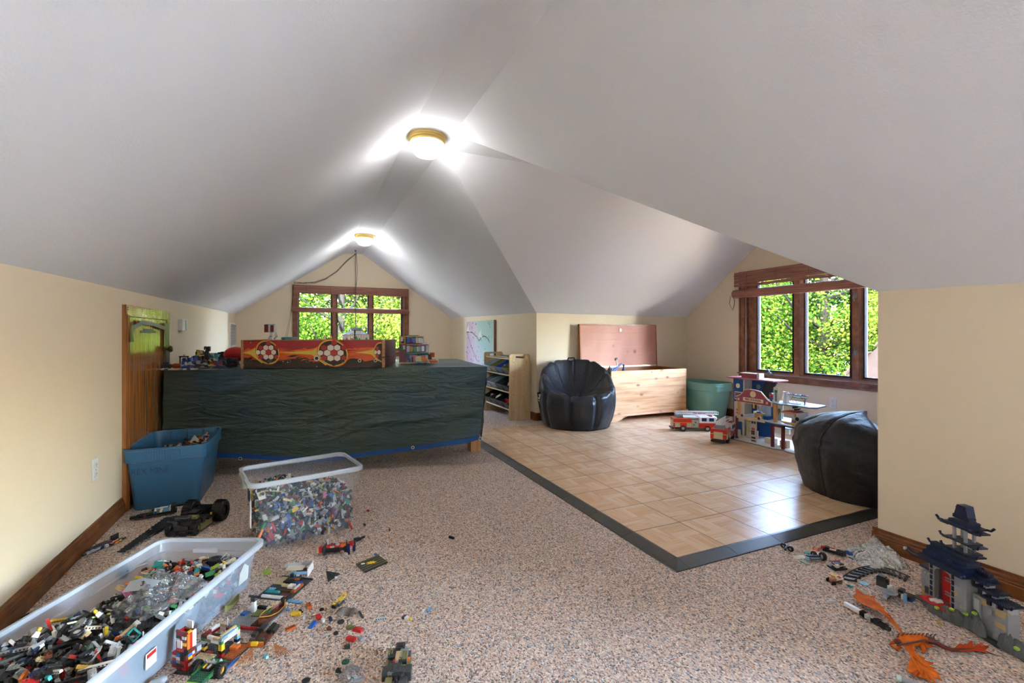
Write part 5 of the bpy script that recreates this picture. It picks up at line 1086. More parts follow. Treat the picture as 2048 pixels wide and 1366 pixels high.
# ================================================================== loose bricks, bins and brick-built models
for n, h in dict(tdark='#2a2b2c', clearblue='#7fb6c8', copper='#a86a3c', silver='#a9adb2', dgreen='#22543a', bone='#d8cfb6', plum='#7b2f48').items(): TC[n] = pm(n, h)
CN_ = dict(black='black', dark='dark grey', grey='mid grey', light='light grey', white='white', red='red', dred='dark red', blue='blue', navy='navy', sky='pale blue', yellow='yellow', orange='orange', green='green', lime='lime green', tan='tan', brown='brown', teal='teal', pink='pink', purple='purple', olive='olive', gold='gold', dorange='rust orange', tdark='charcoal', clearblue='glassy blue', copper='copper', silver='silver', dgreen='dark green', bone='bone white', plum='plum')
PIT = .008
def pc_mesh(kind, col):
    b = MB(); k = kind[0]; p = PIT
    def st(nx, ny, z, x0=0, y0=0):
        for i in range(nx):
            for j in range(ny): b.cyl((x0+(i+.5)*p, y0+(j+.5)*p, z), (x0+(i+.5)*p, y0+(j+.5)*p, z+.0018), .0025, n=6)
    if k in ('brick', 'plate', 'tile'):
        nx, ny = kind[1:]; h = {'brick': .0096, 'plate': .0032, 'tile': .0032}[k]; b.at((-nx*p/2, -ny*p/2, 0)); b.box(0, nx*p, 0, ny*p, 0, h)
        if k != 'tile' and nx*ny <= 64: st(nx, ny, h)
    elif k == 'slope': nx, ny = kind[1:]; b.at((-nx*p/2, -ny*p/2, 0)); b.prism([(0, 0), (nx*p, 0), (nx*p, .0096), (nx*p-p, .0096), (0, .0015)], 0, ny*p, ax='y'); b.M = b.M; st(1, ny, .0096, (nx-1)*p)
    elif k == 'beam':
        n = kind[1]; r = .0037; o = [(r*math.cos(rad(a))-0, r*math.sin(rad(a))) for a in range(90, 271, 36)]+[((n-1)*p+r*math.cos(rad(a)), r*math.sin(rad(a))) for a in range(-90, 91, 36)]
        b.at((-(n-1)*p/2, -.004, .0037)); b.prism(o, 0, .0075, ax='y')
        for i in range(n): b.cyl((i*p, -.0002, 0), (i*p, .0077, 0), .0024, n=8, m=1)
    elif k == 'axle': L_ = kind[1]*p; b.box(-L_/2, L_/2, -.0024, .0024, .0012, .0030); b.box(-L_/2, L_/2, -.0009, .0009, 0, .0045)
    elif k == 'cone': b.lathe([(.0078, 0), (.0078, .003), (.003, .016), (.0024, .018), (0, .018)], 12)
    elif k == 'gear':
        r = kind[1]*.004; b.lathe([(.003, 0), (r*.85, 0), (r*.85, .005), (.003, .005), (.003, 0)], 18)
        for i in range(kind[1]*4): b.M = Matrix.Rotation(i*6.2832/(kind[1]*4), 4, 'Z'); b.box(r*.82, r, -.0012, .0012, 0, .005)
    elif k == 'frame': w_, h_ = kind[1]*p, kind[2]*p; b.box(-w_/2, w_/2, -.004, .004, 0, .0025); b.box(-w_/2, w_/2, -.004, .004, h_-.0025, h_); b.box(-w_/2, -w_/2+.0025, -.004, .004, 0, h_); b.box(w_/2-.0025, w_/2, -.004, .004, 0, h_)
    elif k == 'panel': w_, h_ = kind[1]*p, kind[2]*p; b.box(-w_/2, w_/2, -h_/2, h_/2, 0, .0012); b.box(-w_/2, w_/2, -h_/2, -h_/2+.0015, 0, .008); b.box(-w_/2, w_/2, h_/2-.0015, h_/2, 0, .008)
    elif k == 'round': r = kind[1]*.004; b.lathe([(0, 0), (r, 0), (r, .003), (r*.9, .0034), (0, .0034)], 14); b.cyl((0, 0, .0034), (0, 0, .005), .0025, n=6)
    elif k == 'curve': b.tube([(.028*math.cos(a*.26), .028*math.sin(a*.26), .004) for a in range(7)], [.0035]*7, 6)
    elif k == 'tyre': r = kind[1]*.004; b.lathe([(r*.58, 0), (r*.92, 0), (r, r*.12), (r, r*.6), (r*.92, r*.75), (r*.58, r*.75), (r*.55, r*.37), (r*.58, 0)], 20); b.lathe([(.0, r*.5), (r*.2, r*.5), (r*.54, r*.6), (r*.56, r*.2), (0, r*.25)], 12, m=1)
    elif k == 'figure': b.box(-.008, .008, -.004, .004, .0, .012); b.prism([(-.008, .012), (.008, .012), (.0055, .026), (-.0055, .026)], -.004, .004, ax='y', m=1); b.lathe([(0, .038), (.0045, .037), (.0052, .034), (.0052, .030), (.004, .027), (0, .026)], 10, m=2)
    me = b.mesh(kind[0], [TC[col]]+([TC['black']] if k in ('beam',) else [TC['light']] if k == 'tyre' else [TC['white'], TC['yellow']] if k == 'figure' else [])); me.name = kind[0]; return me
PM = {}
PHR = dict(brick='studded brick', plate='studded plate', tile='flat tile', slope='sloped brick', beam='perforated beam', axle='thin axle rod', cone='small cone', gear='toothed gear wheel', frame='window frame', panel='walled panel', round='round plate', curve='curved hose piece', tyre='tyre on hub', figure='little figure')
KN = dict(brick='toy_brick', plate='toy_plate', tile='toy_tile', slope='slope_brick', beam='perforated_bar', axle='toy_axle', cone='toy_cone', gear='toy_gear', frame='window_frame_piece', panel='panel_piece', round='round_plate', curve='curved_piece', tyre='tyre_piece', figure='toy_figure')
NU = ['', 'one', 'two', 'three', 'four', 'five', 'six', 'seven', 'eight', 'nine', 'ten', 'eleven', 'twelve', 'thirteen']
def piece(kind, col, loc, rot, where, group=None, label=None):
    key = (kind, col)
    if key not in PM: PM[key] = pc_mesh(kind, col)
    o = bpy.data.objects.new(KN[kind[0]], PM[key]); C.objects.link(o); o.location = loc; o.rotation_euler = rot
    sz = {'brick': lambda k: '%s-by-%s ' % (NU[k[1]], NU[k[2]]), 'beam': lambda k: NU[k[1]]+'-hole '}
    sz.update({q: sz['brick'] for q in ('plate', 'tile', 'slope', 'frame', 'panel')}); z_ = sz[kind[0]](kind) if kind[0] in sz else ''
    return tag(o, label or '%s %s%s %s' % (CN_[col], z_, PHR[kind[0]], where), 'toy piece', group)
POOL = [('brick', 2, 4)]*5+[('brick', 2, 2)]*3+[('brick', 1, 4)]*2+[('brick', 1, 2), ('plate', 2, 6), ('plate', 4, 4), ('plate', 4, 8), ('plate', 2, 4), ('plate', 1, 6), ('tile', 2, 2), ('tile', 1, 6), ('tile', 2, 4), ('slope', 2, 2), ('slope', 3, 2), ('slope', 2, 4), ('beam', 5), ('beam', 9), ('beam', 7), ('beam', 13), ('axle', 6), ('axle', 10), ('cone',), ('gear', 3), ('gear', 5), ('frame', 4, 3), ('frame', 2, 3), ('panel', 4, 3), ('panel', 6, 4), ('round', 2), ('round', 4), ('curve',), ('tyre', 4), ('figure',)]
DARKP = ['black']*9+['dark']*6+['grey']*4+['light']*3+['tdark']*4+['white']*3+['red']*2+['navy']*2+['yellow', 'orange', 'teal', 'green', 'lime', 'tan', 'brown', 'gold', 'blue', 'silver', 'bone']
MIXP = ['white']*6+['red']*3+['dark']*6+['grey']*6+['light']*5+['black']*7+['navy']*5+['blue']*3+['yellow']*2+['green']*2+['tan']*3+['orange', 'orange', 'teal', 'lime', 'navy', 'brown', 'pink', 'purple', 'bone', 'bone', 'dred', 'sky']
BROWNP = ['brown']*4+['tan']*5+['dark']*4+['black']*4+['orange', 'dorange', 'grey', 'white', 'bone', 'red']
def fill(name, label, fn, n, pal, seed, size=(.012, .034)):
    """joined mass of tiny pieces under the countable ones"""
    r = random.Random(seed); cols = sorted(set(pal)); b = MB()
    for i in range(n):
        p = fn(r); a, c, d = r.uniform(*size), r.uniform(.006, .018), r.choice((.0032, .0096, .0096)); b.M = Matrix.Translation(p) @ Euler((r.random()*6, r.random()*6, r.random()*6)).to_matrix().to_4x4()
        b.box(-a/2, a/2, -c/2, c/2, -d/2, d/2, cols.index(r.choice(pal)))
    o = b.build(name, [TC[c] for c in cols]); return tag(o, label, 'toy pieces', kind='stuff')
def heap(M, fn, n, pal, seed, where, group, lift=.004, tilt=.9, pool=POOL):
    r = random.Random(seed)
    for i in range(n):
        p = fn(r, i/n); w_ = M @ Vector(p)
        piece(r.choice(pool), r.choice(pal), (w_.x, w_.y, w_.z+lift), (r.gauss(0, tilt*.5), r.gauss(0, tilt*.5), r.random()*6.28), where, group)
def bin_mat(name, h, clear, rough=.22):
    m = bpy.data.materials.new(name); m.use_nodes = True; n = m.node_tree; p = n.nodes['Principled BSDF']; p.inputs['Base Color'].default_value = hexc(h)+(1,); p.inputs['Roughness'].default_value = rough; p.inputs['Specular IOR Level'].default_value = .6
    t = n.nodes.new('ShaderNodeBsdfTransparent'); mx = n.nodes.new('ShaderNodeMixShader'); mx.inputs[0].default_value = 1-clear; n.links.new(t.outputs[0], mx.inputs[1]); n.links.new(p.outputs[0], mx.inputs[2]); n.links.new(mx.outputs[0], n.nodes['Material Output'].inputs[0]); return m
m_clear = bin_mat('clear_bin_plastic', '#c9dcf2', .64); m_clear2 = bin_mat('frosted_bin_plastic', '#d3dff0', .86); m_rim = bin_mat('clear_bin_rim', '#dde8f5', .35)
def clearbin(label, loc, rz, w, l, h, taper, r=.045, mm=None):
    t = thing('storage_bin', label, 'bin', loc, rz)
    def ringset(secs): 
        rings = [[(x, y, z) for x, y in rrect(w-2*i, l-2*i, max(.01, rr), 6)] for z, i, rr in secs]; n = len(rings[0]); vs = sum(rings, [])
        return vs, [(j*n+i, j*n+(i+1) % n, (j+1)*n+(i+1) % n, (j+1)*n+i) for j in range(len(rings)-1) for i in range(n)], n, len(rings)
    b = MB(); vs, fs, n, k = ringset([(0, taper+.012, r), (.006, taper, r), (h*.72, taper*.3+.004, r), (h*.74, taper*.28-.002, r), (h-.012, 0, r)]); fs.append(tuple(range(n-1, -1, -1))); b.add(vs, fs); b.build('wall', mm or m_clear, t, smooth=True)
    b = MB(); vs, fs, n, k = ringset([(h-.022, -.008, r), (h-.018, -.012, r), (h, -.013, r), (h+.003, -.008, r), (h+.002, .002, r-.002), (h-.012, .002, r-.002)]); b.add(vs, fs); b.build('rim', m_rim, t, smooth=True)
    return t
# ---- long low bin
LBM = Matrix.Translation((-.532, 1.915, 0)) @ Matrix.Rotation(rad(-24.5), 4, 'Z')
lb = clearbin('long low clear storage bin heaped with dark brick pieces, along the knee wall', (-.532, 1.915, .001), rad(-24.5), .43, .90, .17, .028)
b = MB(); b.box(-.05, .05, .40, .412, .135, .15); b.build('grip', m_rim, lb)
b = MB(); b.add([(.199, .30, .05), (.201, .36, .05), (.206, .36, .10), (.205, .33, .125), (.205, .30, .10)], [(0, 1, 2, 3, 4)]); b.build('house_sticker', bin_mat('sticker', '#dfe6e4', .2), lb)
b = MB(); b.box(.206, .2075, -.17, -.13, .06, .105); s_ = b.build('warning_label', m_white, lb); b = MB(); b.box(.2075, .208, -.167, -.133, .09, .101); b.build('label_band', TC['red'], s_)
H1 = lambda x, y: .098+.030*noise.noise(Vector((x*7, y*6, 2)))+.018*math.cos(x*7)+(.028 if y < -.05 else 0)+.02*math.exp(-((y+.2)/.12)**2)
WH1 = 'in the heap in the long clear bin'
NUM = ['', 'one', 'two', 'three', 'four', 'five', 'six', 'seven', 'eight', 'nine', 'ten', 'eleven', 'twelve', 'thirteen']
WH1 = lambda x, y: ['at the near end of', 'in the near half of', 'midway along', 'in the far half of', 'at the far end of'][min(4, int((y+.41)/.165))]+' the long clear bin'
fill('loose_brick_mass', 'mixed small brick pieces filling the long clear bin', lambda r: (lambda x, y: LBM @ Vector((x, y, .012+r.random()*(H1(x, y)-.012))))(r.uniform(-.18, .18), r.uniform(-.41, .41)), 2300, DARKP[:32]+['white', 'red'], 31)
r = random.Random(32)
for i in range(300):
    x, y = r.uniform(-.17, .17), r.uniform(-.40, .40); w_ = LBM @ Vector((x, y, H1(x, y)))
    pal = MIXP if y > .12 and r.random() < .75 else DARKP
    piece(r.choice(POOL), r.choice(pal), (w_.x, w_.y, w_.z), (r.gauss(0, .45), r.gauss(0, .45), r.random()*6.28), WH1(x, y), 'pieces heaped in the long clear bin')
def bigring(u, v, z, R_, r_, rx, ry, label, col='black'):
    p = F(u, v, z); t = thing('rubber_ring', label, 'tyre', p, 0, rot=(rx, ry, 0)); b = MB(); b.tube([(R_*math.cos(a*.196), R_*math.sin(a*.196), 0) for a in range(32)], r_, 10, closed=True); b.build('tyre', TC[col], t, smooth='all')
    b = MB()
    for a in range(32): b.at((0, 0, 0), (0, 0, a*.196)); b.box(R_+r_*.8, R_+r_*1.04, -.0015, .0015, -r_*.4, r_*.4)
    b.build('tread', TC[col], t)['kind'] = 'stuff'; return t
bigring(153, 1302, .135, .062, .0115, rad(-8), rad(6), 'big thin black tyre lying flat on the heap in the long clear bin')
bigring(150, 1258, .12, .028, .004, rad(35), 0, 'small dark wheel ring in the long clear bin, behind the big thin tyre', 'tdark')
t = thing('tyre_piece', 'chunky black tyre on a rod against the side of the long clear bin', 'tyre', F(236, 1147, .12), rad(20)); wheel(t, 0, 0, 0, .024, .03, 'x', tread=True); b = MB(); b.tube([(0, 0, 0), (.09, .0, .01)], .002, 6); b.build('rod', TC['silver'], t)
t = thing('tyre_piece', 'fat black wheel with grey hub in the far part of the long clear bin', 'tyre', F(430, 1127, .11), 0); wheel(t, 0, 0, 0, .026, .022, 'z', tread=True, hub='dark')
# plastic part bags
def bag_mat(name, h, clear, bump=.8):
    m = bpy.data.materials.new(name); m.use_nodes = True; n = m.node_tree; p = n.nodes['Principled BSDF']; p.inputs['Base Color'].default_value = hexc(h)+(1,); p.inputs['Roughness'].default_value = .12; p.inputs['Specular IOR Level'].default_value = 1
    tc = n.nodes.new('ShaderNodeTexCoord'); z = n.nodes.new('ShaderNodeTexNoise'); z.inputs['Scale'].default_value = 26; z.inputs['Detail'].default_value = 3; z.inputs['Distortion'].default_value = 1.5; n.links.new(tc.outputs['Object'], z.inputs[0])
    bp = n.nodes.new('ShaderNodeBump'); bp.inputs['Strength'].default_value = bump; bp.inputs['Distance'].default_value = .03; n.links.new(z.outputs[0], bp.inputs['Height']); n.links.new(bp.outputs[0], p.inputs['Normal'])
    g = n.nodes.new('ShaderNodeBsdfGlossy'); g.inputs['Roughness'].default_value = .08; g.inputs[0].default_value = (.9, .93, .97, 1); n.links.new(bp.outputs[0], g.inputs['Normal'])
    t = n.nodes.new('ShaderNodeBsdfTransparent'); m1 = n.nodes.new('ShaderNodeMixShader'); m1.inputs[0].default_value = 1-clear; n.links.new(t.outputs[0], m1.inputs[1]); n.links.new(p.outputs[0], m1.inputs[2])
    m2 = n.nodes.new('ShaderNodeMixShader'); f = n.nodes.new('ShaderNodeFresnel'); f.inputs[0].default_value = 1.9; n.links.new(bp.outputs[0], f.inputs['Normal']); n.links.new(f.outputs[0], m2.inputs[0]); n.links.new(m1.outputs[0], m2.inputs[1]); n.links.new(g.outputs[0], m2.inputs[2]); n.links.new(m2.outputs[0], n.nodes['Material Output'].inputs[0]); return m
m_bag = bag_mat('part_bag', '#c3ccd6', .82, 1.0); m_foil = bag_mat('foil_bag', '#f0f3f3', .30, 1.0)
m_foil.node_tree.nodes['Principled BSDF'].inputs['Metallic'].default_value = .7
def bag(name, label, loc, rz, out, h, m, seed, tilt=(0, 0)):
    """crumpled bag over outline out (list of xy), highest in the middle"""
    t = thing(name, label, 'bag', loc, rz, rot=(tilt[0], tilt[1], rz)); c = Vector((sum(p[0] for p in out)/len(out), sum(p[1] for p in out)/len(out)))
    b = MB(); N = len(out)*8
    def P_(u, v):
        k = u*len(out); i = int(k) % len(out); f = k-int(k); e = Vector(out[i]).lerp(Vector(out[(i+1) % len(out)]), f); p = e.lerp(c, v); s_ = math.sin(v*math.pi/2)**.7
        cr_ = noise.noise(Vector((p.x*26, p.y*26, seed)))*.5+noise.noise(Vector((p.x*60, p.y*60, seed+3)))*.25
        return (p.x, p.y, max(.0006, h*s_*(.75+cr_)))
    b.grid(P_, N, 14); b.build('film', m, t, smooth=False, weld=True)
    b = MB(); b.add([(p[0], p[1], .0004) for p in out], [tuple(range(len(out)))]); b.build('underside', m, t); return t
p3 = F(315, 1195, .13); bg1 = bag('parts_bag', 'clear plastic parts bag printed with a 3, on the heap in the long clear bin', (p3.x, p3.y, .125), rad(-20), [(-.10, -.10), (-.05, -.13), (.02, -.12), (.07, -.06), (.12, .0), (.14, .06), (.06, .05), (.0, .10), (-.05, .14), (-.07, .05)], .095, m_bag, 3, (rad(8), rad(-6)))
b = MB(); b.add([(-.07, -.045, .07), (.03, -.06, .078), (.05, -.03, .085), (-.02, -.015, .095), (-.065, -.01, .085)], [(0, 1, 2, 3, 4)]); pp = b.build('printed_band', bin_mat('bag_print', '#aab4c2', .15), bg1); text('3', .022, mat('print_ink', '#23262c', .5), pp, (-.005, -.040, .089), (rad(25), 0, rad(10)), bold=.0006)
# ---- tall clear tub
CB = (.0, 2.715); CM = Matrix.Translation((CB[0], CB[1], 0)) @ Matrix.Rotation(rad(12.4), 4, 'Z')
cb = clearbin('tall clear storage bin full of mixed bricks, standing before the tarpaulined table', (CB[0], CB[1], .001), rad(12.4), .525, .36, .335, .035, .05, m_clear2)
b = MB(); b.box(-.285, -.262, -.075, .075, .285, .338); b.build('latch_handle', bin_mat('latch', '#b7b8a8', .3), cb, bevel=.008, seg=2)
b = MB(); b.box(-.262, -.258, -.12, -.07, .24, .29, 1); b.box(-.256, -.252, -.12, -.07, .11, .24, 0); b.build('product_label', [m_white, TC['navy']], cb)
H2 = lambda x, y: .225+.022*noise.noise(Vector((x*8, y*8, 5)))-.05*max(0, x)*2+(.045 if x < -.02 and y > -.1 else 0)*(1-abs(x+.11)*4)
WH2 = 'in the tall clear bin'
fill('loose_brick_mass', 'mixed small brick pieces filling the tall clear bin', lambda r: (lambda x, y: CM @ Vector((x*(.86+.14*min(1, y*0+.5)), y, .015+r.random()*(H2(x, y)-.015))))(r.uniform(-.232, .232), r.uniform(-.145, .145)), 2300, ['navy']*6+['dark']*6+['black']*6+['grey']*4+['light']*3+['white']*2+['red', 'blue', 'green', 'tan', 'orange', 'brown'], 41, (.015, .055))
r = random.Random(42); BP = [k for k in POOL if k[0] not in ('tyre',)]
for i in range(130):
    x, y = r.uniform(-.215, .215), r.uniform(-.13, .13); w_ = CM @ Vector((x, y, H2(x, y)-.004)); piece(r.choice(POOL), r.choice(DARKP if x < .05 else MIXP), (w_.x, w_.y, w_.z), (r.gauss(0, .45), r.gauss(0, .45), r.random()*6.28), ['at the latch end', 'in the middle', 'at the plain end'][min(2, int((x+.215)/.145))]+' on top in the tall clear bin', 'pieces on top in the tall clear bin')
for i in range(150):
    z = .03+r.random()*.19; tp_ = .035*(1-z/.335)+.020
    if i % 5: x, y, rz = r.uniform(-.205, .205), -.18+tp_, rad(12.4)
    else: x, y, rz = -.262+tp_, r.uniform(-.12, .12), rad(102.4)
    w_ = CM @ Vector((x, y, z)); k_ = r.choice(BP[:24]+[('brick', 2, 6), ('plate', 4, 6), ('plate', 6, 6), ('tile', 2, 6), ('frame', 4, 4), ('panel', 4, 4), ('beam', 9)])
    o = piece(k_, r.choice(MIXP), w_, (0, 0, 0), ['low', 'halfway up', 'high'][min(2, int((z-.03)/.065))]+' against the wall of the tall clear bin', 'pieces showing through the wall of the tall clear bin')
    o.rotation_euler = (Matrix.Rotation(rz, 3, 'Z') @ Matrix.Rotation(r.choice((0, math.pi/2, math.pi/2))+r.gauss(0, .12), 3, 'X') @ Matrix.Rotation(r.random()*6.28, 3, 'Z' if r.random() < .8 else 'Y')).to_euler()
# ---- heap in the blue tote
TM = Matrix.Translation((-.738, 3.66, 0)) @ Matrix.Rotation(rad(-1), 4, 'Z'); H3 = lambda x, y: .262+.05*x/.2+.035*max(0, (y+.1)/.3)+.015*noise.noise(Vector((x*9, y*9, 1)))
fill('loose_brick_mass', 'brown and grey brick pieces filling the blue tote', lambda r: (lambda x, y: TM @ Vector((x, y, .18+r.random()*(H3(x, y)-.18))))(r.uniform(-.15, .15), r.uniform(-.23, .23)), 1300, BROWNP, 51)
heap(TM, lambda r, i: (lambda x, y: (x, y, H3(x, y)))(r.uniform(-.14, .15), r.uniform(-.22, .23)), 70, BROWNP, 52, 'in the heap in the blue tote', 'pieces heaped in the blue tote')
t = thing('toy_sail', 'pale triangular sail piece sticking out of the heap in the blue tote', 'toy piece', TM @ Vector((.07, .12, .30)), rad(20)); b = MB(); b.prism([(-.035, 0), (.04, 0), (.0, .055)], 0, .003, ax='y'); b.build('sail', TC['bone'], t); b = MB(); b.box(-.03, .04, -.004, .004, -.004, .004); b.build('boom', TC['dorange'], t)

# ---- free-standing models: spec "part colour x0 x1 y0 y1 z0 z1 [s]" in mm
def model(name, label, cat, u, v, deg, spec, z=.001, loc=None, group=None, tilt=(0, 0)):
    p = loc if loc is not None else F(u, v, z)
    t = thing(name, label, cat, (p[0], p[1], p[2] if len(p) > 2 else z), 0, group, rot=(rad(tilt[0]), rad(tilt[1]), rad(deg)))
    for ln in spec.strip().split('\n'):
        w = ln.split()
        if not w: continue
        nm, c = w[0], TC[w[1]]; a = [float(x)/1000 for x in w[2:8] if x not in ('s', 'm')]; b = MB()
        if nm[:5] == 'wheel': wheel(t, a[0], a[1], a[2], a[3], a[4], 'xyz'[int(a[5]*1000)] if len(a) > 5 else 'y', hub=w[1], tread=True); continue
        if w[-1] == 'c': b.cyl((a[0], a[2], a[4]), (a[1], a[3], a[5]), float(w[-2])/1000, n=12)
        else:
            b.box(*a)
            if w[-1] == 's': studs(b, a[0], a[1], a[2], a[3], a[5])
        b.build(nm, c, t)
    return t
# ================================================================== brick-built models on the carpet, seen one by one
RC = random.Random(77)
def jumble(x0, x1, y0, y1, z0, z1, n, cols, seed, nm='block'):
    r = random.Random(seed); o = []
    for i in range(n):
        a, b_, c = r.uniform(.12, .4)*(x1-x0), r.uniform(.15, .45)*(y1-y0), r.uniform(.15, .4)*(z1-z0)
        x, y, z = r.uniform(x0, x1-a), r.uniform(y0, y1-b_), r.uniform(z0, z1-c)
        o.append('%s %s %.1f %.1f %.1f %.1f %.1f %.1f%s' % (nm, r.choice(cols), x, x+a, y, y+b_, z, z+c, ' s' if r.random() < .35 and a > 9 else ''))
    return '\n'.join(o)
# black armoured car with fat rear tyre
bat = model('brick_car', 'large black brick-built armoured car with fat rear tyres, beside the blue tote', 'toy car', 388, 1056, 68, '''
chassis black -110 95 -38 38 12 26
nose black -120 -95 -34 -6 10 24
nose black -120 -95 6 34 10 24
flank olive -70 30 -62 -44 12 40
flank tdark -60 50 44 70 12 46 s
hood_slab tdark -60 10 -44 44 30 52
wedge dark -86 -60 -30 30 26 42
far_plate black 20 70 -30 60 50 64 s
bonnet tdark -95 -20 -30 30 26 40
side_plate tdark -60 40 -52 -38 14 44
side_plate tdark -60 40 38 52 14 44
cockpit black -25 45 -24 24 40 62
canopy tdark -20 30 -18 18 62 72
wing_plate black -10 70 -70 -40 40 46 s
wing_plate black -10 70 40 70 40 46 s
tail_block black 60 110 -34 34 40 66 s
orange_pin yellow 30 36 -60 -54 46 56
orange_pin yellow 62 68 -60 -54 46 56
headlight bone -60 -52 -28 -14 40 47
exhaust dark 108 124 -10 10 30 50
armour_slab dark -70 -40 -50 -20 36 46
armour_slab dark -30 0 -58 -34 44 50
wheel black 92 -44 44 46 -44 1
wheel black 92 44 44 46 44 1
wheel black -80 -40 26 26 -22 1
wheel black -80 40 26 26 22 1
'''+jumble(-90, 60, -64, 76, 20, 74, 40, ['black', 'tdark', 'dark', 'black', 'olive'], 61, 'armour_piece'))
model('brick_aircraft', 'flat black brick aircraft with tiny blue and white cockpit bits, before the blue tote', 'toy plane', 320, 1030, 8, '''
hull black -95 80 -26 26 8 18 s
nose black -135 -95 -16 16 8 14
tail_rod black 60 130 -5 5 34 44
rail dark -110 70 -38 -32 6 12
rail tdark -110 70 32 38 6 12
canopy sky 15 45 -14 10 18 40
white_arm white 0 12 -20 20 20 34
white_arm white 44 50 -18 18 20 44
blue_block blue -24 -14 -24 -14 18 32
white_cap white -24 -14 -24 -14 32 42
red_pin red -72 -60 -34 -26 14 20
fin tdark 55 75 -30 30 18 52
green_bit olive -50 -38 12 24 18 28
'''+jumble(-40, 60, -24, 24, 18, 44, 16, ['black', 'dark', 'white', 'tdark', 'grey', 'silver'], 62, 'deck_piece'))
model('grey_bits', 'scatter of tiny grey joint pieces linked beside the grey brick walker', 'toy piece', 0, 0, 30, jumble(-60, 60, -60, 60, 0, 10, 14, ['dark', 'grey', 'tdark', 'silver'], 83, 'joint'), loc=F(850, 1345, .002)) if 0 else None
bat.scale = (1.12, 1.2, 1.25)
# long toothed black strip
t = thing('toothed_wing', 'long flat black piece with saw-toothed edges, between the black car and the long clear bin', 'toy piece', (0, 0, 0)); a, c = F(242, 1108, .004), F(345, 1040, .004); d_ = (c-a); L_ = d_.length; d_.normalize(); n_ = Vector((-d_.y, d_.x, 0)); pl_ = []
for i in range(15): f = i/14; w_ = .018+.03*f; pl_ += [tuple((a+d_*L_*f+n_*w_)[:2]), tuple((a+d_*L_*(f+.035)+n_*(w_-.006))[:2])]
for i in range(14, -1, -1): f = i/14; w_ = .018+.03*f; pl_ += [tuple((a+d_*L_*(f+.035)-n_*(w_-.006))[:2]), tuple((a+d_*L_*f-n_*w_)[:2])]
b = MB(); b.prism(pl_[::-1], .012, .017); b.build('blade', pm('matt_navy', '#15171d', .6), t)
for f in (.15, .55, .9): p = a+d_*L_*f; b = MB(); b.cyl((p.x, p.y, .0), (p.x, p.y, .012), .006, n=8); b.build('peg', TC['black'], t)
b = MB(); p = a+d_*L_*.62+n_*.02; b.cyl((p.x, p.y, .0), (p.x, p.y, .0185), .005, n=10); b.build('white_stud', TC['white'], t)
# grey and blue blaster shaped build by the skirting
a, c = F(172, 1112, .004), F(268, 1066, .004); an = math.degrees(math.atan2(c.y-a.y, c.x-a.x))
model('brick_blaster', 'long grey and blue brick-built ray gun lying beside the knee wall baseboard', 'toy gun', 0, 0, an, '''
barrel silver 0 70 -5 5 6 16 s
barrel_tip dark -14 2 -4 4 7 14
frame_rod black -20 60 18 22 4 9
frame_rod navy 40 130 -3 3 12 18
plate dark 30 130 4 34 12 16 s
blue_tube navy 66 110 -8 4 4 14
red_pin red 118 130 4 12 14 20
white_knob white 82 96 -18 -6 4 16
arm white 130 175 -6 0 6 12
arm black 120 190 -16 -10 4 10
yellow_bit yellow 128 142 -22 -14 4 12
yellow_bit yellow 150 160 -22 -14 6 14
disc black 150 190 24 30 2 30
stock tdark 60 120 34 40 4 10
'''+jumble(100, 170, -24, 6, 2, 18, 10, ['black', 'dark', 'white', 'silver', 'red'], 64, 'trigger_piece'), loc=(a.x, a.y, .002))
a, c = F(20, 1254, .004), F(92, 1210, .004); an = math.degrees(math.atan2(c.y-a.y, c.x-a.x))
model('brick_strip', 'thin navy, white and tan strip of bricks lying between long clear bin and baseboard', 'toy piece', 0, 0, an, jumble(0, 130, -8, 8, 0, 12, 16, ['navy', 'white', 'tan', 'red', 'dark', 'black'], 65, 'strip_piece'), loc=(a.x, a.y, .002))
# red and black robot
model('brick_robot', 'red and black brick robot lying on its side by the tall clear bin', 'toy robot', 672, 1100, -18, '''
torso black -50 30 -18 18 12 34
disc dark -42 -36 -26 22 2 44
chest red -30 0 -20 -4 34 44 s
grey_plate light -12 6 -24 -12 36 42
grey_plate light 12 28 -20 -8 44 50
arm red -66 -50 -14 0 10 36
arm_tip tan -76 -66 -10 6 8 30
shoulder red 18 34 -14 10 30 46
waist dred 34 52 -8 8 16 28
hip tdark 50 66 -14 14 8 36
leg navy 64 78 -24 -16 0 46
leg navy 84 96 6 14 0 50
knee red 70 92 -14 6 34 52
knee_cap pink 74 86 -20 -8 28 38
claw tdark 60 64 -16 -12 44 64
sword silver -30 -24 -8 -4 46 70
foot silver 60 70 -34 -26 0 10
'''+jumble(-60, 60, -20, 24, 10, 46, 22, ['red', 'black', 'dred', 'tdark', 'orange', 'navy', 'light'], 66, 'armour_piece'), loc=F(668, 1106, .002))
model('brick_chain', 'dark tangle of linked brick pieces behind the red and black robot', 'toy piece', 0, 0, 20, jumble(-30, 45, -16, 18, 0, 12, 18, ['navy', 'black', 'dark', 'tdark'], 67, 'link'), loc=F(712, 1082, .002))
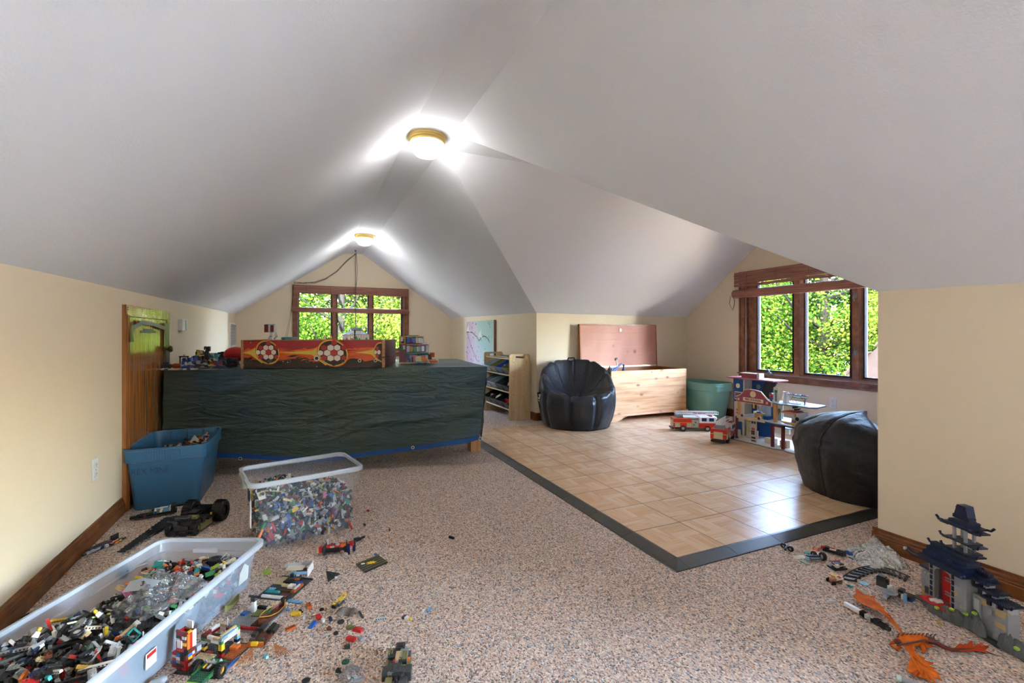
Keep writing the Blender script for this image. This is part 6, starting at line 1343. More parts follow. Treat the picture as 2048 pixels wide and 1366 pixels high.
# road plate with yellow splash
t = thing('road_plate', 'dark striped road plate with a yellow splash, right of the red and black robot'.replace('right of', 'next to'), 'toy piece', F(743, 1128, .001), 0, rot=(0, 0, rad(-2))); a = [F(712, 1130, .001), F(730, 1146, .001), F(776, 1126, .001), F(756, 1112, .001)]; o_ = F(743, 1128, .001); t.rotation_euler = (0, 0, 0)
A2 = [tuple((p-o_)[:2]) for p in a]; b = MB(); b.prism(A2, 0, .006); b.build('plate', TC['tdark'], t)
for k in range(5):
    f = (k+.5)/5; p0 = Vector(A2[0]).lerp(Vector(A2[1]), f); p1_ = Vector(A2[3]).lerp(Vector(A2[2]), f); n2 = (Vector(A2[1])-Vector(A2[0]))*.03
    b = MB(); b.add([(*(p0-n2), .0065), (*(p0+n2), .0065), (*(p1_+n2), .0065), (*(p1_-n2), .0065)], [(0, 1, 2, 3)]); b.build('stripe', TC['olive'], t)
b = MB(); sp = []
for k in range(18): r_ = .020 if k % 2 else .011; sp.append((r_*math.cos(k*.349)*1.25, r_*math.sin(k*.349)*.8))
b.prism(sp, .0065, .0072); b.build('yellow_print', TC['yellow'], t)
b = MB(); b.box(-.045, -.03, .0, .005, .0065, .010); b.build('white_tile', TC['white'], t)
t = thing('wedge_plate', 'dark grey triangular studded plate with a pale knob, before the road plate', 'toy piece', F(664, 1153, .001)); o_ = F(664, 1153, .001); A2 = [tuple((F(u, v, .001)-o_)[:2]) for u, v in ((656, 1165), (680, 1148), (652, 1143))]
b = MB(); b.prism(A2, .0, .0032)
for i in range(9):
    for j in range(9-i): p = Vector(A2[0])*(i+.5)/9.6+Vector(A2[1])*(j+.5)/9.6+Vector(A2[2])*(1-(i+j+1)/9.6); b.cyl((p.x, p.y, .0032), (p.x, p.y, .005), .0022, n=6)
b.build('plate', TC['tdark'], t); b = MB(); p = F(672, 1158, .001)-o_; b.box(p.x-.005, p.x+.006, p.y-.004, p.y+.004, .003, .010); b.build('knob', TC['light'], t)
# ---- brick village on baseplates
def rotm(u, v): return F(u, v, .001)
a, c = F(352, 1345, .0), F(590, 1150, .0); VA = math.atan2(c.y-a.y, c.x-a.x); VL = (c-a).length; VD = math.degrees(VA)
m_v = 'toy village'
bp1 = model('baseplate', 'grey baseplate at the far end of the brick village, with cabin and hedge pieces', m_v, 0, 0, VD-90, '''
plate dark -70 70 -80 80 0 3 s
tan_field tan -66 -20 20 76 3 6 s
black_patch black -30 30 30 70 3 12
tan_wall tan -22 20 8 20 3 10 s
white_hedge white 10 34 0 24 3 12
teal_row teal -60 0 -40 -26 3 7 s
brown_row brown -10 40 -28 -18 3 10
red_row dred 20 44 -60 -44 3 8
navy_row navy -62 40 -54 -46 3 7
white_row white -50 50 -76 -66 3 12 s
blue_patch blue 26 50 30 50 3 9 s
orange_boat dorange 46 62 -30 34 4 12
boat_deck light 50 58 -18 18 12 16
sky_row sky -62 -34 -22 -8 3 6 s
black_edge black -70 72 76 82 0 8
''', loc=F(570, 1178, .001), group='brick village')
model('baseplate_house', 'flat-roofed cream and pale blue brick shelter on the far village baseplate', m_v, 0, 0, VD-75, '''
post tan -20 -6 0 14 0 22
wall brown 0 50 14 20 0 16
roof bone -34 36 -14 18 22 26
slab light -50 20 18 44 24 28 s
slab grey 20 60 18 44 28 32 s
white_wall white 60 64 -30 44 0 34
blue_panel sky 10 60 -34 -28 16 24
blue_arm sky -6 14 -46 -24 6 22
machine dark -10 40 -60 -36 0 14
machine_part black 0 12 -56 -44 10 26
orange_bit dorange 20 40 -64 -50 4 12
machine_part light 22 34 -48 -36 12 20
''', loc=F(590, 1148, .006), group='brick village')
bp2 = model('baseplate', 'long grey and tan baseplate along the middle of the brick village', m_v, 0, 0, VD-90, '''
plate grey -76 70 -70 70 0 3 s
red_row red -60 60 -62 -54 3 12 s
brown_patch brown 10 60 -40 40 3 7 s
olive_patch olive -30 4 10 50 3 7 s
green_row green 14 30 30 64 3 12 s
white_row white -70 -40 40 68 3 12 s
black_row black -40 0 56 68 3 12 s
white_row white 0 24 56 68 3 12 s
red_row red 24 44 56 68 3 12 s
white_post white -46 -34 34 46 3 44
post_head dark -48 -32 32 48 44 58
post_top tdark -60 -20 36 44 58 62
blue_row blue -74 -54 10 30 3 9 s
''', loc=F(512, 1240, .001), group='brick village')
bp3 = model('baseplate', 'tan, green and grey baseplate at the near end of the brick village', m_v, 0, 0, VD-90, '''
plate dark -60 84 -90 70 0 3 s
tan_patch tan -50 10 -40 0 3 6 s
green_patch green 10 60 -44 -16 3 6 s
dorange_patch dorange 40 80 -10 60 3 6 s
red_patch red -56 -10 -8 12 3 6
blue_edge blue 84 88 -60 10 0 6
orange_slope orange 30 56 30 50 3 12
''', loc=F(428, 1312, .001), group='brick village')
def courses(n, w, d, cols, seed, z0=0, hollow=True):
    r = random.Random(seed); o = []
    for k in range(n):
        z = z0+k*9.6
        for (x0, x1, y0, y1) in ((0, w, 0, 8), (0, w, d-8, d), (0, 8, 8, d-8), (w-8, w, 8, d-8)):
            L_ = x1-x0 if x1-x0 > y1-y0 else y1-y0; p = 0
            while p < L_-1:
                e = min(L_, p+r.choice((16, 24, 32))); q_ = ' s' if k == n-1 else ''
                if x1-x0 > y1-y0: o.append('wall_brick %s %.1f %.1f %.1f %.1f %.1f %.1f%s' % (r.choice(cols), x0+p+.2, x0+e-.2, y0, y1, z+.2, z+9.6, q_))
                else: o.append('wall_brick %s %.1f %.1f %.1f %.1f %.1f %.1f%s' % (r.choice(cols), x0, x1, y0+p+.2, y0+e-.2, z+.2, z+9.6, q_))
                p = e
    return '\n'.join(o)
model('brick_tower', 'many-coloured hollow brick tower beside the long clear bin, red, white and grey courses', m_v, 0, 0, VD-98, courses(12, 40, 30, ['red', 'blue', 'white', 'black', 'brown', 'grey', 'yellow', 'light', 'dred'], 71)+'''
corner_tower red -22 0 4 20 0 10
corner_tower blue -22 0 4 20 10 20
corner_tower red -22 0 4 20 20 30
corner_tower light -22 0 4 20 30 38
corner_tower red -22 0 4 20 38 46 s
white_window white 8 26 -3 0 70 92
window_frame white 10 34 26 30 115 139
gate_plank orange 42 45 2 10 66 112
gate_plank red 42 45 10 18 66 112
gate_plank white 42 46 18 30 66 116
roof_tile dred 0 40 -1 4 115 121
''', loc=F(352, 1338, .004), group='brick village')
model('brick_house', 'roofless rectangular brick house with yellow corner stack, in the middle of the brick village', m_v, 0, 0, VD-96, courses(2, 84, 72, ['light', 'red', 'green', 'tan', 'brown', 'white', 'dred', 'grey', 'olive'], 72, 40)+'\n'+'\n'.join('corner_post %s %d %d %d %d %d %d' % (c, x, x+14, y, y+12, z, z+10) for x, y, cs_ in ((70, 0, ['red', 'black', 'yellow', 'yellow']), (0, 0, ['black', 'yellow', 'black', 'light']), (70, 60, ['white', 'black', 'sky', 'tan']), (0, 60, ['white', 'red', 'light', 'tan'])) for z, c in zip((0, 10, 20, 30), cs_))+'''
ladder_tile sky 78 86 6 50 59 62
side_rail tan 70 78 6 64 59 65
inner_row brown 20 60 24 32 40 50 s
lever silver 40 43 60 63 59 86
grey_ball silver -14 2 -16 0 14 30
''', loc=F(402, 1306, .004), group='brick village')
# olive canoe and brown galley
def boat(name, label, u, v, deg, L_, W_, m, z, extra=''):
    t = thing(name, label, 'toy boat', F(u, v, z), rad(deg)); b = MB(); n = 14
    prof = [(i/n, W_/2*math.sin(math.pi*min(1, max(0, i/n)))**.6) for i in range(n+1)]
    for s in (-1, 1):
        for i in range(n):
            (a, wa), (c, wc) = prof[i], prof[i+1]; za, zc = .012+.014*abs(2*a-1)**2, .012+.014*abs(2*c-1)**2
            b.add([((a-.5)*L_, s*wa*.6, 0), ((c-.5)*L_, s*wc*.6, 0), ((c-.5)*L_, s*wc, zc), ((a-.5)*L_, s*wa, za)], [(0, 1, 2, 3)])
    b.add([((a-.5)*L_, wa*.6, .001) for a, wa in prof]+[((a-.5)*L_, -wa*.6, .001) for a, wa in reversed(prof)], [tuple(range(2*len(prof)))]); b.build('hull', m, t, solid=.0015); return t
boat('toy_canoe', 'olive green toy canoe leaning by the long clear bin', 465, 1212, VD+8, .085, .026, TC['olive'], .012)
g = boat('toy_galley', 'brown toy galley with gold rails and dark cannons beside the brick village', 545, 1232, VD-8, .125, .05, TC['brown'], .004); b = MB()
for s in (-1, 1): b.tube([(-.06, 0, .03), (-.03, s*.021, .022), (.0, s*.027, .019), (.035, s*.022, .022), (.062, 0, .034)], .0018, 5); 
b.build('gold_rail', TC['gold'], g); b = MB(); b.box(-.04, .035, -.013, .013, .004, .007); studs(b, -.04, .035, -.013, .013, .007); b.build('deck', TC['brown'], g)
b = MB(); b.box(.045, .06, -.006, .006, .028, .04); b.build('bow_block', TC['tdark'], g)
model('brick_galley_stern', 'brown and black brick stern with copper oar fans and a yellow brick', 'toy boat', 0, 0, VD-80, '''
deck brown -30 30 -40 20 0 8 s
hull dorange -26 26 -52 -40 0 10
yellow_brick yellow -10 10 -56 -46 8 18
gold_rim gold -24 24 -44 -40 10 13
grey_arm dark -24 -6 -40 -32 14 20
grey_arm dark 6 24 -40 -32 14 20
cannon black -30 -10 10 18 8 20
cannon tdark -20 -6 14 50 12 22
cannon black 10 24 8 50 10 20
cannon tdark 26 36 10 46 6 18
grey_block dark -34 -18 -10 8 8 18
''', loc=F(525, 1275, .002))
for u0, v0, dx, dy, lb_ in ((505, 1300, -.02, -.05, 'by the brick tower side'), (548, 1292, .035, -.05, 'on the carpet side')):
    t = thing('oar_fan', 'copper coloured fan of thin oars under the brown galley stern, '+lb_, 'toy piece', F(u0, v0, .010)); b = MB()
    for k in range(8): f = (k-3.5)/7; b.tube([(0, 0, .008), (dx+f*.05, dy-abs(f)*.01, -.006)], .0012, 4)
    b.build('oars', TC['copper'], t); b = MB(); b.tube([(-.01+dx*.5-.018, dy*.5, .003), (dx*.5+.02, dy*.5-.004, .003)], .0012, 4); b.build('binding', TC['copper'], t)
# green racer
rc = model('brick_racer', 'green and lime brick racing car with big black tyres by the brick village', 'toy car', 0, 0, VD-88, '''
body dgreen -24 24 -50 30 10 20 s
engine tdark -14 14 -10 16 20 28
nose lime -24 24 -62 -50 8 18 s
wing light -14 14 14 22 26 31
green_side green -30 -24 -30 20 14 22
green_side green 24 30 -30 20 14 22
cylinder yellow -10 -6 -8 8 28 32
cylinder white 4 8 -8 8 28 32
bumper lime -20 20 -72 -62 6 12
wheel gold -31 4 19 19 -18 0
wheel gold 31 4 19 19 18 0
''', loc=F(415, 1352, .002))
for k in range(3):
    t = thing('silver_leaf', 'silvery feather-shaped piece standing behind the green racing car, %s of three' % ['nearest the clear bin', 'middle', 'nearest the open carpet'][k], 'toy piece', F(412+k*15, 1334-k*1, .006), rad(VD-60), 'silver leaves'); b = MB(); b.grid(lambda u, v: (.005*math.sin(v*3.14)*math.cos(u*6.28), .002*math.sin(v*3.14)*math.sin(u*6.28), .012+.012*math.cos(v*3.14)), 8, 6); b.build('blade', TC['silver'], t, smooth='all', weld=True)
t = thing('grey_nozzle', 'light grey ribbed cylinder at the near corner of the long clear bin', 'toy piece', F(318, 1362, .012), rad(10)); b = MB(); b.at((0, 0, 0), (0, math.pi/2, 0)); b.lathe([(0, -.02), (.009, -.02), (.010, 0), (.012, .004), (.012, .012), (.006, .02), (0, .02)], 16); b.build('body', TC['grey'], t, smooth=True)
# grey robot walker at the bottom edge
model('brick_walker', 'dark grey and olive brick-built robot walker lying on the carpet near the camera', 'toy robot', 0, 0, 72, '''
spine dark -60 60 -12 12 8 26
head tdark 38 66 -14 14 16 40
head_hole black 44 58 -8 8 38 42
chest tan -12 30 -10 10 26 36 s
rib grey -28 -8 -12 12 26 34
pelvis dark -50 -26 -14 14 22 38 s
shoulder dark 4 34 16 34 12 34
shoulder dark 6 32 -36 -16 12 34
arm olive -30 4 22 38 6 28
forearm dark -56 -26 26 42 4 30
arm olive -26 6 -40 -24 6 28
forearm tdark -60 -24 -44 -26 4 30
red_light red -20 -8 8 14 34 38
orange_light orange -8 4 -36 -26 28 33
foot olive -90 -60 10 30 2 20
foot dark -92 -60 -34 -12 2 20
panel silver 30 56 -30 -20 20 24
fin light 20 34 36 44 20 24
wheel dark -74 -6 14 12 8 1
yellow_bit yellow -44 -36 38 46 4 10
'''+jumble(-60, 50, -36, 36, 10, 40, 34, ['dark', 'tdark', 'olive', 'grey', 'black', 'dark'], 81, 'armour_piece'), loc=F(797, 1338, .002))
# clear dome
t = thing('clear_dome', 'clear plastic dome piece with red and green bits inside, beside the grey walker', 'toy piece', F(702, 1354, .001)); b = MB(); b.lathe([(.030, 0), (.030, .008), (.026, .018), (.016, .026), (0, .029)], 20); b.build('dome', m_bag, t, smooth='all')
b = MB(); b.box(-.004, .003, -.003, .003, .003, .010); b.build('red_bit', TC['red'], t); b = MB(); b.box(-.002, .006, -.010, -.004, .001, .008); b.build('green_bit', TC['green'], t); b = MB(); b.box(.004, .036, -.030, -.022, 0, .006); b.build('grey_plate', TC['grey'], t)
# small loose pieces on the carpet: kind, colour, u, v, angle, standing rotation, what sets it apart
LOOSE = [(('brick', 2, 4), 'yellow', 592, 1230, 60, 0, 'beside the brick village'), (('brick', 2, 4), 'dorange', 618, 1214, 10, 0, 'behind the yellow brick'), (('brick', 2, 3), 'red', 637, 1236, 15, 1, 'between blue wedge and orange brick, hollow side showing'), (('brick', 2, 4), 'red', 702, 1280, 48, 1, 'nearer the camera of the two end to end red bricks'), (('brick', 2, 4), 'red', 716, 1262, 48, 0, 'studs up, farther of the two end to end red bricks'),
 (('slope', 4, 2), 'blue', 625, 1252, 50, 0, 'wedge lying on the open carpet'), (('brick', 1, 2), 'white', 646, 1243, 20, 0, 'beside the hollow red brick'), (('brick', 1, 2), 'light', 608, 1236, 0, 0, 'small, between yellow and red bricks'), (('brick', 1, 2), 'navy', 661, 1240, 15, 0, 'small, beside the grey cloak piece'), (('plate', 1, 3), 'black', 602, 1223, 20, 0, 'small, touching the yellow brick'), (('panel', 3, 2), 'olive', 700, 1256, 20, 0, 'curved, between the cloak piece and the red bricks'),
 (('brick', 2, 2), 'grey', 722, 1280, 30, 0, 'beside the end to end red bricks'), (('slope', 2, 2), 'dark', 693, 1293, 20, 1, 'tilted, before the end to end red bricks'), (('beam', 5), 'light', 762, 1239, -12, 0, 'alone on the open carpet'), (('figure',), 'navy', 806, 1233, 40, 1, 'lying alone on the open carpet'), (('beam', 3), 'white', 847, 1224, 65, 0, 'one of two thin ones, beside a pale blue one'), (('beam', 4), 'sky', 858, 1221, 50, 0, 'beside the thin white beam'),
 (('brick', 1, 2), 'light', 793, 1136, 0, 0, 'tiny, beyond the road plate'), (('round', 2), 'blue', 751, 1109, 0, 0, 'beyond the road plate'), (('cone',), 'yellow', 621, 1138, 0, 0, 'small, by the cabin of the far village baseplate'), (('brick', 1, 2), 'red', 736, 1023, 30, 0, 'beside the tall clear bin corner'), (('brick', 1, 2), 'black', 729, 1051, 20, 0, 'at the foot of the tall clear bin'), (('brick', 1, 2), 'dark', 779, 1061, 0, 0, 'tiny, beyond the blue round plate'), (('tile', 1, 2), 'orange', 782, 1082, 10, 0, 'tiny, alone beyond the road plate'),
 (('brick', 1, 4), 'black', 903, 1077, 35, 0, 'alone in the middle of the carpet'), (('tile', 1, 2), 'tan', 1076, 1082, -60, 0, 'splinter-like, alone near the tile floor'), (('gear', 2), 'black', 643, 1220, 0, 0, 'beside the yellow and grey figure'), (('cone',), 'brown', 657, 1256, 30, 1, 'small pile-like piece between blue wedge and red bricks'), (('round', 2), 'black', 672, 1266, 0, 1, 'tilted, beside the brown cone'), (('axle', 3), 'light', 655, 1270, 10, 0, 'short, beside the brown cone'), (('plate', 1, 6), 'dark', 722, 1230, 8, 0, 'thin, sticking out by the cloak piece'),
 (('gear', 3), 'dgreen', 691, 1325, 0, 0, 'turtle-like, above the clear dome'), (('cone',), 'black', 675, 1340, 30, 1, 'small, beside the clear dome'), (('round', 3), 'black', 612, 1362, 0, 0, 'at the bottom edge of the picture'), (('frame', 4, 2), 'dorange', 580, 1254, 20, 1, 'forked, lying on the carpet beside the galley'), (('round', 2), 'orange', 130, 1147, 0, 0, 'alone between baseboard and long clear bin'), (('plate', 1, 2), 'tan', 94, 1190, 10, 0, 'tiny, between baseboard and long clear bin'), (('brick', 1, 2), 'clearblue', 532, 1316, 30, 0, 'tiny, below the oar fans'), (('round', 2), 'clearblue', 502, 1308, 0, 0, 'tiny, at the foot of the oar fans'), (('plate', 1, 3), 'sky', 575, 1220, 50, 0, 'at the edge of the village baseplate'), (('plate', 2, 8), 'sky', 590, 1204, 52, 0, 'strip along the edge of the village baseplate'), (('plate', 4, 4), 'lime', 534, 1145, 10, 0, 'beyond the village, by the long clear bin'),
 (('brick', 2, 4), 'blue', 1697, 1108, -25, 0, 'beside the foil bag'), (('beam', 3), 'grey', 1703, 1118, 80, 0, 'short, before the blue brick by the foil bag'), (('round', 4), 'yellow', 1668, 1150, 0, 0, 'scalloped, before the grey wheel pieces'), (('tile', 1, 5), 'green', 1608, 1126, -5, 0, 'glowing thin piece beside the pale flyer'), (('panel', 4, 3), 'orange', 1632, 1098, 20, 0, 'behind the small grey trolley'), (('round', 3), 'teal', 1614, 1106, 0, 0, 'glassy, behind the small grey trolley'), (('cone',), 'teal', 1697, 1173, 60, 1, 'glassy, beside the small catapult'), (('tile', 1, 4), 'gold', 1878, 1246, -35, 0, 'leaf-like, on the carpet before the castle rocks'), (('round', 4), 'clearblue', 1728, 1168, 0, 0, 'clear disc before the curved track'), (('curve',), 'light', 1672, 1212, 30, 0, 'tiny, beside the white and black sword')]
for k, c, u, v, a, st_, wh in LOOSE:
    o = piece(k, c, F(u, v, .001+(.004 if st_ else 0)), (rad(90) if st_ and k[0] not in ('brick',) else (math.pi if st_ else 0), 0, rad(a)), wh)
    if st_ and k[0] == 'brick': o.location.z += .009
# yellow and grey figure with dark cloak piece
model('brick_figure', 'yellow and grey jointed brick figure lying beside a dark cloak piece', 'toy robot', 0, 0, 52, jumble(-8, 60, -8, 10, 2, 16, 16, ['yellow', 'grey', 'dark', 'yellow', 'white', 'silver'], 91, 'joint')+'''
head yellow 52 64 -4 8 6 16
foot yellow -14 -4 -4 8 4 14
arm dark -6 30 -18 -12 2 8
arm tdark -20 0 -12 6 2 12
''', loc=F(672, 1212, .002))
t = thing('cloak_piece', 'smoky brown curved cloak piece on the carpet beside the yellow and grey figure', 'toy piece', F(690, 1236, .001), rad(10)); b = MB(); b.grid(lambda u, v: ((.012+.03*v)*math.cos(-.4+u*3.0), (.012+.03*v)*math.sin(-.4+u*3.0), .018*math.sin(v*2.2)+.004*math.sin(u*12)), 18, 6); b.build('cloth', pm('smoky', '#6b6055', .25), t, smooth='all', solid=.001)
b = MB(); b.cyl((-.02, -.02, .001), (-.02, -.02, .006), .012, n=14); b.build('round_head', TC['tdark'], t)

# ---- the cluster by the wall corner
model('axle_cross', 'black cross-shaped rod piece with two small wheels at the edge of the tile floor', 'toy piece', 0, 0, 25, '''
rod black -28 28 -3 3 8 14
rod black -3 3 -26 26 5 10
grip black -34 -10 -4 4 2 12 
''', loc=F(1573, 1097, .002))
for k, (u, v) in enumerate(((1566, 1092), (1580, 1098))): t = thing('ribbed_wheel_piece', 'small ribbed black wheel %s the black cross-shaped rod' % ['behind', 'in front of'][k], 'toy wheel', F(u, v, .012)); wheel(t, 0, 0, 0, .011, .010, 'x', tread=True)
model('brick_trolley', 'small grey studded trolley with two fat black tyres, near the wall corner', 'toy car', 0, 0, -24, '''
plate dark -26 26 -14 12 12 16 s
under light -20 22 -10 8 6 10
axle_block black -28 30 10 20 8 20
clear_bit clearblue -36 -24 0 14 4 16
''', loc=F(1630, 1122, .002))
for k, (u, v) in enumerate(((1625, 1109), (1643, 1113))): t = thing('tyre_piece', 'fat dark tyre %s the small grey trolley' % ['standing just behind', 'bigger, next to'][k], 'toy wheel', F(u, v, .016+.003*k), rad(-20)); wheel(t, 0, 0, 0, .015+.004*k, .014, 'x')
model('brick_racer', 'red and black brick racer with white stripes behind the small grey trolley', 'toy car', 0, 0, -62, '''
body black -36 34 -14 14 6 16
red_side red -34 10 10 15 10 20
nose red -44 -28 -8 8 12 22 s
stripe white -10 16 -7 -3 16 18
stripe white -10 16 2 6 16 18
canopy tdark -28 -10 -10 10 16 26
rear tdark 20 44 -16 16 4 18
wing dark 34 56 -24 22 8 12 s
''', loc=F(1664, 1106, .003))
model('brick_platform', 'black and tan brick platform with a red slab and white box, before the red racer', 'toy piece', 0, 0, -15, '''
base black -32 30 -24 20 0 8
deck tan -24 28 -18 14 14 17
ridge dark -20 -8 -14 10 17 23
ridge dark -4 8 -14 10 17 23
ridge dark 12 22 -14 10 17 23
red_bar red -12 30 14 19 18 24
white_box bone -24 -8 -22 -12 12 24
leg black -20 20 -14 8 8 14
''', loc=F(1674, 1136, .002))
model('brick_catapult', 'small brown and grey wheeled brick catapult with red and white plate, by the curved track', 'toy piece', 0, 0, -20, '''
frame brown -24 20 -10 10 6 12
arm tan -6 26 -8 8 10 14
plate bone 6 26 -12 12 16 20
red_print red 10 22 -8 8 20 21
drum copper -24 -4 -8 8 10 22
wheel black -22 -12 8 8 -5 1
wheel black -22 12 8 8 5 1
foot olive 4 16 -14 -6 0 8
''', loc=F(1672, 1165, .002), tilt=(6, -8))
t = thing('pale_flyer', 'crumpled cream paper flyer beside the small grey trolley', 'paper', F(1600, 1115, .001), rad(-15)); b = MB(); b.grid(lambda u, v: ((u-.5)*.06, (v-.5)*.034, .002+.006*abs(noise.noise(Vector((u*4, v*4, 1))))), 8, 5); b.build('sheet', TC['bone'], t)
# foil bag
o_ = F(1757, 1118, 0); OUT = [tuple((F(u, v, 0)-o_)[:2]) for u, v in ((1692, 1098), (1716, 1128), (1742, 1142), (1790, 1143), (1822, 1138), (1800, 1112), (1785, 1098), (1768, 1100), (1748, 1098), (1725, 1092))]
fb = bag('foil_bag', 'crumpled silvery clear plastic bag lying against the wood baseboard', (o_.x, o_.y, .001), 0, OUT, .052, m_foil, 7)
o2 = F(1775, 1118, 0); OUT2 = [tuple((F(u, v, 0)-o2)[:2]) for u, v in ((1742, 1110), (1760, 1140), (1822, 1140), (1800, 1112), (1775, 1100))]
b = MB(); b.grid(lambda u, v: ((-.05+.095*u)*(1-v)-.012*v, .006*noise.noise(Vector((u*7, v*7, 3)))*3, .066*v), 16, 12); b.build('bag_corner', m_foil, fb, loc=(.03, .02, .03), rot=(rad(-14), 0, rad(-65)))
# curved grey track
tk = thing('toy_track', 'curved dark grey ribbed track section lying on the carpet before the foil bag', 'toy track', (0, 0, 0)); P0, P1_, P2_ = F(1698, 1160, .003), F(1748, 1140, .003), F(1812, 1158, .003)
def qb(t_): return P0*(1-t_)**2+(P1_*2-(P0+P2_)*.5)*2*t_*(1-t_)+P2_*t_*t_
rails = [[], []]
for i in range(13):
    t_ = i/12; c_ = qb(t_); d2 = (qb(min(1, t_+.01))-qb(max(0, t_-.01))).normalized(); n2 = Vector((-d2.y, d2.x, 0)); b = MB(); an = math.atan2(d2.y, d2.x); b.at((c_.x, c_.y, .001), (0, 0, an+.5)); b.box(-.004, .004, -.027, .027, 0, .008); b.build('sleeper', TC['dark'], tk)
    for s, rl in zip((-1, 1), rails): rl.append((c_.x+n2.x*.02*s, c_.y+n2.y*.02*s, .010))
for rl in rails: b = MB(); b.tube(rl, .0032, 4); b.build('rail', TC['dark'], tk)
model('brick_gyro', 'black and white brick machine with a studded grey disc, beyond the dragon wing', 'toy robot', 0, 0, 100, '''
beam black -10 10 -20 66 10 16
beam_tip light -8 8 40 70 12 18
arm black -60 -10 -8 4 12 22
panel sky -52 -44 6 18 0 34
panel white -40 -34 -2 10 6 24
base tdark -60 -30 -50 -8 6 16
blue_foot blue -64 -30 -50 -8 1 6
tower tdark 20 60 -50 -36 6 44
tower_block black 30 56 -54 -34 30 50
white_block white 8 22 -46 -32 4 24
blue_block navy 18 28 -44 -34 12 28
tail black -24 -8 -80 -50 4 14
disc grey -8 8 -16 16 20 24
''', loc=F(1782, 1192, .002))
t = thing('studded_disc', 'round grey studded dish on top of the black and white machine', 'toy piece', F(1779, 1187, .030)); b = MB(); b.lathe([(0, .0), (.022, .002), (.027, .006), (.026, .007), (0, .005)], 24)
for i in range(-3, 4):
    for j in range(-3, 4):
        if i*i+j*j < 9: b.cyl((i*.0075, j*.0075, .004), (i*.0075, j*.0075, .0075), .0023, n=6)
b.build('dish', TC['grey'], t)
a, c = F(1690, 1208, .01), F(1752, 1243, .01); an = math.degrees(math.atan2(c.y-a.y, c.x-a.x))
model('brick_sword', 'white and black brick handle lying beneath the orange wing', 'toy piece', 0, 0, an, '''
bar white 0 62 -7 7 3 17
collar black 60 78 -9 9 2 18
block light 78 104 -8 8 3 17 s
grip black 100 150 -9 9 1 15
grip_ring tdark 112 124 -11 11 2 18
grip_end black 136 160 -7 7 2 12
''', loc=(a.x, a.y, .002))
# ---- orange winged dragon
dg = thing('toy_dragon', 'orange winged toy dragon with dark spines, sprawled on the carpet before the castle', 'toy animal', (0, 0, 0))
m_dr = mat('dragon_orange', '#b4500e', .75, spec=.2, bump=(60, .15, .003), var=(18, '#cf6a1c', .4, .6)); m_dd = mat('dragon_dark', '#5c2316', .4); m_dt = mat('dragon_tail', '#b53c14', .4)
def sheet(px, z0, z1, name, m=m_dr, th=.0022):
    n = len(px); P = [F(u, v, z0+(z1-z0)*f) for u, v, f in px]; c = sum(P, Vector())/n
    b = MB(); vs = [tuple(p) for p in P]+[(c.x, c.y, c.z+.002)]; b.add(vs, [(i, (i+1) % n, n) for i in range(n)]); return b.build(name, m, dg, solid=th)
w1_ = [(1806, 1270, 1), (1791, 1250, 1), (1778, 1234, 1), (1758, 1222, .9), (1733, 1212, .8), (1716, 1204, .6), (1712, 1198, .5), (1706, 1192, .4), (1712, 1188, .5), (1711, 1180, .4), (1712, 1176, .4), (1718, 1188, .5), (1722, 1186, .4), (1720, 1182, .3), (1728, 1190, .5), (1738, 1190, .4), (1733, 1196, .5), (1751, 1192, .3), (1749, 1200, .5), (1762, 1211, .3), (1757, 1215, .6), (1770, 1216, .4), (1768, 1222, .6), (1782, 1232, .4), (1776, 1234, .8), (1792, 1246, 1), (1806, 1266, 1)]
sheet([(u, v, f) for u, v, f in w1_], .012, .045, 'far_wing')
w2_ = [(1808, 1293, 1), (1818, 1303, .9), (1822, 1312, .8), (1816, 1330, .5), (1815, 1340, .4), (1822, 1346, .2), (1828, 1349, .3), (1834, 1354, .1), (1838, 1352, .3), (1846, 1356, .1), (1852, 1356, .3), (1862, 1366, .0), (1860, 1356, .2), (1872, 1366, .0), (1866, 1352, .2), (1886, 1362, .0), (1872, 1346, .3), (1884, 1350, .1), (1866, 1338, .4), (1874, 1337, .2), (1856, 1330, .5), (1868, 1326, .3), (1848, 1320, .6), (1850, 1316, .5), (1836, 1309, .8), (1828, 1300, .9), (1820, 1291, 1)]
sheet([(u, v, f) for u, v, f in w2_], .006, .042, 'near_wing')
for px_ in (((1806, 1268), (1780, 1232), (1745, 1206), (1720, 1192)), ((1775, 1228), (1748, 1210), (1735, 1192)), ((1770, 1224), (1742, 1214), (1714, 1198)), ((1814, 1298), (1830, 1322), (1858, 1350)), ((1822, 1310), (1834, 1334), (1845, 1352)), ((1824, 1308), (1846, 1328), (1868, 1342))):
    b = MB(); n = len(px_); b.tube([F(u, v, .044-.03*i/(n-1)) for i, (u, v) in enumerate(px_)], [.004-.0027*i/(n-1) for i in range(n)], 5); b.build('wing_bone', m_dr, dg, smooth='all')
bd = [(1780, 1288, .012, .003), (1790, 1284, .02, .006), (1798, 1283, .022, .012), (1812, 1280, .024, .019), (1832, 1279, .024, .018), (1850, 1278, .022, .013), (1868, 1283, .020, .010), (1888, 1294, .014, .007), (1905, 1300, .010, .0055), (1930, 1300, .009, .005), (1955, 1299, .008, .004), (1975, 1304, .006, .0025), (1992, 1311, .004, .001)]
b = MB(); b.tube([F(u, v, z) for u, v, z, r_ in bd[:6]], [r_ for *_, r_ in bd[:6]], 10); b.build('body', m_dr, dg, smooth='all')
b = MB(); b.tube([F(u, v, z) for u, v, z, r_ in bd[5:]], [r_ for *_, r_ in bd[5:]], 8); b.build('tail', m_dd, dg, smooth='all')
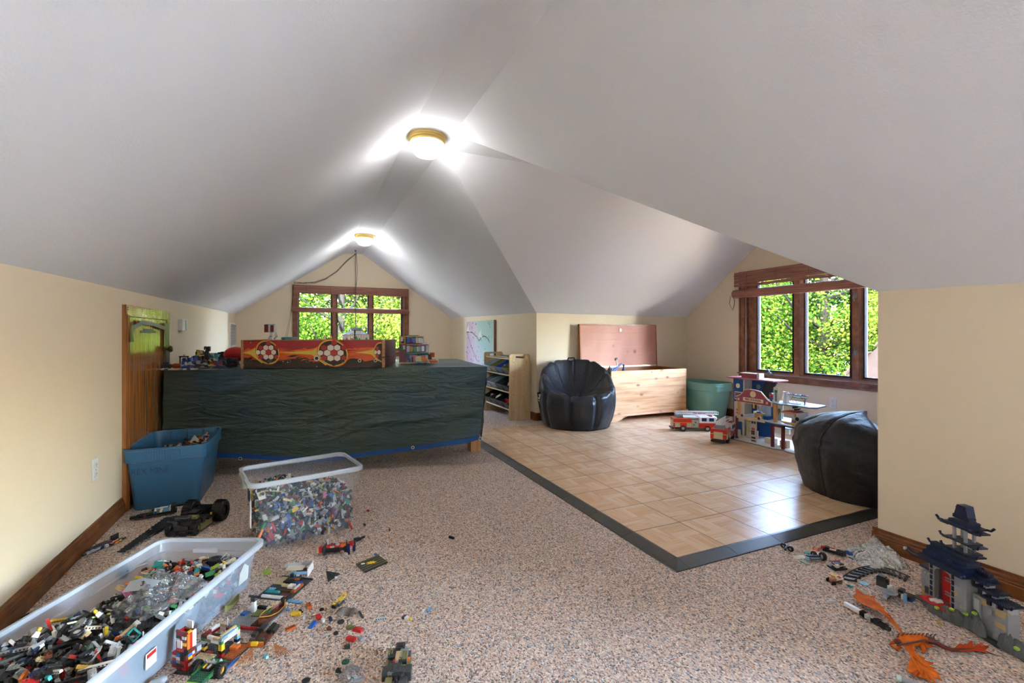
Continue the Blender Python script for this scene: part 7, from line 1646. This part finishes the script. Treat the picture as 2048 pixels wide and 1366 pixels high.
for i in range(10):
    u = 1795+i*8; p = F(u, 1276-(2 if i < 8 else 0), .034); b = MB(); b.tube([p, p+Vector((.002, -.002, .010)), p+Vector((.006, -.006, .016))], [.0035, .0025, .0005], 5); b.build('spine', m_dd, dg)
b = MB(); b.tube([F(1795, 1291, .03), F(1820, 1286, .034), F(1850, 1281, .030), F(1880, 1287, .022)], .003, 5); b.build('flank_ridge', m_dd, dg)
for px_ in (((1842, 1288, .016), (1848, 1300, .012), (1846, 1306, .004)), ((1846, 1286, .018), (1856, 1292, .012), (1864, 1292, .005)), ((1800, 1292, .016), (1794, 1296, .01), (1782, 1292, .006)), ((1822, 1288, .02), (1826, 1296, .012), (1820, 1304, .004))):
    b = MB(); b.tube([F(*q_) for q_ in px_], [.0085, .006, .003], 7); o = b.build('leg', m_dr, dg, smooth='all')
    p = F(*px_[-1]); b = MB()
    for k in (-1, 0, 1): b.tube([p, p+Vector((.006+.002*k, -.004*k-.004, -.001))], [.0016, .0006], 4)
    b.build('claw', m_dd, o)
fr_ = [(1906, 1300), (1914, 1292), (1918, 1288), (1920, 1296), (1930, 1292), (1942, 1282), (1945, 1283), (1938, 1294), (1948, 1294), (1962, 1286), (1967, 1287), (1956, 1296), (1966, 1296), (1978, 1292), (1978, 1294), (1970, 1301), (1974, 1305), (1955, 1302), (1930, 1303)]
n = len(fr_); P = [F(u, v, .010) for u, v in fr_]; b = MB(); c = sum(P, Vector())/n; b.add([tuple(p) for p in P]+[tuple(c)], [(i, (i+1) % n, n) for i in range(n)]); b.build('tail_fin', m_dt, dg, solid=.002)
b = MB(); b.grid(lambda u, v: tuple(F(1795, 1283, .026)+Vector((.013*math.sin(v*3.14)*math.cos(u*6.28), .010*math.sin(v*3.14)*math.sin(u*6.28), .009*math.cos(v*3.14)))), 12, 8); b.build('head', m_dd, dg, smooth='all')
t = thing('pale_tube', 'pale green and grey plastic tube end at the bottom edge below the dragon', 'toy piece', F(1800, 1358, .008), rad(-60)); b = MB(); b.tube([(0, 0, 0), (.10, 0, 0)], .007, 12); b.build('tube', TC['grey'], t, smooth=True); b = MB(); b.tube([(-.008, 0, 0), (.003, 0, 0)], .009, 12); b.build('end_cap', pm('mint', '#b9d3c6', .4), t, smooth=True)

# ---- brick builds and toys standing on the tarpaulined table beside the access door
def onT(u, v): return F(u, v, ZT+.006)
model('speaker_stand_toy', 'small dark half-round gadget at the end of the row on the tarpaulin, by the door', 'gadget', 0, 0, -10, '''
body tdark -26 26 -14 14 0 34
dome navy -18 18 -12 12 34 50
foot_line white -20 16 -16 -14 2 6
''', loc=onT(333, 737.5))
model('dark_brick_arch', 'small square dark brown brick arch standing on the tarpaulin', 'toy', 0, 0, -15, '''
post brown -30 -23 -5 5 0 84
post brown 23 30 -5 5 0 84
lintel tdark -32 32 -6 6 78 88
knob silver -5 6 -4 4 88 98
''', loc=onT(368, 735))
t = thing('toy_ball_ship', 'orange-brown pointed toy pod lying on the tarpaulin', 'toy', onT(353, 736)+Vector((0, 0, .016)), rad(-15)); b = MB(); b.at((0, 0, 0), (0, math.pi/2, 0)); b.lathe([(0, -.045), (.012, -.035), (.020, -.01), (.018, .02), (.012, .032), (0, .034)], 14); b.build('pod', TC['dorange'], t, smooth=True); b = MB(); b.at((.034, 0, 0), (0, math.pi/2, 0)); b.lathe([(.004, .0), (.012, .0), (.012, .006), (.004, .006), (.004, 0)], 14); b.build('ring', TC['light'], t)
CL_ = [(375, 737, 'blue and navy brick build with a flat blue snout', ['blue', 'navy', 'sky', 'blue', 'light', 'dred'], 50, 36, 56), (392, 735, 'navy and black brick build with a bright blue cap', ['navy', 'black', 'blue', 'tdark', 'purple'], 46, 36, 64), (400, 727, 'tan and brown brick creature with a yellow post', ['yellow', 'tan', 'brown', 'black', 'bone'], 52, 40, 84), (414, 724, 'tall dark brick figure with raised arms', ['black', 'brown', 'navy', 'dark', 'purple'], 40, 30, 100), (404, 738, 'grey boxy brick vehicle with a black chassis', ['dark', 'olive', 'black', 'grey', 'tdark'], 62, 44, 46), (423, 731, 'brown and yellow brick craft with orange tips', ['yellow', 'brown', 'orange', 'tan', 'black'], 50, 40, 36), (430, 725, 'pale teal crystal-like brick lump', ['clearblue', 'sky', 'teal', 'light'], 60, 40, 62), (440, 737, 'navy brick spaceship with two red lights', ['navy', 'blue', 'purple', 'dark', 'light'], 62, 40, 46), (452, 727, 'large black and purple brick vehicle', ['black', 'tdark', 'purple', 'navy', 'dark'], 90, 60, 70), (462, 733, 'long low black brick car beside the football game', ['black', 'tdark', 'dark', 'black', 'purple'], 90, 44, 48)]
for k, (u, v, lab, cols, w_, d_2, h_) in enumerate(CL_):
    sp = 'base %s %d %d %d %d 0 8 s\n' % (cols[0], -w_//2, w_//2, -d_2//2, d_2//2)+jumble(-w_/2, w_/2, -d_2/2, d_2/2, 4, h_, 30, cols, 200+k, 'piece')
    if k == 7: sp += '\nlight red -22 -12 -24 -20 20 30\nlight red 12 22 -24 -20 20 30\nstand black -8 8 -8 8 -2 6'
    if k == 0: sp += '\nsnout blue -14 26 -44 -18 2 14'
    model('brick_build', lab+', in the row on the tarpaulin', 'toy', 0, 0, [-10, 15, 5, -20, -14, 25, 0, -16, -16, -16][k], sp, loc=onT(u, v)).scale = (1.3, 1.3, 1.45)
model('red_helmet', 'shiny red rounded toy box behind the end of the football game', 'toy', 0, 0, -16, '''
case brown -100 -60 -20 60 0 60
''', loc=F(476, 731, ZT+.006)); t = C.objects[-1].parent
b = MB(); b.grid(lambda u, v: (-.03+.09*math.sin(v*3.14)*math.cos(u*6.28), .03+.06*math.sin(v*3.14)*math.sin(u*6.28), .09+.06*math.cos(v*3.14)), 18, 10); b.build('red_shell', TC['red'], t, smooth='all')
t = thing('brick_strip_tan', 'row of tan and grey flat bricks along the tarpaulin edge', 'toy piece', F(306, 740.5, ZT+.004), math.atan2(FR.y-FL.y, FR.x-FL.x))
for k in range(12): b = MB(); b.box(.0+k*.024, .0222+k*.024, .0, .02, 0, .0096); b.build('flat_brick', TC[['tan', 'grey', 'bone', 'dark', 'light', 'tan'][k % 6]], t)
# inside / behind the football game
gI = lambda x, y, z: P1+fx*x+fy*y+Vector((0, 0, z))
model('periscope', 'white ribbed toy periscope with two dark red panels, standing in the football game', 'toy', 0, 0, -18, '''
tube white -6 6 -6 6 0 150
ring grey -7 7 -7 7 30 36
ring grey -7 7 -7 7 60 66
ring grey -7 7 -7 7 90 96
ring grey -7 7 -7 7 118 124
box white -38 34 -10 10 150 214
panel dred -44 -16 -13 -10 152 212
panel dred 0 24 -13 -10 154 208
rim sky -38 34 -11 -9 211 216
''', loc=gI(.165, .12, .118))
model('toy_block', 'pale block under the white ribbed toy periscope inside the football game', 'toy', 0, 0, -18, 'block light -14 14 -14 14 0 60', loc=gI(.165, .12, .058))
t = thing('white_loop_handle', 'bent white plastic handle standing in the football game', 'toy', gI(.09, .30, .058)); b = MB(); b.tube([(-.03, 0, 0), (-.02, 0, .14), (.01, 0, .22), (.04, 0, .22), (.045, 0, .18), (.02, 0, .15), (.0, 0, .08)], .010, 8); b.build('handle', TC['white'], t, smooth='all')
model('teal_rack', 'teal and grey comb-like toy rack lying across the football game', 'toy', 0, 0, -18, '\n'.join('tooth %s %d %d -6 6 0 22' % ('teal' if k < 8 else 'grey', k*9, k*9+5) for k in range(14))+'\nbar teal 0 70 -8 8 8 13\nbar grey 70 126 -8 8 8 13\nblock dgreen 8 30 -12 -6 0 12', loc=gI(.27, .05, HF+.004))
model('black_tower_toy', 'thin black brick tower standing on the rim of the football game', 'toy', 0, 0, -18, '''
stem black -4 4 -4 4 0 60
ring tdark -7 7 -6 6 14 24
ring black -7 7 -6 6 36 44
top black -6 6 -5 5 60 84
''', loc=gI(.70, .54, HF))
for k, (x, c) in enumerate(((.60, 'white'), (.645, 'orange'), (.74, 'tan'), (.78, 'white'), (.80, 'orange'))):
    piece(('figure',), c, gI(x, .008, HF+.006), (0, 0, rad(-18)), 'standing on the rim of the football game, number %s from the tower' % ['one', 'two', 'three', 'four', 'five'][k])
# toys poking out of the chest
cx_, cy_ = X0+.06, Y0+.10
t = thing('toy_canister', 'dark green toy canister poking out of the cedar chest', 'toy', (X0+.03, Y0+.07, .52)); b = MB(); b.lathe([(0, 0), (.04, 0), (.04, .085), (.034, .095), (.022, .10), (.02, .118), (.014, .122), (.004, .15), (0, .15)], 16); b.build('body', pm('canister', '#3d4640', .5), t, smooth=True)
t = thing('toy_jets', 'blue and white toy jet plane propped in the cedar chest', 'toy', (X0+.12, Y0+.08, .54)); b = MB(); b.prism([(-.06, 0), (-.045, 0), (-.03, .10), (-.055, .10)], -.006, .006, ax='y'); b.prism([(-.04, .05), (.09, .14), (.09, .155), (-.045, .075)], -.012, .012, ax='y'); b.build('wings', TC['blue'], t)
b = MB(); b.tube([(.0, 0, .03), (.03, 0, .12), (.01, 0, .20)], .008, 6); b.build('white_nose', TC['white'], t); b = MB(); b.prism([(-.005, .19), (.02, .20), (.02, .225), (-.005, .215)], -.01, .01, ax='y'); b.build('black_tip', TC['black'], t)
t = thing('toy_bottle', 'navy bottle-shaped toy poking out of the cedar chest beside the blue jet', 'toy', (X0+.24, Y0+.08, .55)); b = MB(); b.lathe([(0, 0), (.022, 0), (.024, .06), (.012, .085), (.010, .11), (.014, .112), (.012, .13), (0, .13)], 14); b.build('body', TC['navy'], t, smooth=True)
t = thing('toy_box_liner', 'pale folded toy packaging filling the cedar chest', 'box', (X0+.03, Y0+.03, .156)); b = MB(); b.box(0, 1.08, 0, .42, 0, .40); b.build('carton', TC['bone'], t, bevel=.01)
